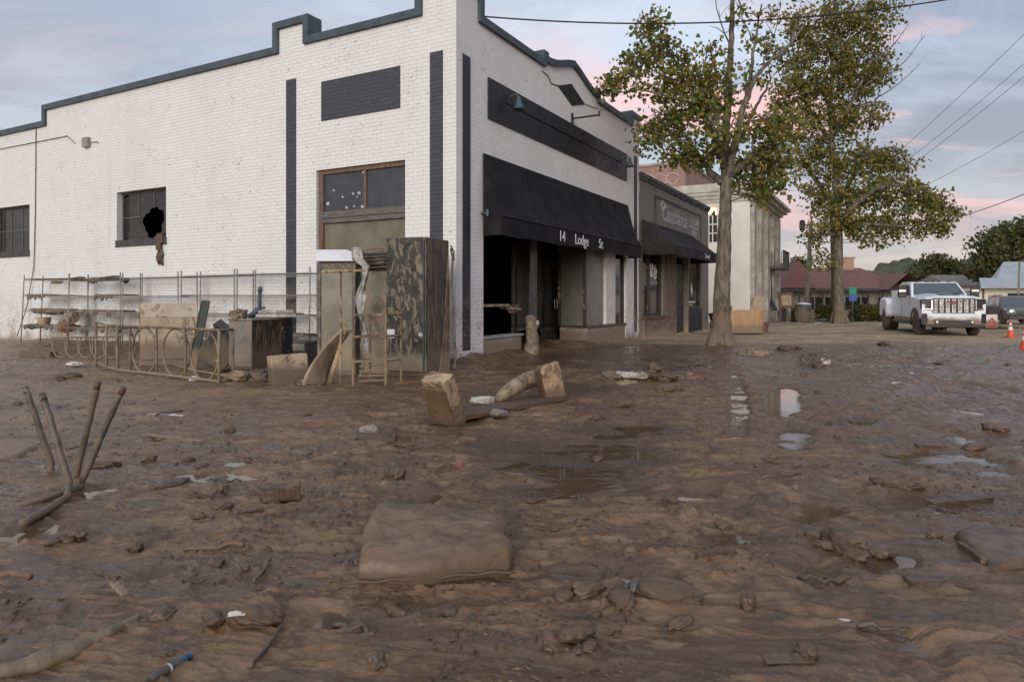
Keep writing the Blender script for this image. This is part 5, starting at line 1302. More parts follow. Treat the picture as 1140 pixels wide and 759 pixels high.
# ------------------------------------------------------------------ vehicles
def arch(cx, cz, r, a0, a1, n=10): return [(cx + r * math.cos(R(a0 + (a1 - a0) * i / n)), cz + r * math.sin(R(a0 + (a1 - a0) * i / n))) for i in range(n + 1)]
def side_body(mb, prof, y0, y1):
    mb.prism([(x, y0, z) for x, z in prof], (0, y1 - y0, 0))
def loft(mb, secs):
    """secs: list of equal-length closed loops"""
    n = len(secs[0]); b = len(mb.v)
    for s in secs: mb.v += [tuple(p) for p in s]
    for i in range(len(secs) - 1):
        for k in range(n): mb.f.append((b + i * n + k, b + i * n + (k + 1) % n, b + (i + 1) * n + (k + 1) % n, b + (i + 1) * n + k))
    mb.f.append(tuple(b + k for k in range(n - 1, -1, -1))); mb.f.append(tuple(b + (len(secs) - 1) * n + k for k in range(n)))
def wheel(parent, x, y, r, wd, sgn, dish=.03, tyre=None):
    Mx = Matrix.Translation((x, y, r)) @ Matrix.Rotation(R(90), 4, 'X')
    t = MB(); h = wd / 2; t.lathe([(r * .60, -h), (r * .90, -h), (r * .98, -h * .75), (r, -h * .3), (r, h * .3), (r * .98, h * .75), (r * .90, h), (r * .60, h)], 32, Mx)
    to = t.build("wheel", tyre or M['tyre'], parent, smooth=False)
    rm = MB(); s = -sgn; face = s * (h - dish)
    rm.lathe([(r * .61, s * h * .98), (r * .56, face * .9), (r * .30, face * .6), (r * .28, face * 1.02), (r * .16, face * 1.1), (.001, face * 1.1)], 28, Mx)
    for k in range(8):
        w_ = k * math.pi / 4; m2 = Mx @ Matrix.Rotation(w_, 4, 'Z'); rm.box(r * .2, r * .58, -.025, .025, min(face * .62, face * .95), max(face * .62, face * .95), m2)
    rm.build("rim", M['rim'], to)
    return to

# --- white dual-rear-wheel pickup
Yt = 25.6
fx = at(1022, 0, Yt).x; TR = math.atan2(-.954, -.30)          # heading of the nose
ax = Vector((math.cos(TR), math.sin(TR), 0)); ay = Vector((-math.sin(TR), math.cos(TR), 0))
# local +x forward, +y to the truck's left (viewer's right)
org = Vector((fx, Yt, 0)) + ay * 0.90
truck = thing("pickup_truck", "white four-door pickup with dual rear wheels and chrome grille, mud on its tyres", "pickup truck", (org.x, org.y, gz(org.x, org.y) - .02), TR)
WB = 4.37; r = .42
body = MB()
prof = [(.93, .72), (.95, 1.12), (.88, 1.33), (-.75, 1.44), (-3.33, 1.44), (-3.33, .50), (-.56, .50)] + [(p[0], p[1]) for p in arch(0, r + .02, .54, 176, 14, 12)]
side_body(body, prof, -1.0, 1.0)
bo = body.build("body", M['truck_paint'], truck, bevel=.035)
hood = MB()
loft(hood, [[(x, -w_, z0), (x, w_, z0), (x, w_ * .9, z1 - .02), (x, w_ * .45, z1 + .035), (x, 0, z1 + .045), (x, -w_ * .45, z1 + .035), (x, -w_ * .9, z1 - .02)] for x, w_, z0, z1 in ((.90, .93, 1.25, 1.38), (.6, .95, 1.28, 1.44), (-.2, .96, 1.3, 1.49), (-.82, .95, 1.3, 1.52))])
hood.build("hood", M['truck_paint'], truck, bevel=.02)
hs = MB(); hs.box(.0, .55, -.32, .32, 1.50, 1.535); hs.build("hood_scoop", M['black_trim'], truck, bevel=.01)
cab = MB()
# greenhouse: raked windscreen, flat roof, upright back
A = [(-.72, .96, 1.43), (-1.45, .79, 1.98), (-1.75, .80, 2.03), (-3.0, .80, 2.03), (-3.2, .79, 1.98), (-3.33, .95, 1.43)]
n = len(A); cab.v = [(x, w_, z) for x, w_, z in A] + [(x, -w_, z) for x, w_, z in A]
cab.f = [tuple(range(n)), tuple(range(2 * n - 1, n - 1, -1))] + [(i, i + n, i + 1 + n, i + 1) for i in range(n - 1)] + [(n - 1, 2 * n - 1, n, 0)]
cab.build("cab", M['truck_paint'], truck, bevel=.03)
def on_plane(P, off):  # lift a polygon along its normal
    P = [Vector(p) for p in P]; nn = (P[1] - P[0]).cross(P[2] - P[0]).normalized(); return [p + nn * off for p in P]
ws = MB(); P = [(-.80, -.86, 1.50), (-.80, .86, 1.50), (-1.43, .73, 1.955), (-1.43, -.73, 1.955)]
P = on_plane(P, .012); 
ws.add(P, [(0, 1, 2, 3)]); ws.build("windscreen", M['car_glass'], truck)
for s in (-1, 1):
    def sp_(x, z): return (x, s * (.965 - (z - 1.43) / .55 * .17 + .012), z)
    wn = MB(); wn.add([sp_(-1.02, 1.50), sp_(-1.5, 1.90), sp_(-2.05, 1.92), sp_(-2.05, 1.50)], [(0, 1, 2, 3)]); wn.build("side_window", M['car_glass'], truck)
    wn = MB(); wn.add([sp_(-2.13, 1.50), sp_(-2.13, 1.92), sp_(-2.95, 1.92), sp_(-3.12, 1.50)], [(0, 1, 2, 3)]); wn.build("side_window", M['car_glass'], truck)
    dl = MB()
    for x in (-.78, -2.09, -3.2): dl.box(x - .006, x + .006, s * 1.0 - .004, s * 1.0 + .004, .62, 1.42)
    dl.box(-3.2, -.78, s * 1.0 - .004, s * 1.0 + .004, .615, .627); dl.build("door_seam", M['black_trim'], truck)
    for x in (-1.85, -3.0): dh = MB(); dh.box(x - .11, x + .11, s * 1.0 - .01, s * 1.03 + .01, 1.20, 1.25); dh.build("door_handle", M['truck_paint'], truck, bevel=.008)
    ar = MB()
    pts = arch(0, r + .02, .575, 190, -5, 16)
    for q, w_ in zip(pts[:-1], pts[1:]):
        ar.add([(q[0], s * .9, q[1]), (w_[0], s * .9, w_[1]), (w_[0], s * 1.035, w_[1]), (q[0], s * 1.035, q[1]), (q[0] * .9, s * 1.035, r + (q[1] - r) * .9), (w_[0] * .9, s * 1.035, r + (w_[1] - r) * .9)], [(0, 1, 2, 3), (3, 2, 5, 4)])
    ar.build("wheel_arch", M['black_trim'], truck)
    bx = MB(); bx.box(-.9, -.5, s * .5, s * .98, .50, 1.3); bx.build("inner_fender", M['black_trim'], truck)
    mi = MB(); mi.box(-1.02, -.90, s * 1.22 - .14, s * 1.22 + .14, 1.40, 1.80); mio = mi.build("mirror", M['black_trim'], truck, bevel=.03)
    ma = MB(); ma.tube([(-.98, s * .95, 1.5), (-.96, s * 1.1, 1.50)], .03, 8); ma.tube([(-.98, s * .95, 1.62), (-.96, s * 1.1, 1.62)], .025, 8); ma.build("mirror_arm", M['black_trim'], mio)
    mc = MB(); mc.box(-.898, -.885, s * 1.22 - .12, s * 1.22 + .12, 1.62, 1.70); mc.build("mirror_cap", M['chrome'], mio, bevel=.005)
    st = MB(); st.tube([(-.62, s * 1.03, .44), (-3.3, s * 1.03, .44)], .06, 10); st.build("side_step", M['black_trim'], truck)
    # lamps
    hl = MB(); hl.v = [(.985, s * .66, .92), (.985, s * .66, 1.35), (.93, s * 1.012, 1.33), (.93, s * 1.012, .96), (.70, s * 1.012, 1.32), (.74, s * 1.012, 1.0), (.70, s * .66, 1.35), (.74, s * .66, .92)]; hl.f = [(0, 1, 2, 3), (3, 2, 4, 5), (1, 6, 4, 2), (0, 3, 5, 7), (6, 7, 5, 4), (0, 7, 6, 1)]; hlo = hl.build("headlight", M['black_trim'], truck, bevel=.015)
    dr_ = MB(); dr_.prism([(.985, s * .67, .96), (.938, s * .975, .98), (.938, s * .975, 1.005), (.985, s * .67, .985)], (.010, 0, 0)); dr_.prism([(.99, s * .67, .98), (.988, s * .70, .98), (.988, s * .70, 1.30), (.99, s * .67, 1.30)], (.008, 0, 0)); dr_.build("lamp_strip", M['chrome'], hlo)
    br_ = MB(); br_.prism([(.985, s * .84, .48), (.945, s * 1.0, .48), (.945, s * 1.0, .82), (.985, s * .84, .82)], (.03, 0, 0)); br_.build("bumper_vent", M['black_trim'], truck, bevel=.01)
    ft = MB(); ft.lathe([(.04, 0), (.045, .03), (.03, .04)], 12, Matrix.Translation((1.05, s * .55, .52)) @ Matrix.Rotation(R(90), 4, 'Y')); ft.build("fog_light", M['reflective'], truck)
    # dually flare
    fl = MB(); P0_ = [(-WB + .62, .62), (-WB + .62, 1.2), (-WB + .42, 1.36), (-WB - .50, 1.38), (-WB - .72, 1.25), (-WB - .74, .62)] + arch(-WB, r, .50, 180 - 12, 12, 12)
    secs = []
    fl.prism([(x, s * .95, z) for x, z in P0_], (0, s * .27, 0)); fl.build("rear_fender", M['truck_paint'], truck, bevel=.05)
    wheel(truck, 0, s * .87, r, .27, s); wheel(truck, -WB, s * 1.07, r, .24, s, dish=.12); wheel(truck, -WB, s * .80, r, .24, s)
    tl = MB(); tl.box(-5.74, -5.70, s * .88 - .1, s * .88 + .1, .95, 1.3); tl.build("tail_light", M['red_paint'], truck)
bed = MB(); bed.v = []
for s in (-1, 1): bed.box(-5.70, -3.37, min(s * .84, s * .98), max(s * .84, s * .98), .62, 1.42)
bed.box(-5.72, -5.62, -.84, .84, .62, 1.40); bed.box(-3.45, -3.37, -.84, .84, .62, 1.42); bed.box(-5.62, -3.45, -.84, .84, .66, .72)
bed.build("bed", M['truck_paint'], truck, bevel=.02)
ch = MB(); ch.box(-5.6, .6, -.5, .5, .36, .58); ch.tube([(0, -.8, r), (0, .8, r)], .07, 8); ch.tube([(-WB, -.8, r), (-WB, .8, r)], .09, 8); ch.build("chassis", M['black_trim'], truck)
gr = MB(); gr.box(.90, .985, -.65, .65, .83, 1.36); gro = gr.build("grille", M['black_trim'], truck, bevel=.02)
gb = MB(); gb.tube([(.985, -.64, .82), (.985, .64, .82), (.985, .65, 1.37), (.985, -.65, 1.37), (.985, -.64, .82)], .022, 8); gb.build("grille_surround", M['chrome'], gro)
gm = MB()
for k in range(7):
    y = -.58 + 1.16 * k / 6
    for j in range(9): z = .87 + .44 * j / 8; gm.box(.986, .996, y - .032, y + .032, z - .008, z + .010)
for k in range(12): y = -.53 + 1.06 * k / 11; gm.box(.986, .994, y - .006, y + .006, .85, 1.34)
gm.build("grille_bars", M['chrome'], gro)
Mx = Matrix(((0, 0, 1, 1.01), (1, 0, 0, 0), (0, 1, 0, 1.17), (0, 0, 0, 1)))
text_mesh("badge", "GMC", .15, M['badge_red'], gro, Mx, .006, 0, 1.45, bold=.004)
bp = MB(); loft(bp, [[(x, y, z - .13) for (x, z) in q] for y, q in ((-1.0, [(.80, .56), (.93, .58), (.95, .93), (.84, .95)]), (-.8, [(.85, .52), (1.0, .56), (1.02, .93), (.88, .96)]), (0, [(.88, .52), (1.05, .56), (1.07, .93), (.9, .96)]), (.8, [(.85, .52), (1.0, .56), (1.02, .93), (.88, .96)]), (1.0, [(.80, .56), (.93, .58), (.95, .93), (.84, .95)]))]); bp.build("front_bumper", M['truck_paint'], truck, bevel=.02)
bi = MB(); bi.box(1.0, 1.075, -.62, .62, .46, .58); bi.build("air_intake", M['black_trim'], truck, bevel=.01)
bl = MB(); bl.box(.6, .96, -.90, .90, .32, .44); bl.build("air_dam", M['black_trim'], truck, bevel=.02)
cl = MB()
for y in (-.55, -.2, 0, .2, .55): cl.box(-1.68, -1.58, y - .06, y + .06, 2.02, 2.055)
cl.build("roof_marker_light", M['black_trim'], truck)
wp_ = MB()
for y in (-.45, .3): wp_.tube([(-.78, y, 1.50), (-.95, y + .5, 1.63)], .010, 5)
wp_.build("wiper", M['black_trim'], truck)

# --- dark SUV at the right edge, nose to the left of the camera
Ys = 37.0
sp_ = at(1128, 0, Ys); SR = math.atan2(-.93, -.36)
suv = thing("parked_car", "dark grey hatchback SUV with a glaring headlamp parked before the cream store", "car", (sp_.x + .55, Ys + .2, gz(sp_.x, Ys) - .02), SR)
prof = [(.80, .30), (.90, .60), (.82, .82), (-.15, 1.0), (-3.25, 1.06), (-3.5, .95), (-3.5, .35)] + arch(-2.65, .34, .39, 180, 0, 10) + arch(0, .34, .39, 180, 0, 10)
b_ = MB(); side_body(b_, prof, -.90, .90); b_.build("body", M['car_paint'], suv, bevel=.05)
A = [(-.18, .84, .99), (-.95, .66, 1.50), (-1.3, .65, 1.57), (-2.6, .65, 1.58), (-3.1, .66, 1.5), (-3.42, .82, 1.03)]
n = len(A); b_ = MB(); b_.v = [(x, w_, z) for x, w_, z in A] + [(x, -w_, z) for x, w_, z in A]; b_.f = [tuple(range(n)), tuple(range(2 * n - 1, n - 1, -1))] + [(i, i + n, i + 1 + n, i + 1) for i in range(n - 1)] + [(n - 1, 2 * n - 1, n, 0)]; b_.build("cabin", M['car_paint'], suv, bevel=.04)
b_ = MB(); b_.add(on_plane([(-.26, -.76, 1.04), (-.26, .76, 1.04), (-.93, .61, 1.47), (-.93, -.61, 1.47)], .012), [(0, 1, 2, 3)]); b_.build("windscreen", M['car_glass'], suv)
for s in (-1, 1):
    def q_(x, z): return (x, s * (.845 - (z - .99) / .56 * .19 + .014), z)
    b_ = MB(); b_.add([q_(-.55, 1.06), q_(-1.05, 1.46), q_(-1.7, 1.49), q_(-1.7, 1.06)], [(0, 1, 2, 3)]); b_.add([q_(-1.78, 1.06), q_(-1.78, 1.49), q_(-2.75, 1.46), q_(-3.1, 1.06)], [(0, 1, 2, 3)]); b_.build("side_window", M['car_glass'], suv)
    b_ = MB(); b_.prism([(.80, s * .5, .68), (.70, s * .90, .72), (.60, s * .91, .86), (.80, s * .5, .80)], (.07, 0, 0)); ho = b_.build("headlight", M['reflective'], suv, bevel=.02)
    b_ = MB(); b_.lathe([(.05, 0), (.06, .02), (.02, .03)], 12, Matrix.Translation((.87, s * .66, .75)) @ Matrix.Rotation(R(90), 4, 'Y')); b_.build("lamp_bulb", M['drl'] if s < 0 else M['reflective'], ho)
    b_ = MB(); b_.box(-.55, -.42, s * .95 - .1, s * .95 + .1, 1.02, 1.16); b_.build("mirror", M['car_paint'], suv, bevel=.03)
    b_ = MB()
    for x in (-.5, -1.74, -2.7): b_.box(x - .006, x + .006, s * .90 - .004, s * .90 + .004, .4, 1.0)
    b_.build("door_seam", M['black_trim'], suv)
    wheel(suv, 0, s * .80, .34, .22, s); wheel(suv, -2.65, s * .80, .34, .22, s)
b_ = MB(); b_.box(.82, .915, -.42, .42, .55, .75); b_.build("grille", M['black_trim'], suv, bevel=.015)
b_ = MB(); b_.box(.72, .93, -.8, .8, .30, .50); b_.build("bumper", M['black_trim'], suv, bevel=.03)
b_ = MB(); b_.box(-2.7, -1.1, -.6, -.57, 1.585, 1.63); b_.box(-2.7, -1.1, .57, .6, 1.585, 1.63); b_.build("roof_rail", M['black_trim'], suv)

# ------------------------------------------------------------------ flood wreckage along the side wall
def wpt(t, out, z=0.0):                      # t metres along the side wall from the corner, out metres in front of it
    return Vector((CX + UX * t - VX * out, CY + UY * t - VY * out, z))
WROT = math.atan2(UY, UX)                    # local +x runs along the wall away from the corner, local -y... +y = towards the street
def side_t(px, out):
    k = (px - 570) / F_; bx, by = CX - VX * out, CY - VY * out
    return (k * by - bx) / (UX - k * UY)
def noise_slab(mb, x0, x1, y0, y1, z, th, nx, ny, amp, seed):
    rng = random.Random(seed); top = [[(x0 + (x1 - x0) * i / nx, y0 + (y1 - y0) * j / ny, z + th + rng.uniform(-amp, amp)) for i in range(nx + 1)] for j in range(ny + 1)]
    b = len(mb.v)
    for row in top: mb.v += row
    for row in top: mb.v += [(x, y, z) for x, y, _ in row]
    W_ = nx + 1; o2 = W_ * (ny + 1)
    for j in range(ny):
        for i in range(nx):
            mb.f.append((b + j * W_ + i, b + j * W_ + i + 1, b + (j + 1) * W_ + i + 1, b + (j + 1) * W_ + i))
            mb.f.append((b + o2 + j * W_ + i, b + o2 + (j + 1) * W_ + i, b + o2 + (j + 1) * W_ + i + 1, b + o2 + j * W_ + i + 1))
    for i in range(nx): mb.f.append((b + i, b + o2 + i, b + o2 + i + 1, b + i + 1)); k = b + ny * W_ + i; mb.f.append((k, k + 1, k + o2 + 1, k + o2))
    for j in range(ny): k = b + j * W_; mb.f.append((k, k + W_, k + W_ + o2, k + o2)); k = b + j * W_ + nx; mb.f.append((k, k + o2, k + o2 + W_, k + W_))

def wire_shelf(t0, t1, label, lean=0.0, rz=0.0, debris=(), lower=True, seed=0):
    rng = random.Random(seed)
    L_ = t1 - t0; p = wpt(t0, 0.25); p.z = gz(p.x, p.y) - .03
    o = thing("wire_shelf", label, "shelf", p, group="wire shelving racks lined up along the white side wall", rot=(R(lean), 0, WROT + rz))
    dpt = .46
    zs = [.44, .83, 1.21, 1.62] if lower else [.44, .83, 1.21, 1.62]
    for x in (0, L_):
        for y in (0, dpt): b_ = MB(); b_.tube([(x, y, 0), (x + rng.uniform(-.02, .02), y, 1.74)], .014, 8); b_.build("post", M['galv'], o, smooth=True)
    for i, z in enumerate(zs):
        b_ = MB(); tilt = rng.uniform(-.015, .015)
        for y in (0, dpt):
            b_.tube([(0, y, z), (L_, y, z + tilt)], .010, 6); b_.tube([(0, y, z - .045), (L_, y, z - .045 + tilt)], .006, 5)
        for x in (0, L_): b_.tube([(x, 0, z), (x, dpt, z)], .009, 6)
        nw = int(L_ / .055)
        for k in range(1, nw): x = L_ * k / nw; b_.tube([(x, 0, z + tilt * k / nw), (x, dpt, z + tilt * k / nw)], .0035, 4, cap=False)
        b_.tube([(0, dpt / 2, z - .012), (L_, dpt / 2, z - .012 + tilt)], .006, 5); sh_ = b_.build("shelf", M['galv'], o)
        for (x0, x1, am) in debris[i] if debris else ():
            b_ = MB(); noise_slab(b_, L_ * x0, L_ * x1, .02, dpt - .04, z + .008, .022, int(26 * (x1 - x0)) + 6, 5, am, seed * 7 + i)
            for _ in range(9):
                x = L_ * rng.uniform(x0, x1); h = rng.uniform(.03, .13); w__ = rng.uniform(.02, .06); b_.prism([(x - w__, dpt - .05, z + .02), (x + w__, dpt - .03, z + .02), (x + w__ * .3, dpt - .02, z - h), (x - w__ * .4, dpt - .04, z - h * .7)], (0, .02, 0))
            b_.build("mud_layer", M['rust_iron'], sh_)
    return o
front = .25 + .46
tt = [side_t(px, front) for px in (24, 75, 135, 200, 262, 346)]
labs = ["wire shelving rack at the far left end with a clay pot on it", "wire shelving rack with black board scraps on its top shelf",
        "wire shelving rack standing behind the leaning cream board", "wire shelving rack between the leaning board and the low steel cabinet", "wire shelving rack behind the steel cabinet, nearest the glass cooler"]
for i in range(5):
    wire_shelf(tt[i + 1] + .04, tt[i] - .04, labs[i], lean=(2.5 if i == 0 else 0.4 * (i % 2)), rz=(.02 if i == 0 else 0), seed=i, debris=[[[(.1, .95, .02)], [(.0, .9, .03)], [(.45, .98, .014)], []], [[(.0, .8, .02)], [(.05, .9, .022)], [(.0, .5, .014)], [(.3, .6, .012)]], [[(.1, .9, .02)], [(.2, .7, .012)], [], []], [[(.2, .9, .015)], [], [], []], [[(.1, .6, .02)], [(.3, .7, .012)], [], []]][i])
def lump(name, label, cat, p, r, mat, sc=(1, 1, .6), seed=0, group=None, rough=.28, rz=0.0):
    """an irregular lump: a noise-pushed icosphere"""
    bm = bmesh.new(); bmesh.ops.create_icosphere(bm, subdivisions=4 if r > .03 else 3, radius=r); rng = random.Random(seed); off = rng.uniform(0, 90)
    xs = np.array([v.co.x for v in bm.verts]) / r; ys = np.array([v.co.y for v in bm.verts]) / r; zz = np.array([v.co.z for v in bm.verts]) / r
    f = 1 + rough * 2.4 * (fbm(xs * 1.6 + off + zz * 1.1, ys * 1.6 - zz * 1.7 + off, 5, .66)) - rough * .5 * ridged(xs * 1.3 + off, ys * 1.3 + zz * 1.5, 3)
    for v, k in zip(bm.verts, f): v.co = Vector((v.co.x * sc[0], v.co.y * sc[1], v.co.z * sc[2])) * float(k)
    me = bpy.data.meshes.new(name); bm.to_mesh(me); bm.free(); me.materials.append(mat); me.polygons.foreach_set("use_smooth", [True] * len(me.polygons))
    o = bpy.data.objects.new(name, me); scene.collection.objects.link(o); o.location = p; o.rotation_euler = (0, 0, rz)
    return tag(o, label, cat, group)
# rubbish lying on the racks
def on_shelf(px, z, out=.5): q = wpt(side_t(px, out), out); q.z = z; return q
p0 = on_shelf(49, .52); o = thing("clay_pot", "small tan clay pot on the low shelf of the far left rack", "pot", (p0.x, p0.y, p0.z - .01)); b_ = MB(); b_.lathe([(.10, 0), (.15, .12), (.16, .22), (.145, .225), (.12, .05)], 18); b_.build("pot", M['tan_board'], o)
lump("rust_scrap", "rust-orange crumpled scrap on the low shelf of the second rack", "scrap", on_shelf(74, .50), .17, pmat("rust_orange", (0.33, 0.12, 0.05), (0.2, 0.1, 0.05), 9, .8, bump=.5), (1.1, .8, .9), 3, rough=.5)
lump("mud_heap", "brown heap of sodden paper on the middle shelf of the left rack", "mud heap", on_shelf(62, .90), .2, M['rust_iron'], (2.6, .9, .4), 5, rough=.5)
lump("mud_heap", "long low heap of mud along the bottom shelf of the left rack", "mud heap", on_shelf(38, .50), .13, M['rust_iron'], (2.2, .9, .6), 6, rough=.5)
lump("mud_heap", "ragged brown clump hanging through the second rack's middle shelf", "mud heap", on_shelf(80, .80), .16, M['tan_board'], (1.1, .8, 1.2), 7, rough=.6)
for (px, sx, lab) in ((92, .24, "black torn board scrap on the top shelf, left one of two"), (128, .3, "black torn board scrap on the top shelf, right one of two")):
    q = on_shelf(px, 1.635); o = thing("board_scrap", lab, "board", q, WROT); b_ = MB(); noise_slab(b_, -sx, sx, -.18, .2, 0, .03, 8, 4, .012, int(px)); b_.prism([(-sx, -.18, .0), (-sx * .2, -.24, -.07), (sx * .4, -.22, -.02)], (0, .01, 0.01)); b_.box(-sx * .9, sx * .7, .05, .22, .035, .09, Matrix.Rotation(R(4), 4, 'Y')); b_.build("scrap", M['black_steel2'], o)
q = on_shelf(110, 1.635); o = thing("cardboard_scrap", "grey muddy cardboard flap between the two black scraps on the top shelf", "cardboard", q, WROT); b_ = MB(); noise_slab(b_, -.35, .3, -.15, .2, 0, .02, 10, 4, .02, 6); b_.build("flap", M['grey_wood'], o)
q = on_shelf(63, 1.64); lump("mud_heap", "small reddish clump on the top shelf of the far left rack", "mud heap", q, .1, M['tan_board'], (1.6, .9, .5), 9, rough=.5)

# looped iron table frame in front of the racks
fa, fb = on_mud(244, 427), on_mud(131, 414)
o = thing("iron_table_frame", "long mud-caked iron table frame with looped oval sides, lying along the racks", "table frame", (fa.x, fa.y, fa.z - .03), math.atan2(fb.y - fa.y, fb.x - fa.x))
Lf = (fb - fa).length; hF = .78; wF = .66; rI = .017
E2 = (Lf + 1.45, -.34)
for z, nm in ((hF, "top_rim"), (.06, "bottom_rim")):
    b_ = MB(); b_.tube([(.06, -.26, z), (0, 0, z), (Lf * .5, .01, z + .008), (Lf, 0, z), (Lf + .7, -.18, z - .01), (*E2, z + .02)], rI * 1.15, 8); b_.build(nm, M['rust_iron'], o, smooth=True)
for x, y in ((0, 0), (.06, -.26), (Lf, 0), E2, (Lf + .72, -.17)): b_ = MB(); b_.tube([(x, y, -.05), (x + .01, y, hF * .5), (x, y, hF)], rI * 1.3, 8); b_.build("leg", M['rust_iron'], o, smooth=True)
b_ = MB(); b_.tube([(.06, -.26, .10), (Lf * .35, -.30, .12), (Lf * .62, -.28, .2)], rI, 7); b_.build("inner_rail", M['rust_iron'], o, smooth=True)
for x in (Lf * .30, Lf * .58, Lf * .86):
    b_ = MB(); b_.tube([(x, 0, .06), (x, 0, hF)], rI, 8); b_.build("upright", M['rust_iron'], o, smooth=True)
for k, (xc, rx_) in enumerate(((Lf * .14, .34), (Lf * .42, .36), (Lf * .72, .36), (Lf * .95, .30))):
    b_ = MB(); b_.tube([(xc + rx_ * math.cos(w_), -.02 - .03 * (k % 2), hF / 2 + .02 + .36 * math.sin(w_)) for w_ in np.linspace(0, 2 * math.pi, 33)], rI * .8, 8, cap=False); b_.build("oval_loop", M['rust_iron'], o, smooth=True)
b_ = MB(); b_.tube([(Lf * .20, -.30, .30), (.02, -.02, .33)], .03, 6); b_.build("stretcher", M['rust_iron'], o, smooth=True)
# smaller hooped frame beyond
p = on_mud(58, 399); p2 = on_mud(98, 401)
o = thing("hooped_wire_stand", "small hooped wire stand tipped over at the foot of the left racks", "wire stand", p, math.atan2(p2.y - p.y, p2.x - p.x) * .4)
Lh = (p2 - p).length; b_ = MB(); b_.tube([(0, 0, .42), (Lh, 0, .45)], .014, 8); b_.tube([(0, .4, .40), (Lh, .4, .43)], .014, 8); b_.build("top_rail", M['rust_iron'], o)
for k in range(5):
    x = Lh * k / 4.2; b_ = MB(); b_.tube([(x, 0, .43), (x + .02, 0, .18), (x + .10, 0, .05), (x + .22, 0, .03), (x + .32, 0, .08), (x + .36, 0, .2), (x + .36, .02, .43)], .013, 7); b_.build("hoop", M['rust_iron'], o, smooth=True)
# boards leaning in the racks
p = on_mud(150, 410); pe = on_mud(208, 409)
rzb = math.atan2(pe.y - p.y, pe.x - p.x)
o = thing("leaning_board", "large tan panel with a pale washed top leaning on the racks", "panel", (p.x, p.y + .35, p.z - .1), rot=(R(-9), 0, rzb))
wB = (pe - p).length * 1.02; b_ = MB(); b_.box(-.1, wB, 0, .04, .05, .98); b_.build("face", M['tan_board'], o, bevel=.006); b_ = MB(); b_.box(-.1, wB, .002, .05, .983, 1.24); b_.build("top_rail", M['cream_board'], o, bevel=.006); b_ = MB(); b_.box(-.06, wB - .02, -.03, -.002, .22, .28); b_.build("ledge", M['tan_board'], o, bevel=.006)
p = on_mud(207, 414); o = thing("green_strut", "dark green strut leaning upright at the right edge of the tan panel", "strut", (p.x, p.y + .2, p.z - .05), rot=(R(-6), R(9), .2)); b_ = MB(); b_.box(-.06, .06, 0, .05, 0, 1.25); b_.box(-.075, -.062, -.01, .06, .02, 1.22); b_.build("strut", M['green_strip'], o, bevel=.008)
p = on_mud(226, 415); o = thing("tipped_bin", "dark tipped-over bin half hidden inside the iron table frame", "bin", (p.x, p.y + .3, p.z + .15), rot=(R(10), R(38), .3)); b_ = MB(); b_.prism([(-.24, -.2, 0), (.24, -.2, 0), (.30, -.2, .55), (-.30, -.2, .55)], (0, .4, 0)); b_.build("shell", M['black_steel2'], o, bevel=.02); b_ = MB(); b_.box(-.33, .33, -.23, .23, .553, .60); b_.build("rim", M['black_trim'], o, bevel=.01)
p = on_mud(228, 412); o = thing("grey_crate", "grey muddy crate with slatted side behind the iron table frame", "crate", (p.x - .1, p.y + .7, p.z - .05), .4); b_ = MB()
for z in (.02, .2, .38): b_.box(-.4, .4, -.02, .0, z, z + .13); b_.box(-.4, .4, .4, .42, z, z + .13)
for x in (-.4, .38):
    for y in (0, .38): b_.box(x, x + .02, y, y + .02, 0, .55)
b_.box(-.38, .38, .0, .4, .0, .02); b_.build("slats", M['grey_wood'], o)

# low steel cabinet
p = on_mud(281, 420); a_ = R(-24); o = thing("steel_cabinet", "low square steel under-counter cabinet streaked with mud, right of the iron table frame", "cabinet", (p.x, p.y, p.z - .04), a_)
# local: near vertical edge at origin, left face along -x, right face along +y
b_ = MB(); b_.box(-.46, 0, .0, .86, .16, .90); b_.build("body", M['black_steel2'], o, bevel=.006); b_ = MB(); b_.box(-.46, 0, -.02, -.002, .20, .90); b_.build("front_panel", M['steel'], o, bevel=.006)
b_ = MB(); b_.box(-.48, .02, -.03, .88, .903, .935); b_.build("worktop", M['steel'], o, bevel=.008)
for x in (-.42, -.05):
    for y in (.04, .8): b_ = MB(); b_.tube([(x, y, -.1), (x, y, .16)], .022, 8); b_.build("leg", M['steel'], o)
b_ = MB(); b_.lathe([(.05, 0), (.12, .03), (.13, .10), (.08, .14), (.04, .15)], 14, Matrix.Translation((-.24, .12, .0))); b_.tube([(-.3, .05, .02), (-.12, .05, .05)], .03, 6); b_.build("compressor", M['steel'], o)
b_ = MB(); b_.box(.003, .02, .62, .86, .18, .88); b_.build("door_edge", M['navy_brick'], o)
pt_ = Vector((p.x, p.y, p.z)) + Vector((math.cos(a_) * -.2 - math.sin(a_) * .6, math.sin(a_) * -.2 + math.cos(a_) * .6, .0))
o = thing("plastic_tray", "white plastic tray lying on top of the low steel cabinet", "tray", (pt_.x + .1, pt_.y, p.z + .90), .3); b_ = MB(); b_.box(-.32, .3, -.2, .2, 0, .06); b_.box(-.28, .26, -.16, .16, .061, .12); b_.build("tray", M['wrap'], o, bevel=.02)
lump("mud_heap", "knobbly brown clump on the left corner of the steel cabinet's top", "mud heap", (p.x - .28, p.y + .15, p.z + .96), .12, M['rust_iron'], (1.2, .9, .8), 21, rough=.6)
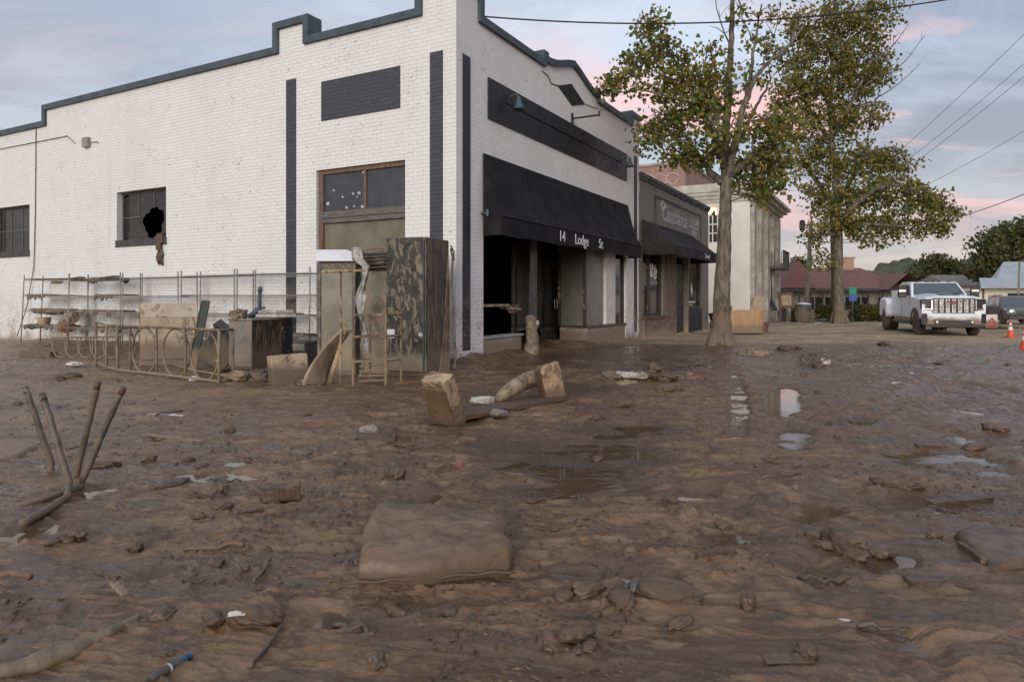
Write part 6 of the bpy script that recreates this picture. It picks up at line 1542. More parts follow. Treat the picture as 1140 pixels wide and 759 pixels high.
o = thing("tap_fitting", "dark upright tap fitting standing on the steel cabinet", "tap", (p.x - .12, p.y + .55, p.z + .90), 0); b_ = MB(); b_.tube([(-.14, 0, 0), (-.02, 0, .1), (.02, 0, .14), (.03, 0, .42)], [.05, .05, .035, .03], 8); b_.tube([(.03, 0, .42), (.04, .0, .50)], [.045, .03], 8); b_.tube([(-.05, 0, .14), (.12, 0, .16)], .02, 6); b_.build("tap", M['coping'], o, smooth=True)
# foam box
p = on_mud(304, 430); pe = on_mud(345, 427); o = thing("foam_box", "tan mud-stained foam box without a lid, standing in front of the steel cabinet", "box", (p.x, p.y, p.z - .06), math.atan2(pe.y - p.y, pe.x - p.x) + .05)
wB = (pe - p).length; b_ = MB(); hB = .47; th = .035
b_.box(0, wB, 0, th, 0, hB); b_.box(0, wB, .36 - th, .36, 0, hB); b_.box(0, th, th, .36 - th, 0, hB); b_.box(wB - th, wB, th, .36 - th, 0, hB); b_.box(th, wB - th, th, .36 - th, 0, .05); bo_ = b_.build("box", M['foam'], o, bevel=.012)
bo_.rotation_euler = (R(-3), R(-3), 0)
for k, (px, py, r_) in enumerate(((313, 427, .13), (336, 428, .12), (324, 430, .07), (345, 428, .07), (356, 429, .05))): q = on_mud(px, py); lump("mud_clod", "dark clod of mud heaped against the foot of the foam box", "mud clod", q, r_, M['clod'], (1.1, .7, .9), 40 + k, group="mud clods at the foam box", rough=.4)
# glass-door cooler with its lit-white header
p = on_mud(387, 424); p2 = on_mud(349, 424); rzc = R(-3)
o = thing("glass_door_cooler", "drinks cooler with muddy glass door and a white header panel", "cooler", (p.x, p.y + .5, p.z - .05), rzc)
Wc = .60; Hc = 1.99
b_ = MB(); b_.box(-Wc, 0, .06, .62, 0, Hc); b_.build("body", M['black_steel'], o, bevel=.008)
b_ = MB(); b_.box(-Wc, -Wc + .055, 0, .058, .05, Hc - .22); b_.box(-.055, 0, 0, .058, .05, Hc - .22); b_.box(-Wc + .055, -.055, 0, .058, Hc - .29, Hc - .22); b_.box(-Wc + .055, -.055, 0, .058, .05, .13); do_ = b_.build("door_frame", M['black_steel'], o, bevel=.005)
b_ = MB(); b_.box(-Wc + .055, -.055, .02, .04, .13, Hc - .29); b_.build("door_glass", M['cooler_glass'], do_)
b_ = MB()
n = 14; P_ = [(-Wc - .01, 0.02, Hc - .18), (-.02, 0.02, Hc - .18)] + [(-.02 + .05 * math.sin(k / 5 * 1.57), .02, Hc - .18 + .02 + .17 * (k / 5)) for k in range(0)] + [(0.0, .02, Hc - .12), (-.05, .02, Hc - .03), (-.14, .02, Hc), (-Wc - .01, .02, Hc)]
b_.prism([(x, -.03, z) for x, y, z in P_], (0, .085, 0)); b_.build("header_panel", M['white_plastic'], o, bevel=.008)
# second cooler behind, its door ajar, wrapped in torn plastic
p = on_mud(408, 421); o = thing("glass_door_cooler", "second muddy glass cooler with broken top, between the white-header cooler and the black fridge", "cooler", (p.x + .28, p.y + .75, p.z - .05), R(-4))
b_ = MB(); b_.box(-.62, 0, .05, .60, 0, 1.72); b_.build("body", M['black_steel'], o, bevel=.008); b_ = MB(); b_.box(-.60, -.02, .0, .045, .08, 1.70); b_.build("door_glass", pmat("mud_sheeted_glass", (0.15, 0.135, 0.10), (0.11, 0.095, 0.068), 2.2, .35, bump=.2, mud=.5, mudline=.6, mudcol=(.36, .27, .18)), o)
b_ = MB(); b_.box(-.62, .02, -.05, .5, 1.80, 2.02, Matrix.Rotation(R(-5), 4, 'Y')); b_.build("grille_top", M['black_trim'], o, bevel=.01); b_ = MB()
for k in range(5): b_.tube([(-.64, -.08, 1.74 + .055 * k), (.05, -.08, 1.78 + .055 * k + .01 * math.sin(k))], .010, 5)
b_.tube([(-.7, -.1, 2.02), (.1, -.1, 2.07)], .014, 6); b_.build("rails", M['rust_iron'], o)
pw = on_mud(394, 424); o = thing("torn_plastic_wrap", "torn strip of grey plastic wrap hanging between the two coolers", "plastic wrap", (pw.x + .02, pw.y + .42, 0)); rng = random.Random(8); b_ = MB(); rows = []
for i in range(22):
    z = 1.98 - 1.95 * i / 21; wd = .13 + .06 * math.sin(i * .9) - .07 * (i / 21); xo = .04 * math.sin(i * .5) + (-.1 if i < 3 else 0) + .03
    rows.append([(xo + wd * (k / 5 - .5) + rng.uniform(-.015, .015), -.05 + .05 * math.sin(k * 2.1 + i * .7) + rng.uniform(-.02, .02), z) for k in range(6)])
b_.sheet(rows)
w_ = b_.build("wrap", pmat("clear_dirty_film", (0.46, 0.46, 0.45), (0.27, 0.24, 0.20), 6, .3, bump=.4, mud=.25), o, smooth=True); md = w_.modifiers.new("t", 'SOLIDIFY'); md.thickness = .006
# tall black fridge standing by the corner
p = on_mud(474, 419.5); a_ = R(-22); o = thing("black_fridge", "tall black fridge splattered with dried mud, standing at the building corner", "fridge", (p.x, p.y, p.z - .05), a_)
b_ = MB(); b_.box(-.70, -.0, .06, .76, 0.0, 2.17); b_.build("body", M['black_steel2'], o, bevel=.01)
b_ = MB(); b_.box(-.70, 0, 0, .056, .12, 2.17); dr_ = b_.build("door", M['black_steel'], o, bevel=.012); b_ = MB(); b_.box(-.045, -.015, -.02, -.002, .14, 2.12); b_.build("door_trim", M['coping_dark'], dr_)
b_ = MB(); b_.box(-.12, -.05, -.006, -.002, .66, .71); b_.box(-.62, -.56, -.006, -.002, .66, .69); b_.build("sticker", M['white_litter'], dr_)
b_ = MB(); b_.tube([(-.69, -.02, .02), (.0, -.02, .02)], .02, 6); b_.tube([(.0, -.02, .02), (.02, .75, .04)], .015, 6); b_.build("base_rail", M['rust_iron'], o)
b_ = MB(); b_.tube([(.03, .77, 2.05), (.05, .80, 1.9), (.035, .79, 1.5), (.06, .80, 1.1), (.04, .82, .7), (.08, .86, .35), (.06, .84, .1)], .018, 7); b_.tube([(.02, .78, 2.10), (.06, .82, 2.0), (.05, .84, 1.85)], .012, 6); b_.build("cord", M['leg_metal'], o)
b_ = MB(); b_.prism([(.004, .40, .02), (.004, .76, .02), (.004, .76, 1.5), (.004, .70, 1.9), (.004, .6, 1.0), (.004, .52, .5)], (.012, 0, 0)); b_.build("mud_crust", M['rust_iron'], o)
# four-tier little rack in front of the coolers
pa, pc = on_mud(393, 428.5), on_mud(427, 429); o = thing("small_metal_rack", "small rusty three-tier metal rack in front of the coolers", "rack", (pa.x, pa.y, pa.z - .04), .06); Wr = (pc - pa).length; Dr = .38
for x, y, h in ((0, 0, 1.0), (Wr, 0, 1.0), (.02 + Wr * .35, Dr, 1.0), (Wr * 1.38, Dr, 1.0)): b_ = MB(); b_.tube([(x, y, 0), (x, y, h)], .017, 8); b_.build("post", M['rust_iron'], o)
for z in (.36, .70, 1.0):
    b_ = MB(); c_ = [(0, 0, z), (Wr, 0, z), (Wr * 1.38, Dr, z), (.02 + Wr * .35, Dr, z)]
    for i in range(4): b_.tube([c_[i], c_[(i + 1) % 4]], .016, 6)
    if z < .9: b_.add(c_, [(0, 1, 2, 3)]) if z < .5 else None
    b_.build("tier", M['rust_iron'], o)
b_ = MB()
for k in range(4): z = .08 + .07 * k; b_.tube([(.02 + Wr * .1, .1, z), (Wr * 1.0, .1, z + .01)], .012, 5)
b_.build("bottom_bars", M['rust_iron'], o)
q = on_mud(431, 424); o = thing("paper_card", "small white card stuck to the black fridge beside the rack", "card", (q.x, q.y + .30, .62), .2); b_ = MB(); b_.box(-.055, .055, 0, .01, 0, .13); b_.box(-.04, .04, -.003, 0, .02, .05); b_.build("card", M['letters'], o)
# T-shaped stick
q = on_mud(378, 428.5); o = thing("wooden_cross_pole", "thin wooden T-shaped pole standing upright before the white-header cooler", "pole", (q.x, q.y + .05, q.z - .05), .1); b_ = MB(); b_.tube([(0, 0, 0), (0, .05, 1.62)], .016, 8); b_.build("upright", M['raw_wood'], o); b_ = MB(); b_.tube([(-.26, 0, 1.60), (.34, 0, 1.63)], .017, 8); b_.build("crossbar", M['raw_wood'], o)
# curled sheet leaning there
q = on_mud(352, 429); o = thing("curled_sheet", "curled mud-coated sheet of board leaning against the white-header cooler", "sheet", (q.x, q.y - .02, q.z - .05), rot=(0, 0, .1)); b_ = MB(); rows = []
for i in range(13):
    f = i / 12; z = .02 + .78 * f; xo = -.10 + .42 * f ** 1.7; rows.append([(xo + (-.02 + .30 * (k / 6)) * (1 - .55 * f) - .08 * (1 - f), .36 * (k / 6) * (1 - .4 * f) + .12 * f, z) for k in range(7)])
b_.sheet(rows)
w_ = b_.build("sheet", pmat("mud_smeared_sheet", (0.44, 0.33, 0.22), (0.20, 0.145, 0.10), 3.0, .65, bump=.3, stretch=(1, 1, .5)), o, smooth=True); md = w_.modifiers.new("t", 'SOLIDIFY'); md.thickness = .012
o = thing("splintered_lath", "splintered lath poking up beside the curled sheet", "lath", (q.x + .12, q.y + .2, q.z), rot=(0, R(16), 0)); b_ = MB(); b_.prism([(-.03, 0, 0), (.03, 0, 0), (.025, 0, .75), (.0, 0, .92), (-.02, 0, .7)], (0, .015, 0)); b_.build("lath", M['raw_wood'], o)
# grey slab behind, against the wall
q = wpt(3.0, .9); o = thing("grey_shelf_board", "grey fallen shelf board resting between the racks and the cooler", "board", (q.x, q.y, .05), WROT); b_ = MB(); b_.box(-.5, .7, -.2, .2, .35, .39); b_.box(-.5, -.46, -.2, .2, 0, .35); b_.box(.66, .7, -.2, .2, 0, .35); b_.build("board", M['grey_wood'], o, bevel=.008)

# mud-crusted stub by the shop door
q = loc2w(LB(592, -.15), -.15); q.z = gz(q.x, q.y); o = thing("mud_crusted_bollard", "mud-crusted stump of a broken post standing by the shop door", "post", (q.x, q.y, q.z - .05), BROT); b_ = MB(); rng = random.Random(2); prof = []
bm = bmesh.new(); 
for i in range(12):
    z = .78 * i / 11
    for k in range(14): w_ = 2 * math.pi * k / 14; rr = (.15 - .045 * (i / 11) + .012 * math.sin(i * 1.7 + k)) * (1 + .22 * rng.uniform(-1, 1)); b_.v.append((rr * math.cos(w_) * 1.2 + .07 * (1 - i / 11) - .03, rr * math.sin(w_), z + (rng.uniform(-.07, .05) if i > 9 else rng.uniform(-.02, .02))))
for i in range(11):
    for k in range(14): b_.f.append((i * 14 + k, i * 14 + (k + 1) % 14, (i + 1) * 14 + (k + 1) % 14, (i + 1) * 14 + k))
b_.f.append(tuple(range(11 * 14, 12 * 14))); b_.build("stump", pmat("crusted_mud_post", (0.27, 0.215, 0.15), (0.15, 0.115, 0.08), 8, .75, bump=.8, bdist=.02), o, smooth=True); bm.free()
b_ = MB()
for k in range(5): b_.tube([(.0, -.12, .66), (.0 + .05 * math.cos(k * 1.25), -.14, .66 + .05 * math.sin(k * 1.25))], .015, 5)
b_.build("white_flake", M['white_litter'], o)

# ------------------------------------------------------------------ wreckage out in the street
# open trough: a base plank with an upright end board at each end
e0 = on_mud(517, 470.5); e1 = on_mud(632, 445); e0.z = max(e0.z, 0); dirx = (e1 - e0); Lb = dirx.length
o = thing("broken_timber_bench", "broken pale timber trough lying in the mud with two upturned end boards", "timber", (e0.x, e0.y, .0), math.atan2(dirx.y, dirx.x))
b_ = MB(); b_.box(-.04, Lb + .02, -.02, .30, .02, .075); b_.build("base_plank", M['wet_wood'], o, bevel=.008)
b_ = MB(); b_.box(-.17, .0, -.02, .26, 0, .54); x = b_.build("end_board", M['raw_wood'], o, bevel=.012); x.location = (.0, -.02, .02); x.rotation_euler = (R(4), R(-27), R(4))
b_ = MB(); b_.box(-.195, -.173, -.024, .264, -.02, .47); b_.box(-.185, -.06, -.04, -.024, -.03, .12); y_ = b_.build("mud_coat", M['cushion'], x, bevel=.008)
b_ = MB(); b_.box(-.24, .02, -.02, .07, 0, .44); x = b_.build("end_board", M['raw_wood'], o, bevel=.012); x.location = (Lb - .04, .02, .05); x.rotation_euler = (0, R(-14), R(-22))
b_ = MB(); b_.box(-.262, -.243, -.02, .11, .02, .40); y_ = b_.build("mud_coat", M['wet_wood'], x, bevel=.006)
r0, r1 = on_mud(552, 452), on_mud(606, 440); r0.z = .12; r1.z = .30; r1.y -= .1
o = thing("rolled_fabric", "mud-soaked roll of fabric resting on the broken timber trough", "fabric roll", (r0.x, r0.y, r0.z)); b_ = MB(); dv = r1 - r0; pts = [dv * f + Vector((0, 0, .05 * math.sin(f * 3.1) - .03)) for f in np.linspace(0, 1, 14)]
b_.tube(pts, [.03, .055, .07, .08, .085, .09, .09, .092, .095, .095, .098, .10, .098, .085], 16); b_.build("roll", pmat("tan_mud_fabric", (0.34, 0.25, 0.16), (0.22, 0.155, 0.10), 7, .55, bump=.5, mud=.45, mudcol=(.2, .13, .08)), o, smooth=True)
for px, py, lab, r_, mt, sc in ((538, 451, "crumpled pale cloth lying inside the broken trough", .10, M['white_litter'], (1.5, .8, .45)), (584, 430, "small pale wad stuck behind the fabric roll", .07, M['white_litter'], (1.2, .7, .8)), (549, 449, "dark wet rag beside the crumpled cloth in the trough", .08, M['clod'], (1.5, .8, .5)), (555, 466, "bluish stone lying in front of the broken trough", .07, pmat("blue_grey_stone", (.17, .18, .20), (.12, .09, .07), 6, .4, bump=.3), (1.5, .8, .6))):
    q = on_mud(px, py, .05); lump("rag" if "cloth" in lab or "rag" in lab or "wad" in lab else "stone", lab, "rag" if "stone" not in lab else "stone", q, r_, mt, sc, int(px), rough=.4)

# the mud-covered cushion in the middle foreground
def cushion():
    q0, q1, q2, q3 = G(388, 660, 0), G(575, 646, 0), G(562, 570, .12), G(413, 556, .12)
    c = (q0 + q1 + q2 + q3) / 4; c.z = gz(c.x, c.y)
    o = thing("seat_cushion", "square seat cushion entirely coated in wet brown mud, centre foreground", "cushion", (c.x, c.y, -.02))
    n = 60; top = {}; b_ = MB()
    def corner(u, v): return q0.lerp(q1, u).lerp(q3.lerp(q2, u), v)
    for layer in (0, 1):
        for j in range(n + 1):
            for i in range(n + 1):
                u, v = i / n, j / n; p = corner(u, v)
                du, dv = min(u, 1 - u), min(v, 1 - v); e = min(1, (min(du, dv) * 7.5)); edge = math.sqrt(max(0, 1 - (1 - e) ** 2)); cr = min(1, (du + dv) * 6)
                puff = .140 + .03 * math.sin(math.pi * u) ** .6 * math.sin(math.pi * v) ** .6
                nz_ = float(fbm(np.array([u * 4.0]), np.array([v * 4.0]), 4, .55, 3, 9)[0]) * .06 + float(ridged(np.array([u * 3.2 + v * 2.4]), np.array([v * 9 - u * 4.5]), 4)[0]) * .020
                z = (.085 + (puff - .085) * edge + nz_ * (.4 + .6 * edge)) if layer else (.085 - .10 * edge)
                rnd = 1 - .035 * (1 - edge) - .05 * (1 - cr)
                x = c.x + (p.x - c.x) * rnd; y = c.y + (p.y - c.y) * rnd
                x += .012 * math.sin(v * 9) * (1 - e); y += .02 * math.sin(u * 8 + 1) * (1 - e)
                b_.v.append((x - c.x, y - c.y, z))
    W_ = n + 1; o2 = W_ * W_
    for j in range(n):
        for i in range(n):
            a = j * W_ + i; b_.f.append((a, a + W_, a + W_ + 1, a + 1)); a += o2; b_.f.append((a, a + 1, a + W_ + 1, a + W_))
    for i in range(n):
        b_.f.append((i, i + 1, o2 + i + 1, o2 + i)); k = n * W_ + i; b_.f.append((k, o2 + k, o2 + k + 1, k + 1))
        k = i * W_; b_.f.append((k, o2 + k, o2 + k + W_, k + W_)); k = i * W_ + n; b_.f.append((k, k + W_, o2 + k + W_, o2 + k))
    b_.build("cover", M['cushion'], o, smooth=True)
    pp = MB(); loop = []
    for i in range(25): loop.append(corner(i / 24, 0))
    pp.tube([Vector((c.x + (p.x - c.x) * .985 - c.x, c.y + (p.y - c.y) * .985 - c.y, .058 + .004 * math.sin(k * 1.3))) for k, p in enumerate(loop)], .006, 6); pp.build("piping", M['cushion'], o, smooth=True)
cushion()

# chair frame upside down at the left: four splayed legs in the air
def ptz(px, py, Y): return at(px, py, Y)
b0 = G(82, 545, 0); Yl = b0.y
o = thing("overturned_chair", "overturned chair frame with four splayed metal legs sticking up out of the mud", "chair", (b0.x, b0.y, 0))
for (tx, ty, bx_, by_, dY0, dY1, bend) in ((29, 433, 57, 515, .30, .35, None), (48, 441, 77, 537, .0, -.05, [(74, 553), (55, 566), (24, 583)]), (109, 428, 83, 536, .12, .22, None), (136, 434, 87, 545, .02, .05, None)):
    P_ = [ptz(tx, ty, Yl + dY0), ptz(tx + (bx_ - tx) * .5, ty + (by_ - ty) * .5, Yl + (dY0 + dY1) / 2), ptz(bx_, by_, Yl + dY1)]
    if bend:
        P_ += [G(q[0], q[1], .03) for q in bend]
    else: e = P_[-1].copy(); e.z = -.06; P_.append(e)
    b_ = MB(); P_ = [q for w_ in range(len(P_) - 1) for q in [P_[w_].lerp(P_[w_ + 1], k / 6) + Vector((random.uniform(-.003, .003), 0, 0)) for k in range(6)]] + [P_[-1]]; b_.tube([p - o.location for p in P_], [.0185 + .004 * (i / len(P_)) + random.uniform(-.0012, .002) for i in range(len(P_))], 10); lg = b_.build("leg", M['leg_metal'], o, smooth=True)
    b_ = MB(); d_ = (P_[0] - P_[3]).normalized(); b_.tube([P_[0] - o.location - d_ * .03, P_[0] - o.location + d_ * .02], [.0205, .019], 10); b_.build("foot_cap", M['wet_wood'], lg, smooth=True)
b_ = MB(); b_.tube([G(92, 541, .02) - o.location, G(60, 551, .045) - o.location, G(30, 560, .03) - o.location, G(-5, 574, -.02) - o.location], [.019, .021, .020, .017], 10); b_.build("seat_rail", M['leg_metal'], o, smooth=True)
# sunken panel, bottom left corner
def flat_slab(name, label, cat, pix, z0, th, mat, seed, amp=.01):
    P_ = [G(px, py, z0 + th) for px, py in pix]; c = sum(P_, Vector()) / len(P_); o = thing(name, label, cat, (c.x, c.y, 0)); n = len(P_); b_ = MB(); rng = random.Random(seed)
    # rings from the centre outwards so the top can undulate
    rings = 12; sub_ = 10; outline = []
    for i in range(n):
        for k in range(sub_): outline.append(P_[i].lerp(P_[(i + 1) % n], k / sub_))
    m_ = len(outline)
    for j in range(1, rings + 1):
        f = j / rings
        for q in outline:
            p = c.lerp(q, f); nz_ = float(fbm(np.array([p.x * 4]), np.array([p.y * 4]), 4, .55, seed, 3)[0]) * amp * 4
            e = math.sqrt(max(0, 1 - max(0, (f - .9) / .1) ** 2)); b_.v.append((p.x - c.x, p.y - c.y, z0 + th * (.35 + .65 * e) + nz_))
    for q in outline: b_.v.append(((q.x - c.x) * 1.01, (q.y - c.y) * 1.01, z0 - .08))
    for j in range(rings):
        for k in range(m_): a, d = j * m_ + k, j * m_ + (k + 1) % m_; b_.f.append((a, d, d + m_, a + m_))
    b_.v.append((0, 0, z0 + th)); 
    for k in range(m_): b_.f.append((len(b_.v) - 1, k, (k + 1) % m_)) 
    b_.build("slab", mat, o, smooth=True); return o
sp_ = flat_slab("mud_slab", "large mud-filmed panel half sunk in the bottom left corner", "panel", [(-90, 610), (40, 612), (85, 628), (120, 652), (150, 686), (90, 715), (0, 748), (-120, 790)], -.004, .022, pmat("wet_mud_film", (0.130, 0.082, 0.050), (0.065, 0.043, 0.029), 5, .35, rough2=.6, bump=.8, bdist=.015, detail=10), 5, .010)
eg = MB(); pth = [G(px, py, .022) - sp_.location for px, py in ((154, 686), (120, 706), (80, 724), (40, 739), (0, 752), (-60, 772))]
pth = [pth[i].lerp(pth[i + 1], k / 8) + Vector((0, random.uniform(-.002, .002), random.uniform(-.002, .002))) for i in range(5) for k in range(8)] + [pth[-1]]; eg.tube(pth, [float(np.interp(i / 8, range(6), [.010, .024, .030, .034, .036, .04])) * (1 + .10 * math.sin(i * .37) + .07 * math.sin(i * .83 + 1)) for i in range(len(pth))], 10); eg.build("rounded_edge", pmat("worn_tan_edge", (0.27, 0.205, 0.13), (0.13, 0.095, 0.065), 7, .6, bump=.6, bdist=.015), sp_, smooth=True)
flat_slab("sunken_board", "tan board half buried at the left edge beside the overturned chair", "board", [(-30, 492), (20, 486), (44, 494), (20, 506), (-30, 518)], .0, .05, M['tan_board'], 9, .004)
flat_slab("mud_covered_plank", "thick mud-covered plank at the right edge of the foreground", "plank", [(1062, 592), (1085, 582), (1180, 590), (1200, 618), (1102, 630)], -.01, .045, M['clod'], 12, .008)

def stick(name, label, cat, a, b, r0, r1, mat, group=None, seed=0, lift=.01, bend=.03):
    rng = random.Random(seed); A_, B_ = on_mud(*a, dz=lift), on_mud(*b, dz=lift); n = 7; b_ = MB()
    pts = [A_.lerp(B_, i / n) - A_ + Vector((0, rng.uniform(-bend, bend), rng.uniform(-.2, .5) * bend)) * (0 if i in (0, n) else 1) for i in range(n + 1)]
    b_.tube(pts, [r0 + (r1 - r0) * i / n for i in range(n + 1)], 7)
    o = b_.build(name, mat, None, smooth=True); o.location = A_; return tag(o, label, cat, group)
def plank(label, a, b, wd, th, mat, tilt=0.0, name="plank", cat="plank", lift=.0):
    A_, B_ = on_mud(*a, dz=lift), on_mud(*b, dz=lift); d_ = B_ - A_; L_ = d_.length
    o = thing(name, label, cat, A_, rot=(R(tilt), -math.asin(max(-1, min(1, d_.z / L_))), math.atan2(d_.y, d_.x))); b_ = MB(); rng = random.Random(int(a[0] * 7 + a[1])); n = 10; rows = []
    for i in range(n + 1):
        x = L_ * i / n; j0 = rng.uniform(-.008, .008) * min(1, wd / .06); rows.append([(x, -wd / 2 + j0, -th * .6), (x, wd / 2 + j0, -th * .6), (x, wd / 2 + j0 * 1.5, th * .6 + rng.uniform(-.006, .004)), (x, -wd / 2 - j0, th * .6 + rng.uniform(-.003, .003))])
    loft(b_, rows); b_.build("board", mat, o, bevel=.004); return o
plank("reddish broken brick-like block sitting left of the cushion", (292, 556), (334, 553), .10, .07, M['wet_wood'], 0, "timber_block", "block", .03)
plank("thin dark slat lying left of the reddish block", (260, 573), (293, 567), .035, .012, M['wet_wood'], 20, lift=.01)
stick("stick", "pale forked stick lying left of the cushion", "stick", (205, 614), (271, 611), .008, .012, M['raw_wood'], seed=3)
stick("stick", "dark branch with knobbly end at the left, above the sunken panel", "stick", (50, 608), (82, 602), .012, .022, M['wet_wood'], seed=4)
lump("mud_clod", "dark knob of mud at the end of the left branch", "mud clod", on_mud(84, 600, .02), .045, M['clod'], (1.3, .8, .8), 77, rough=.4)
stick("stick", "orange-brown split stick lying on the sunken panel", "stick", (-4, 651), (33, 656), .012, .016, M['raw_wood'], seed=6, lift=.05)
o = plank("short dark splinter crossing another on the sunken panel's rim", (108, 650), (132, 656), .03, .012, M['wet_wood'], 0, lift=.05)
o = plank("short brown chip lying under the dark splinter at the panel's rim", (126, 658), (140, 676), .03, .01, M['tan_board'], 0, lift=.05)
stick("stick", "dark twig pointing up the slope left of the pale-wrapped clod", "stick", (283, 651), (301, 625), .006, .008, M['grey_stick'], seed=8)
stick("stick", "dark root-like twig below the pale-wrapped clod", "stick", (278, 746), (314, 700), .008, .006, M['grey_stick'], seed=9)
lump("mud_lump", "muddy lump with a torn pale wrapper below left of the cushion", "mud lump", on_mud(285, 688, .02), .07, M['clod'], (1.6, .8, .6), 31, rough=.4)
q = on_mud(264, 693, .035); o = thing("torn_wrapper", "tiny torn white wrapper stuck to the muddy lump", "wrapper", q, .2); b_ = MB(); noise_slab(b_, -.03, .03, -.012, .012, 0, .006, 6, 3, .006, 4); b_.build("wrapper", M['white_litter'], o)
# blue bottle, lower left
A_, B_ = on_mud(168, 757, .004), on_mud(210, 730, .004); d_ = B_ - A_; o = thing("plastic_bottle", "blue plastic bottle half sunk in the mud at the bottom left", "bottle", A_, rot=(0, R(90), math.atan2(d_.y, d_.x))); L_ = d_.length * 1.05
b_ = MB(); b_.lathe([(.010, -L_ * .02), (.016, 0), (.018, L_ * .10), (.013, L_ * .2), (.018, L_ * .30), (.015, L_ * .52), (.013, L_ * .56), (.017, L_ * .60), (.016, L_ * .74), (.009, L_ * .88), (.008, L_ * .92)], 18); bo_ = b_.build("bottle", M['blue_plastic'], o, smooth=True); b_ = MB(); b_.lathe([(.0105, L_ * .92), (.011, L_ * 1.0), (.009, L_ * 1.01)], 14); b_.build("cap", M['blue_plastic'], bo_); b_ = MB(); b_.lathe([(.0175, L_ * .40), (.0165, L_ * .45)], 18); b_.build("label_band", M['white_litter'], bo_)
# stones and clods one can point at
for k, (px, py, r_, lab, mt, sc) in enumerate((
    (236, 551, .085, "rough dark stone left of the reddish block", M['stone'], (1.1, .9, .9)), (186, 541, .075, "peeling clump of dark crust left of the rough stone", M['clod'], (1.8, .9, .45)),
    (150, 607, .045, "small porous clod left of the pale stick", M['clod'], (1.2, .9, .6)), (118, 519, .07, "low reddish mud mound right of the chair legs", M['clod'], (1.7, 1, .5)), (165, 513, .05, "small dark pebble pair beyond the chair legs", M['stone'], (1.2, .9, .8)),
    (440, 528, .08, "hooded hump of mud beyond the cushion", M['clod'], (1.3, .9, .8)), (412, 480, .075, "pale half-buried stone left of the broken trough", pmat("pale_half_stone", (.30, .25, .2), (.12, .085, .06), 3, .5, bump=.3), (1.3, .8, .7)),
    (833, 677, .04, "small upright brown chunk right of the foreground centre", M['clod'], (.9, .8, 1.2)), (940, 607, .10, "lumpy brown mud mound left of the long puddle", M['clod'], (1.7, .9, .6)), (975, 615, .06, "flat brown clod at the head of the long puddle", M['clod'], (1.5, .9, .5)),
    (655, 660, .055, "curled brown clod right below the cushion", M['clod'], (1.5, .9, .7)), (692, 668, .06, "flat brown clod at the right of the curled clod", M['clod'], (1.6, .9, .5)), (742, 660, .10, "broad smooth mound of mud right of the foil scrap", M['cushion'], (1.5, 1, .35)),
    (640, 712, .05, "torn brown lump in the lower middle foreground", M['clod'], (1.6, .8, .6)), (1106, 478, .09, "round brown stone on the wet street at the right", M['stone'], (1.5, 1, .6)), (1000, 541, .07, "dark knobbly mound on the wet street", M['clod'], (2.2, .9, .6)),
    (1090, 500, .08, "low dark clod near the right edge of the street", M['clod'], (1.8, .9, .5)), (665, 512, .05, "small red-brown scrap at the dark puddle's left end", M['clod'], (1.4, .9, .5)), (512, 520, .04, "small red object half sunk beyond the cushion", pmat("red_scrap", (.30, .06, .04), (.15, .08, .05), 6, .5), (1, .8, .8)),
    (938, 687, .022, "white fleck of litter in the lower right foreground", M['white_litter'], (1.6, .6, .3)))):
    lump("stone" if "stone" in lab or "pebble" in lab else "mud_clod", lab, "stone" if "stone" in lab or "pebble" in lab else ("litter" if "litter" in lab or "object" in lab else "mud clod"), on_mud(px, py, r_ * sc[2] * .28), r_ * 1.0, mt, sc, 100 + k, rough=.38, rz=k)
for k, (a, b_2, wd, th, mt, lab) in enumerate((
    ((1070, 607), (1098, 628), .05, .04, M['wet_wood'], "dark wet timber edge at the mud-covered plank's corner"), ((1010, 648), (1085, 652), .07, .03, M['wet_wood'], "dark plank lying below the long puddle"), ((850, 734), (905, 735), .06, .03, M['wet_wood'], "flat reddish plank at the bottom right foreground"),
    ((775, 618), (815, 616), .06, .04, M['wet_wood'], "stubby brown timber end in the middle right foreground"), ((1035, 562), (1100, 556), .09, .05, M['wet_wood'], "muddy timber lying across the wet street at the right"), ((1020, 497), (1075, 499), .08, .05, M['wet_wood'], "dark plank floating on the wet street, farther one"),
    ((283, 495), (325, 501), .06, .02, M['raw_wood'], "pale broken lath lying between the racks and the chair legs"), ((165, 461), (205, 463), .07, .02, M['white_litter'], "whitish strip lying in front of the iron table frame"), ((160, 482), (225, 491), .05, .02, M['tan_board'], "long pale lath left of the broken lath pieces"),
    ((350, 514), (385, 516), .06, .03, M['wet_wood'], "dark slat at the left of the hooded hump"), ((295, 497), (345, 504), .08, .03, M['grey_wood'], "muddy grey plank ending by the dark slat"), ((395, 488), (440, 491), .07, .03, M['wet_wood'], "brown plank lying beyond the hooded hump"), ((1035, 565), (1060, 572), .05, .03, M['wet_wood'], "short dark wood piece under the street timber"),
    ((470, 487), (520, 492), .09, .05, M['cushion'], "mud-coated timber in front of the broken trough"), ((905, 600), (925, 592), .06, .05, M['wet_wood'], "broken brown timber end left of the mud mound"))):
    plank(lab, a, b_2, wd * .9, th * .8, mt if mt is not M['wet_wood'] or k % 2 else M['clod'], 9 * (k % 3 - 1), lift=.002)
q = on_mud(700, 666, .03); o = thing("foil_scrap", "thin silver foil scrap sticking up between the clods", "foil", q, .5); b_ = MB(); b_.prism([(0, 0, -.02), (.03, 0, .0), (.055, .01, .05), (.04, 0, .06), (.015, 0, .03)], (0, .004, 0)); b_.build("foil", M['grey_wood'], o)
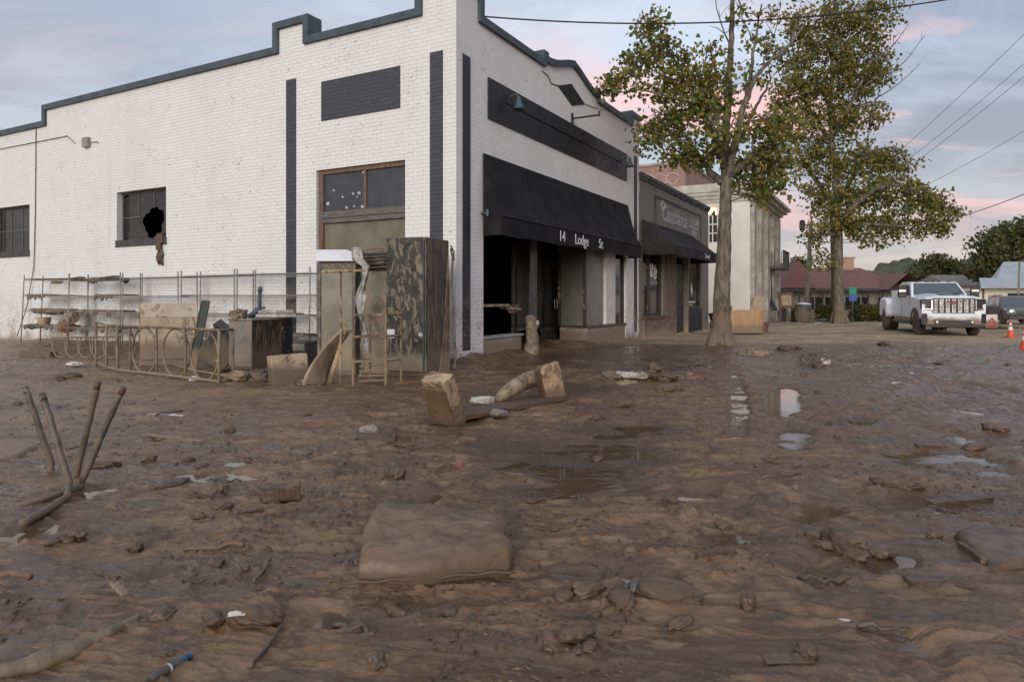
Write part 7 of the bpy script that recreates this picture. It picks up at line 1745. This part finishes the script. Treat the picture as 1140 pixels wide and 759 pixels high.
# rubbish pile off the pavement edge
q = on_mud(712, 421); o = thing("white_bag", "flattened white bag in the rubbish pile before the shop front", "bag", (q.x - .1, q.y, q.z + .02), -.45); b_ = MB(); noise_slab(b_, -.26, .24, -.10, .10, 0, .08, 16, 6, .04, 8); b_.build("bag", M['bag_white'], o, smooth=True, sub=1)
for k, (px, py, r_, lab, mt, sc) in enumerate(((682, 421, .14, "tan crumpled paper left of the white bag", M['foam'], (1.3, .8, .7)), (728, 414, .16, "tan crumpled sack right of the white bag", M['foam'], (1.2, .8, .8)), (738, 424, .15, "dark wet bundle right of the tan sack", M['clod'], (1.6, .9, .7)), (700, 428, .12, "brown leafy clump under the white bag", M['rust_iron'], (2.2, .8, .5)), (757, 423, .10, "dark hollow tube end in the rubbish pile", M['black_steel2'], (1, .9, .9)), (745, 435, .10, "brown clod trailing off the rubbish pile", M['clod'], (1.8, .8, .5)), (768, 418, .09, "leafy clump at the right end of the rubbish pile", M['rust_iron'], (1.6, .8, .6)),
    (695, 452, .10, "pale lump half sunk nearer than the rubbish pile", M['cushion'], (1.4, .9, .6)), (665, 465, .08, "flat clod among shallow puddles before the pile", M['clod'], (1.5, .9, .5)), (838, 395, .22, "brown leaf heap on the street near the tree foot", M['rust_iron'], (1.8, .9, .5)), (880, 390, .25, "dark leaf heap with white fleck further up the street", M['clod'], (2.0, .9, .5)), (985, 385, .16, "dark clod on the dirt edge in front of the truck", M['clod'], (1.6, .9, .6)))):
    lump("rubbish_clump", lab, "rubbish", on_mud(px, py, r_ * sc[2] * .2), r_ * .85, mt, sc, 300 + k, rough=.8, rz=k * 1.3)
q = on_mud(903, 407); o = thing("twig_tuft", "spiky tuft of torn twigs sticking up from the street", "twigs", q); b_ = MB(); rng = random.Random(12)
for k in range(26): w_ = rng.uniform(0, 6.28); l_ = rng.uniform(.15, .5); b_.tube([(rng.uniform(-.3, .5), 0, 0), (rng.uniform(-.3, .5) + .2 * math.cos(w_), .1 * math.sin(w_), l_ * .7)], [.012, .004], 4)
b_.tube([(-.35, 0, .005), (.55, 0, .005)], .012, 5); b_.build("twigs", M['grey_stick'], o)
q = on_mud(917, 406); lump("paper_cup", "crumpled white cup beside the spiky twig tuft", "cup", (q.x, q.y, q.z + .06), .11, M['white_litter'], (1.3, .8, .8), 5, rough=.35)
q = on_mud(83, 407, .02); lump("paper_scrap", "crumpled white paper at the foot of the hooped stand", "paper", q, .09, M['white_litter'], (1.5, .8, .5), 15, rough=.5)
q = on_mud(216, 423, .02); lump("plastic_scrap", "pale plastic scrap below the iron table frame", "plastic scrap", q, .06, M['white_plastic'], (1.2, .8, .8), 16, rough=.15)
q = on_mud(76, 421, .02); lump("mud_clod", "dark flat clod left of the iron table frame on open mud", "mud clod", q, .13, M['clod'], (1.6, .9, .5), 17, rough=.4)
for k, (px, py, lab) in enumerate(((287, 424, "dark glass jar on its side under the steel cabinet"), (262, 424, "brown root ball under the left of the steel cabinet"))):
    lump("rubbish_clump", lab, "rubbish", on_mud(px, py, .05), .13, M['black_steel2'] if k == 0 else M['rust_iron'], (1.4, .8, .7), 400 + k, rough=.5)
# black beam lying in front of the left racks
plank("long dark beam lying at the foot of the left racks", (26, 396), (60, 398), .16, .12, M['black_steel2'], 0, "beam", "beam", .05)

# smaller pieces nobody could tell apart: many sticks and clods, each its own thing
rng = random.Random(77)
for k in range(44):
    px = rng.uniform(10, 1130); py = 395 + 350 * rng.random() ** 1.6
    if (390 < px < 585 and 545 < py < 662) or (px < 330 and py < 430) or (480 < px < 640 and py < 475) or (px < 160 and py > 600): continue
    if 820 > px > 500 and py < 415: continue
    sc = (py - 333) / 200; L_ = rng.uniform(12, 46) * min(1.3, sc + .35); an = rng.uniform(-.5, .5)
    a = (px, py); b_2 = (px + L_ * math.cos(an), py + L_ * math.sin(an) * .35)
    stick("stick", "thin brown stick lying loose on the mud", "stick", a, b_2, rng.uniform(.005, .012), rng.uniform(.003, .008), M['grey_stick'] if k % 3 else M['wet_wood'], "loose sticks scattered over the mud", k, .006)
for k in range(70):
    px = rng.uniform(10, 1130); py = 392 + 360 * rng.random() ** 1.5
    if (385 < px < 590 and 540 < py < 665) or (px < 350 and py < 432) or (480 < px < 640 and py < 475) or (px < 170 and py > 590): continue
    if 820 > px > 480 and py < 412: continue
    r_ = rng.uniform(.018, .05) * (1.0 if py > 470 else 1.7)
    lump("mud_clod", "small loose clod of wet mud on the street", "mud clod", on_mud(px, py, r_ * .15), r_, M['clod'], (rng.uniform(1, 1.9), rng.uniform(.7, 1), rng.uniform(.4, .8)), 600 + k, "loose mud clods scattered over the street", .42, rng.uniform(0, 6))
# fine litter: splinters, leaf bits, grit, uncountable
b_ = MB(); r2 = np.random.RandomState(9); cnt = 5200
px_ = r2.uniform(-20, 1160, cnt); py_ = 384 + 390 * r2.rand(cnt) ** 1.7
Yg = F_ * EYE / (py_ - H_); Xg = (px_ - 570) / F_ * Yg; Zg, Wg, Dg = ground_height(Xg, Yg)
dn = vnoise(Xg * .9, Yg * .9)
for x, y, z, w_, d_ in zip(Xg, Yg, Zg, Wg, dn):
    if w_ > .55 or d_ < .42: continue
    s_ = r2.uniform(.006, .022) * (1 + .06 * y); a = r2.uniform(0, 6.28); e = r2.uniform(.2, .9); ca, sa = math.cos(a) * s_, math.sin(a) * s_
    h = s_ * .5
    b_.add([(x + ca, y + sa, z), (x - sa * e * .5, y + ca * e * .5, z + .002), (x - ca, y - sa, z), (x + sa * e * .5, y - ca * e * .5, z + .001), (x, y, z + h)], [(0, 1, 4), (1, 2, 4), (2, 3, 4), (3, 0, 4)])
tag(b_.build("fine_litter", M['clod'], None, recalc=False), "grit, leaf bits and splinters strewn over the mud", "litter", kind="stuff")
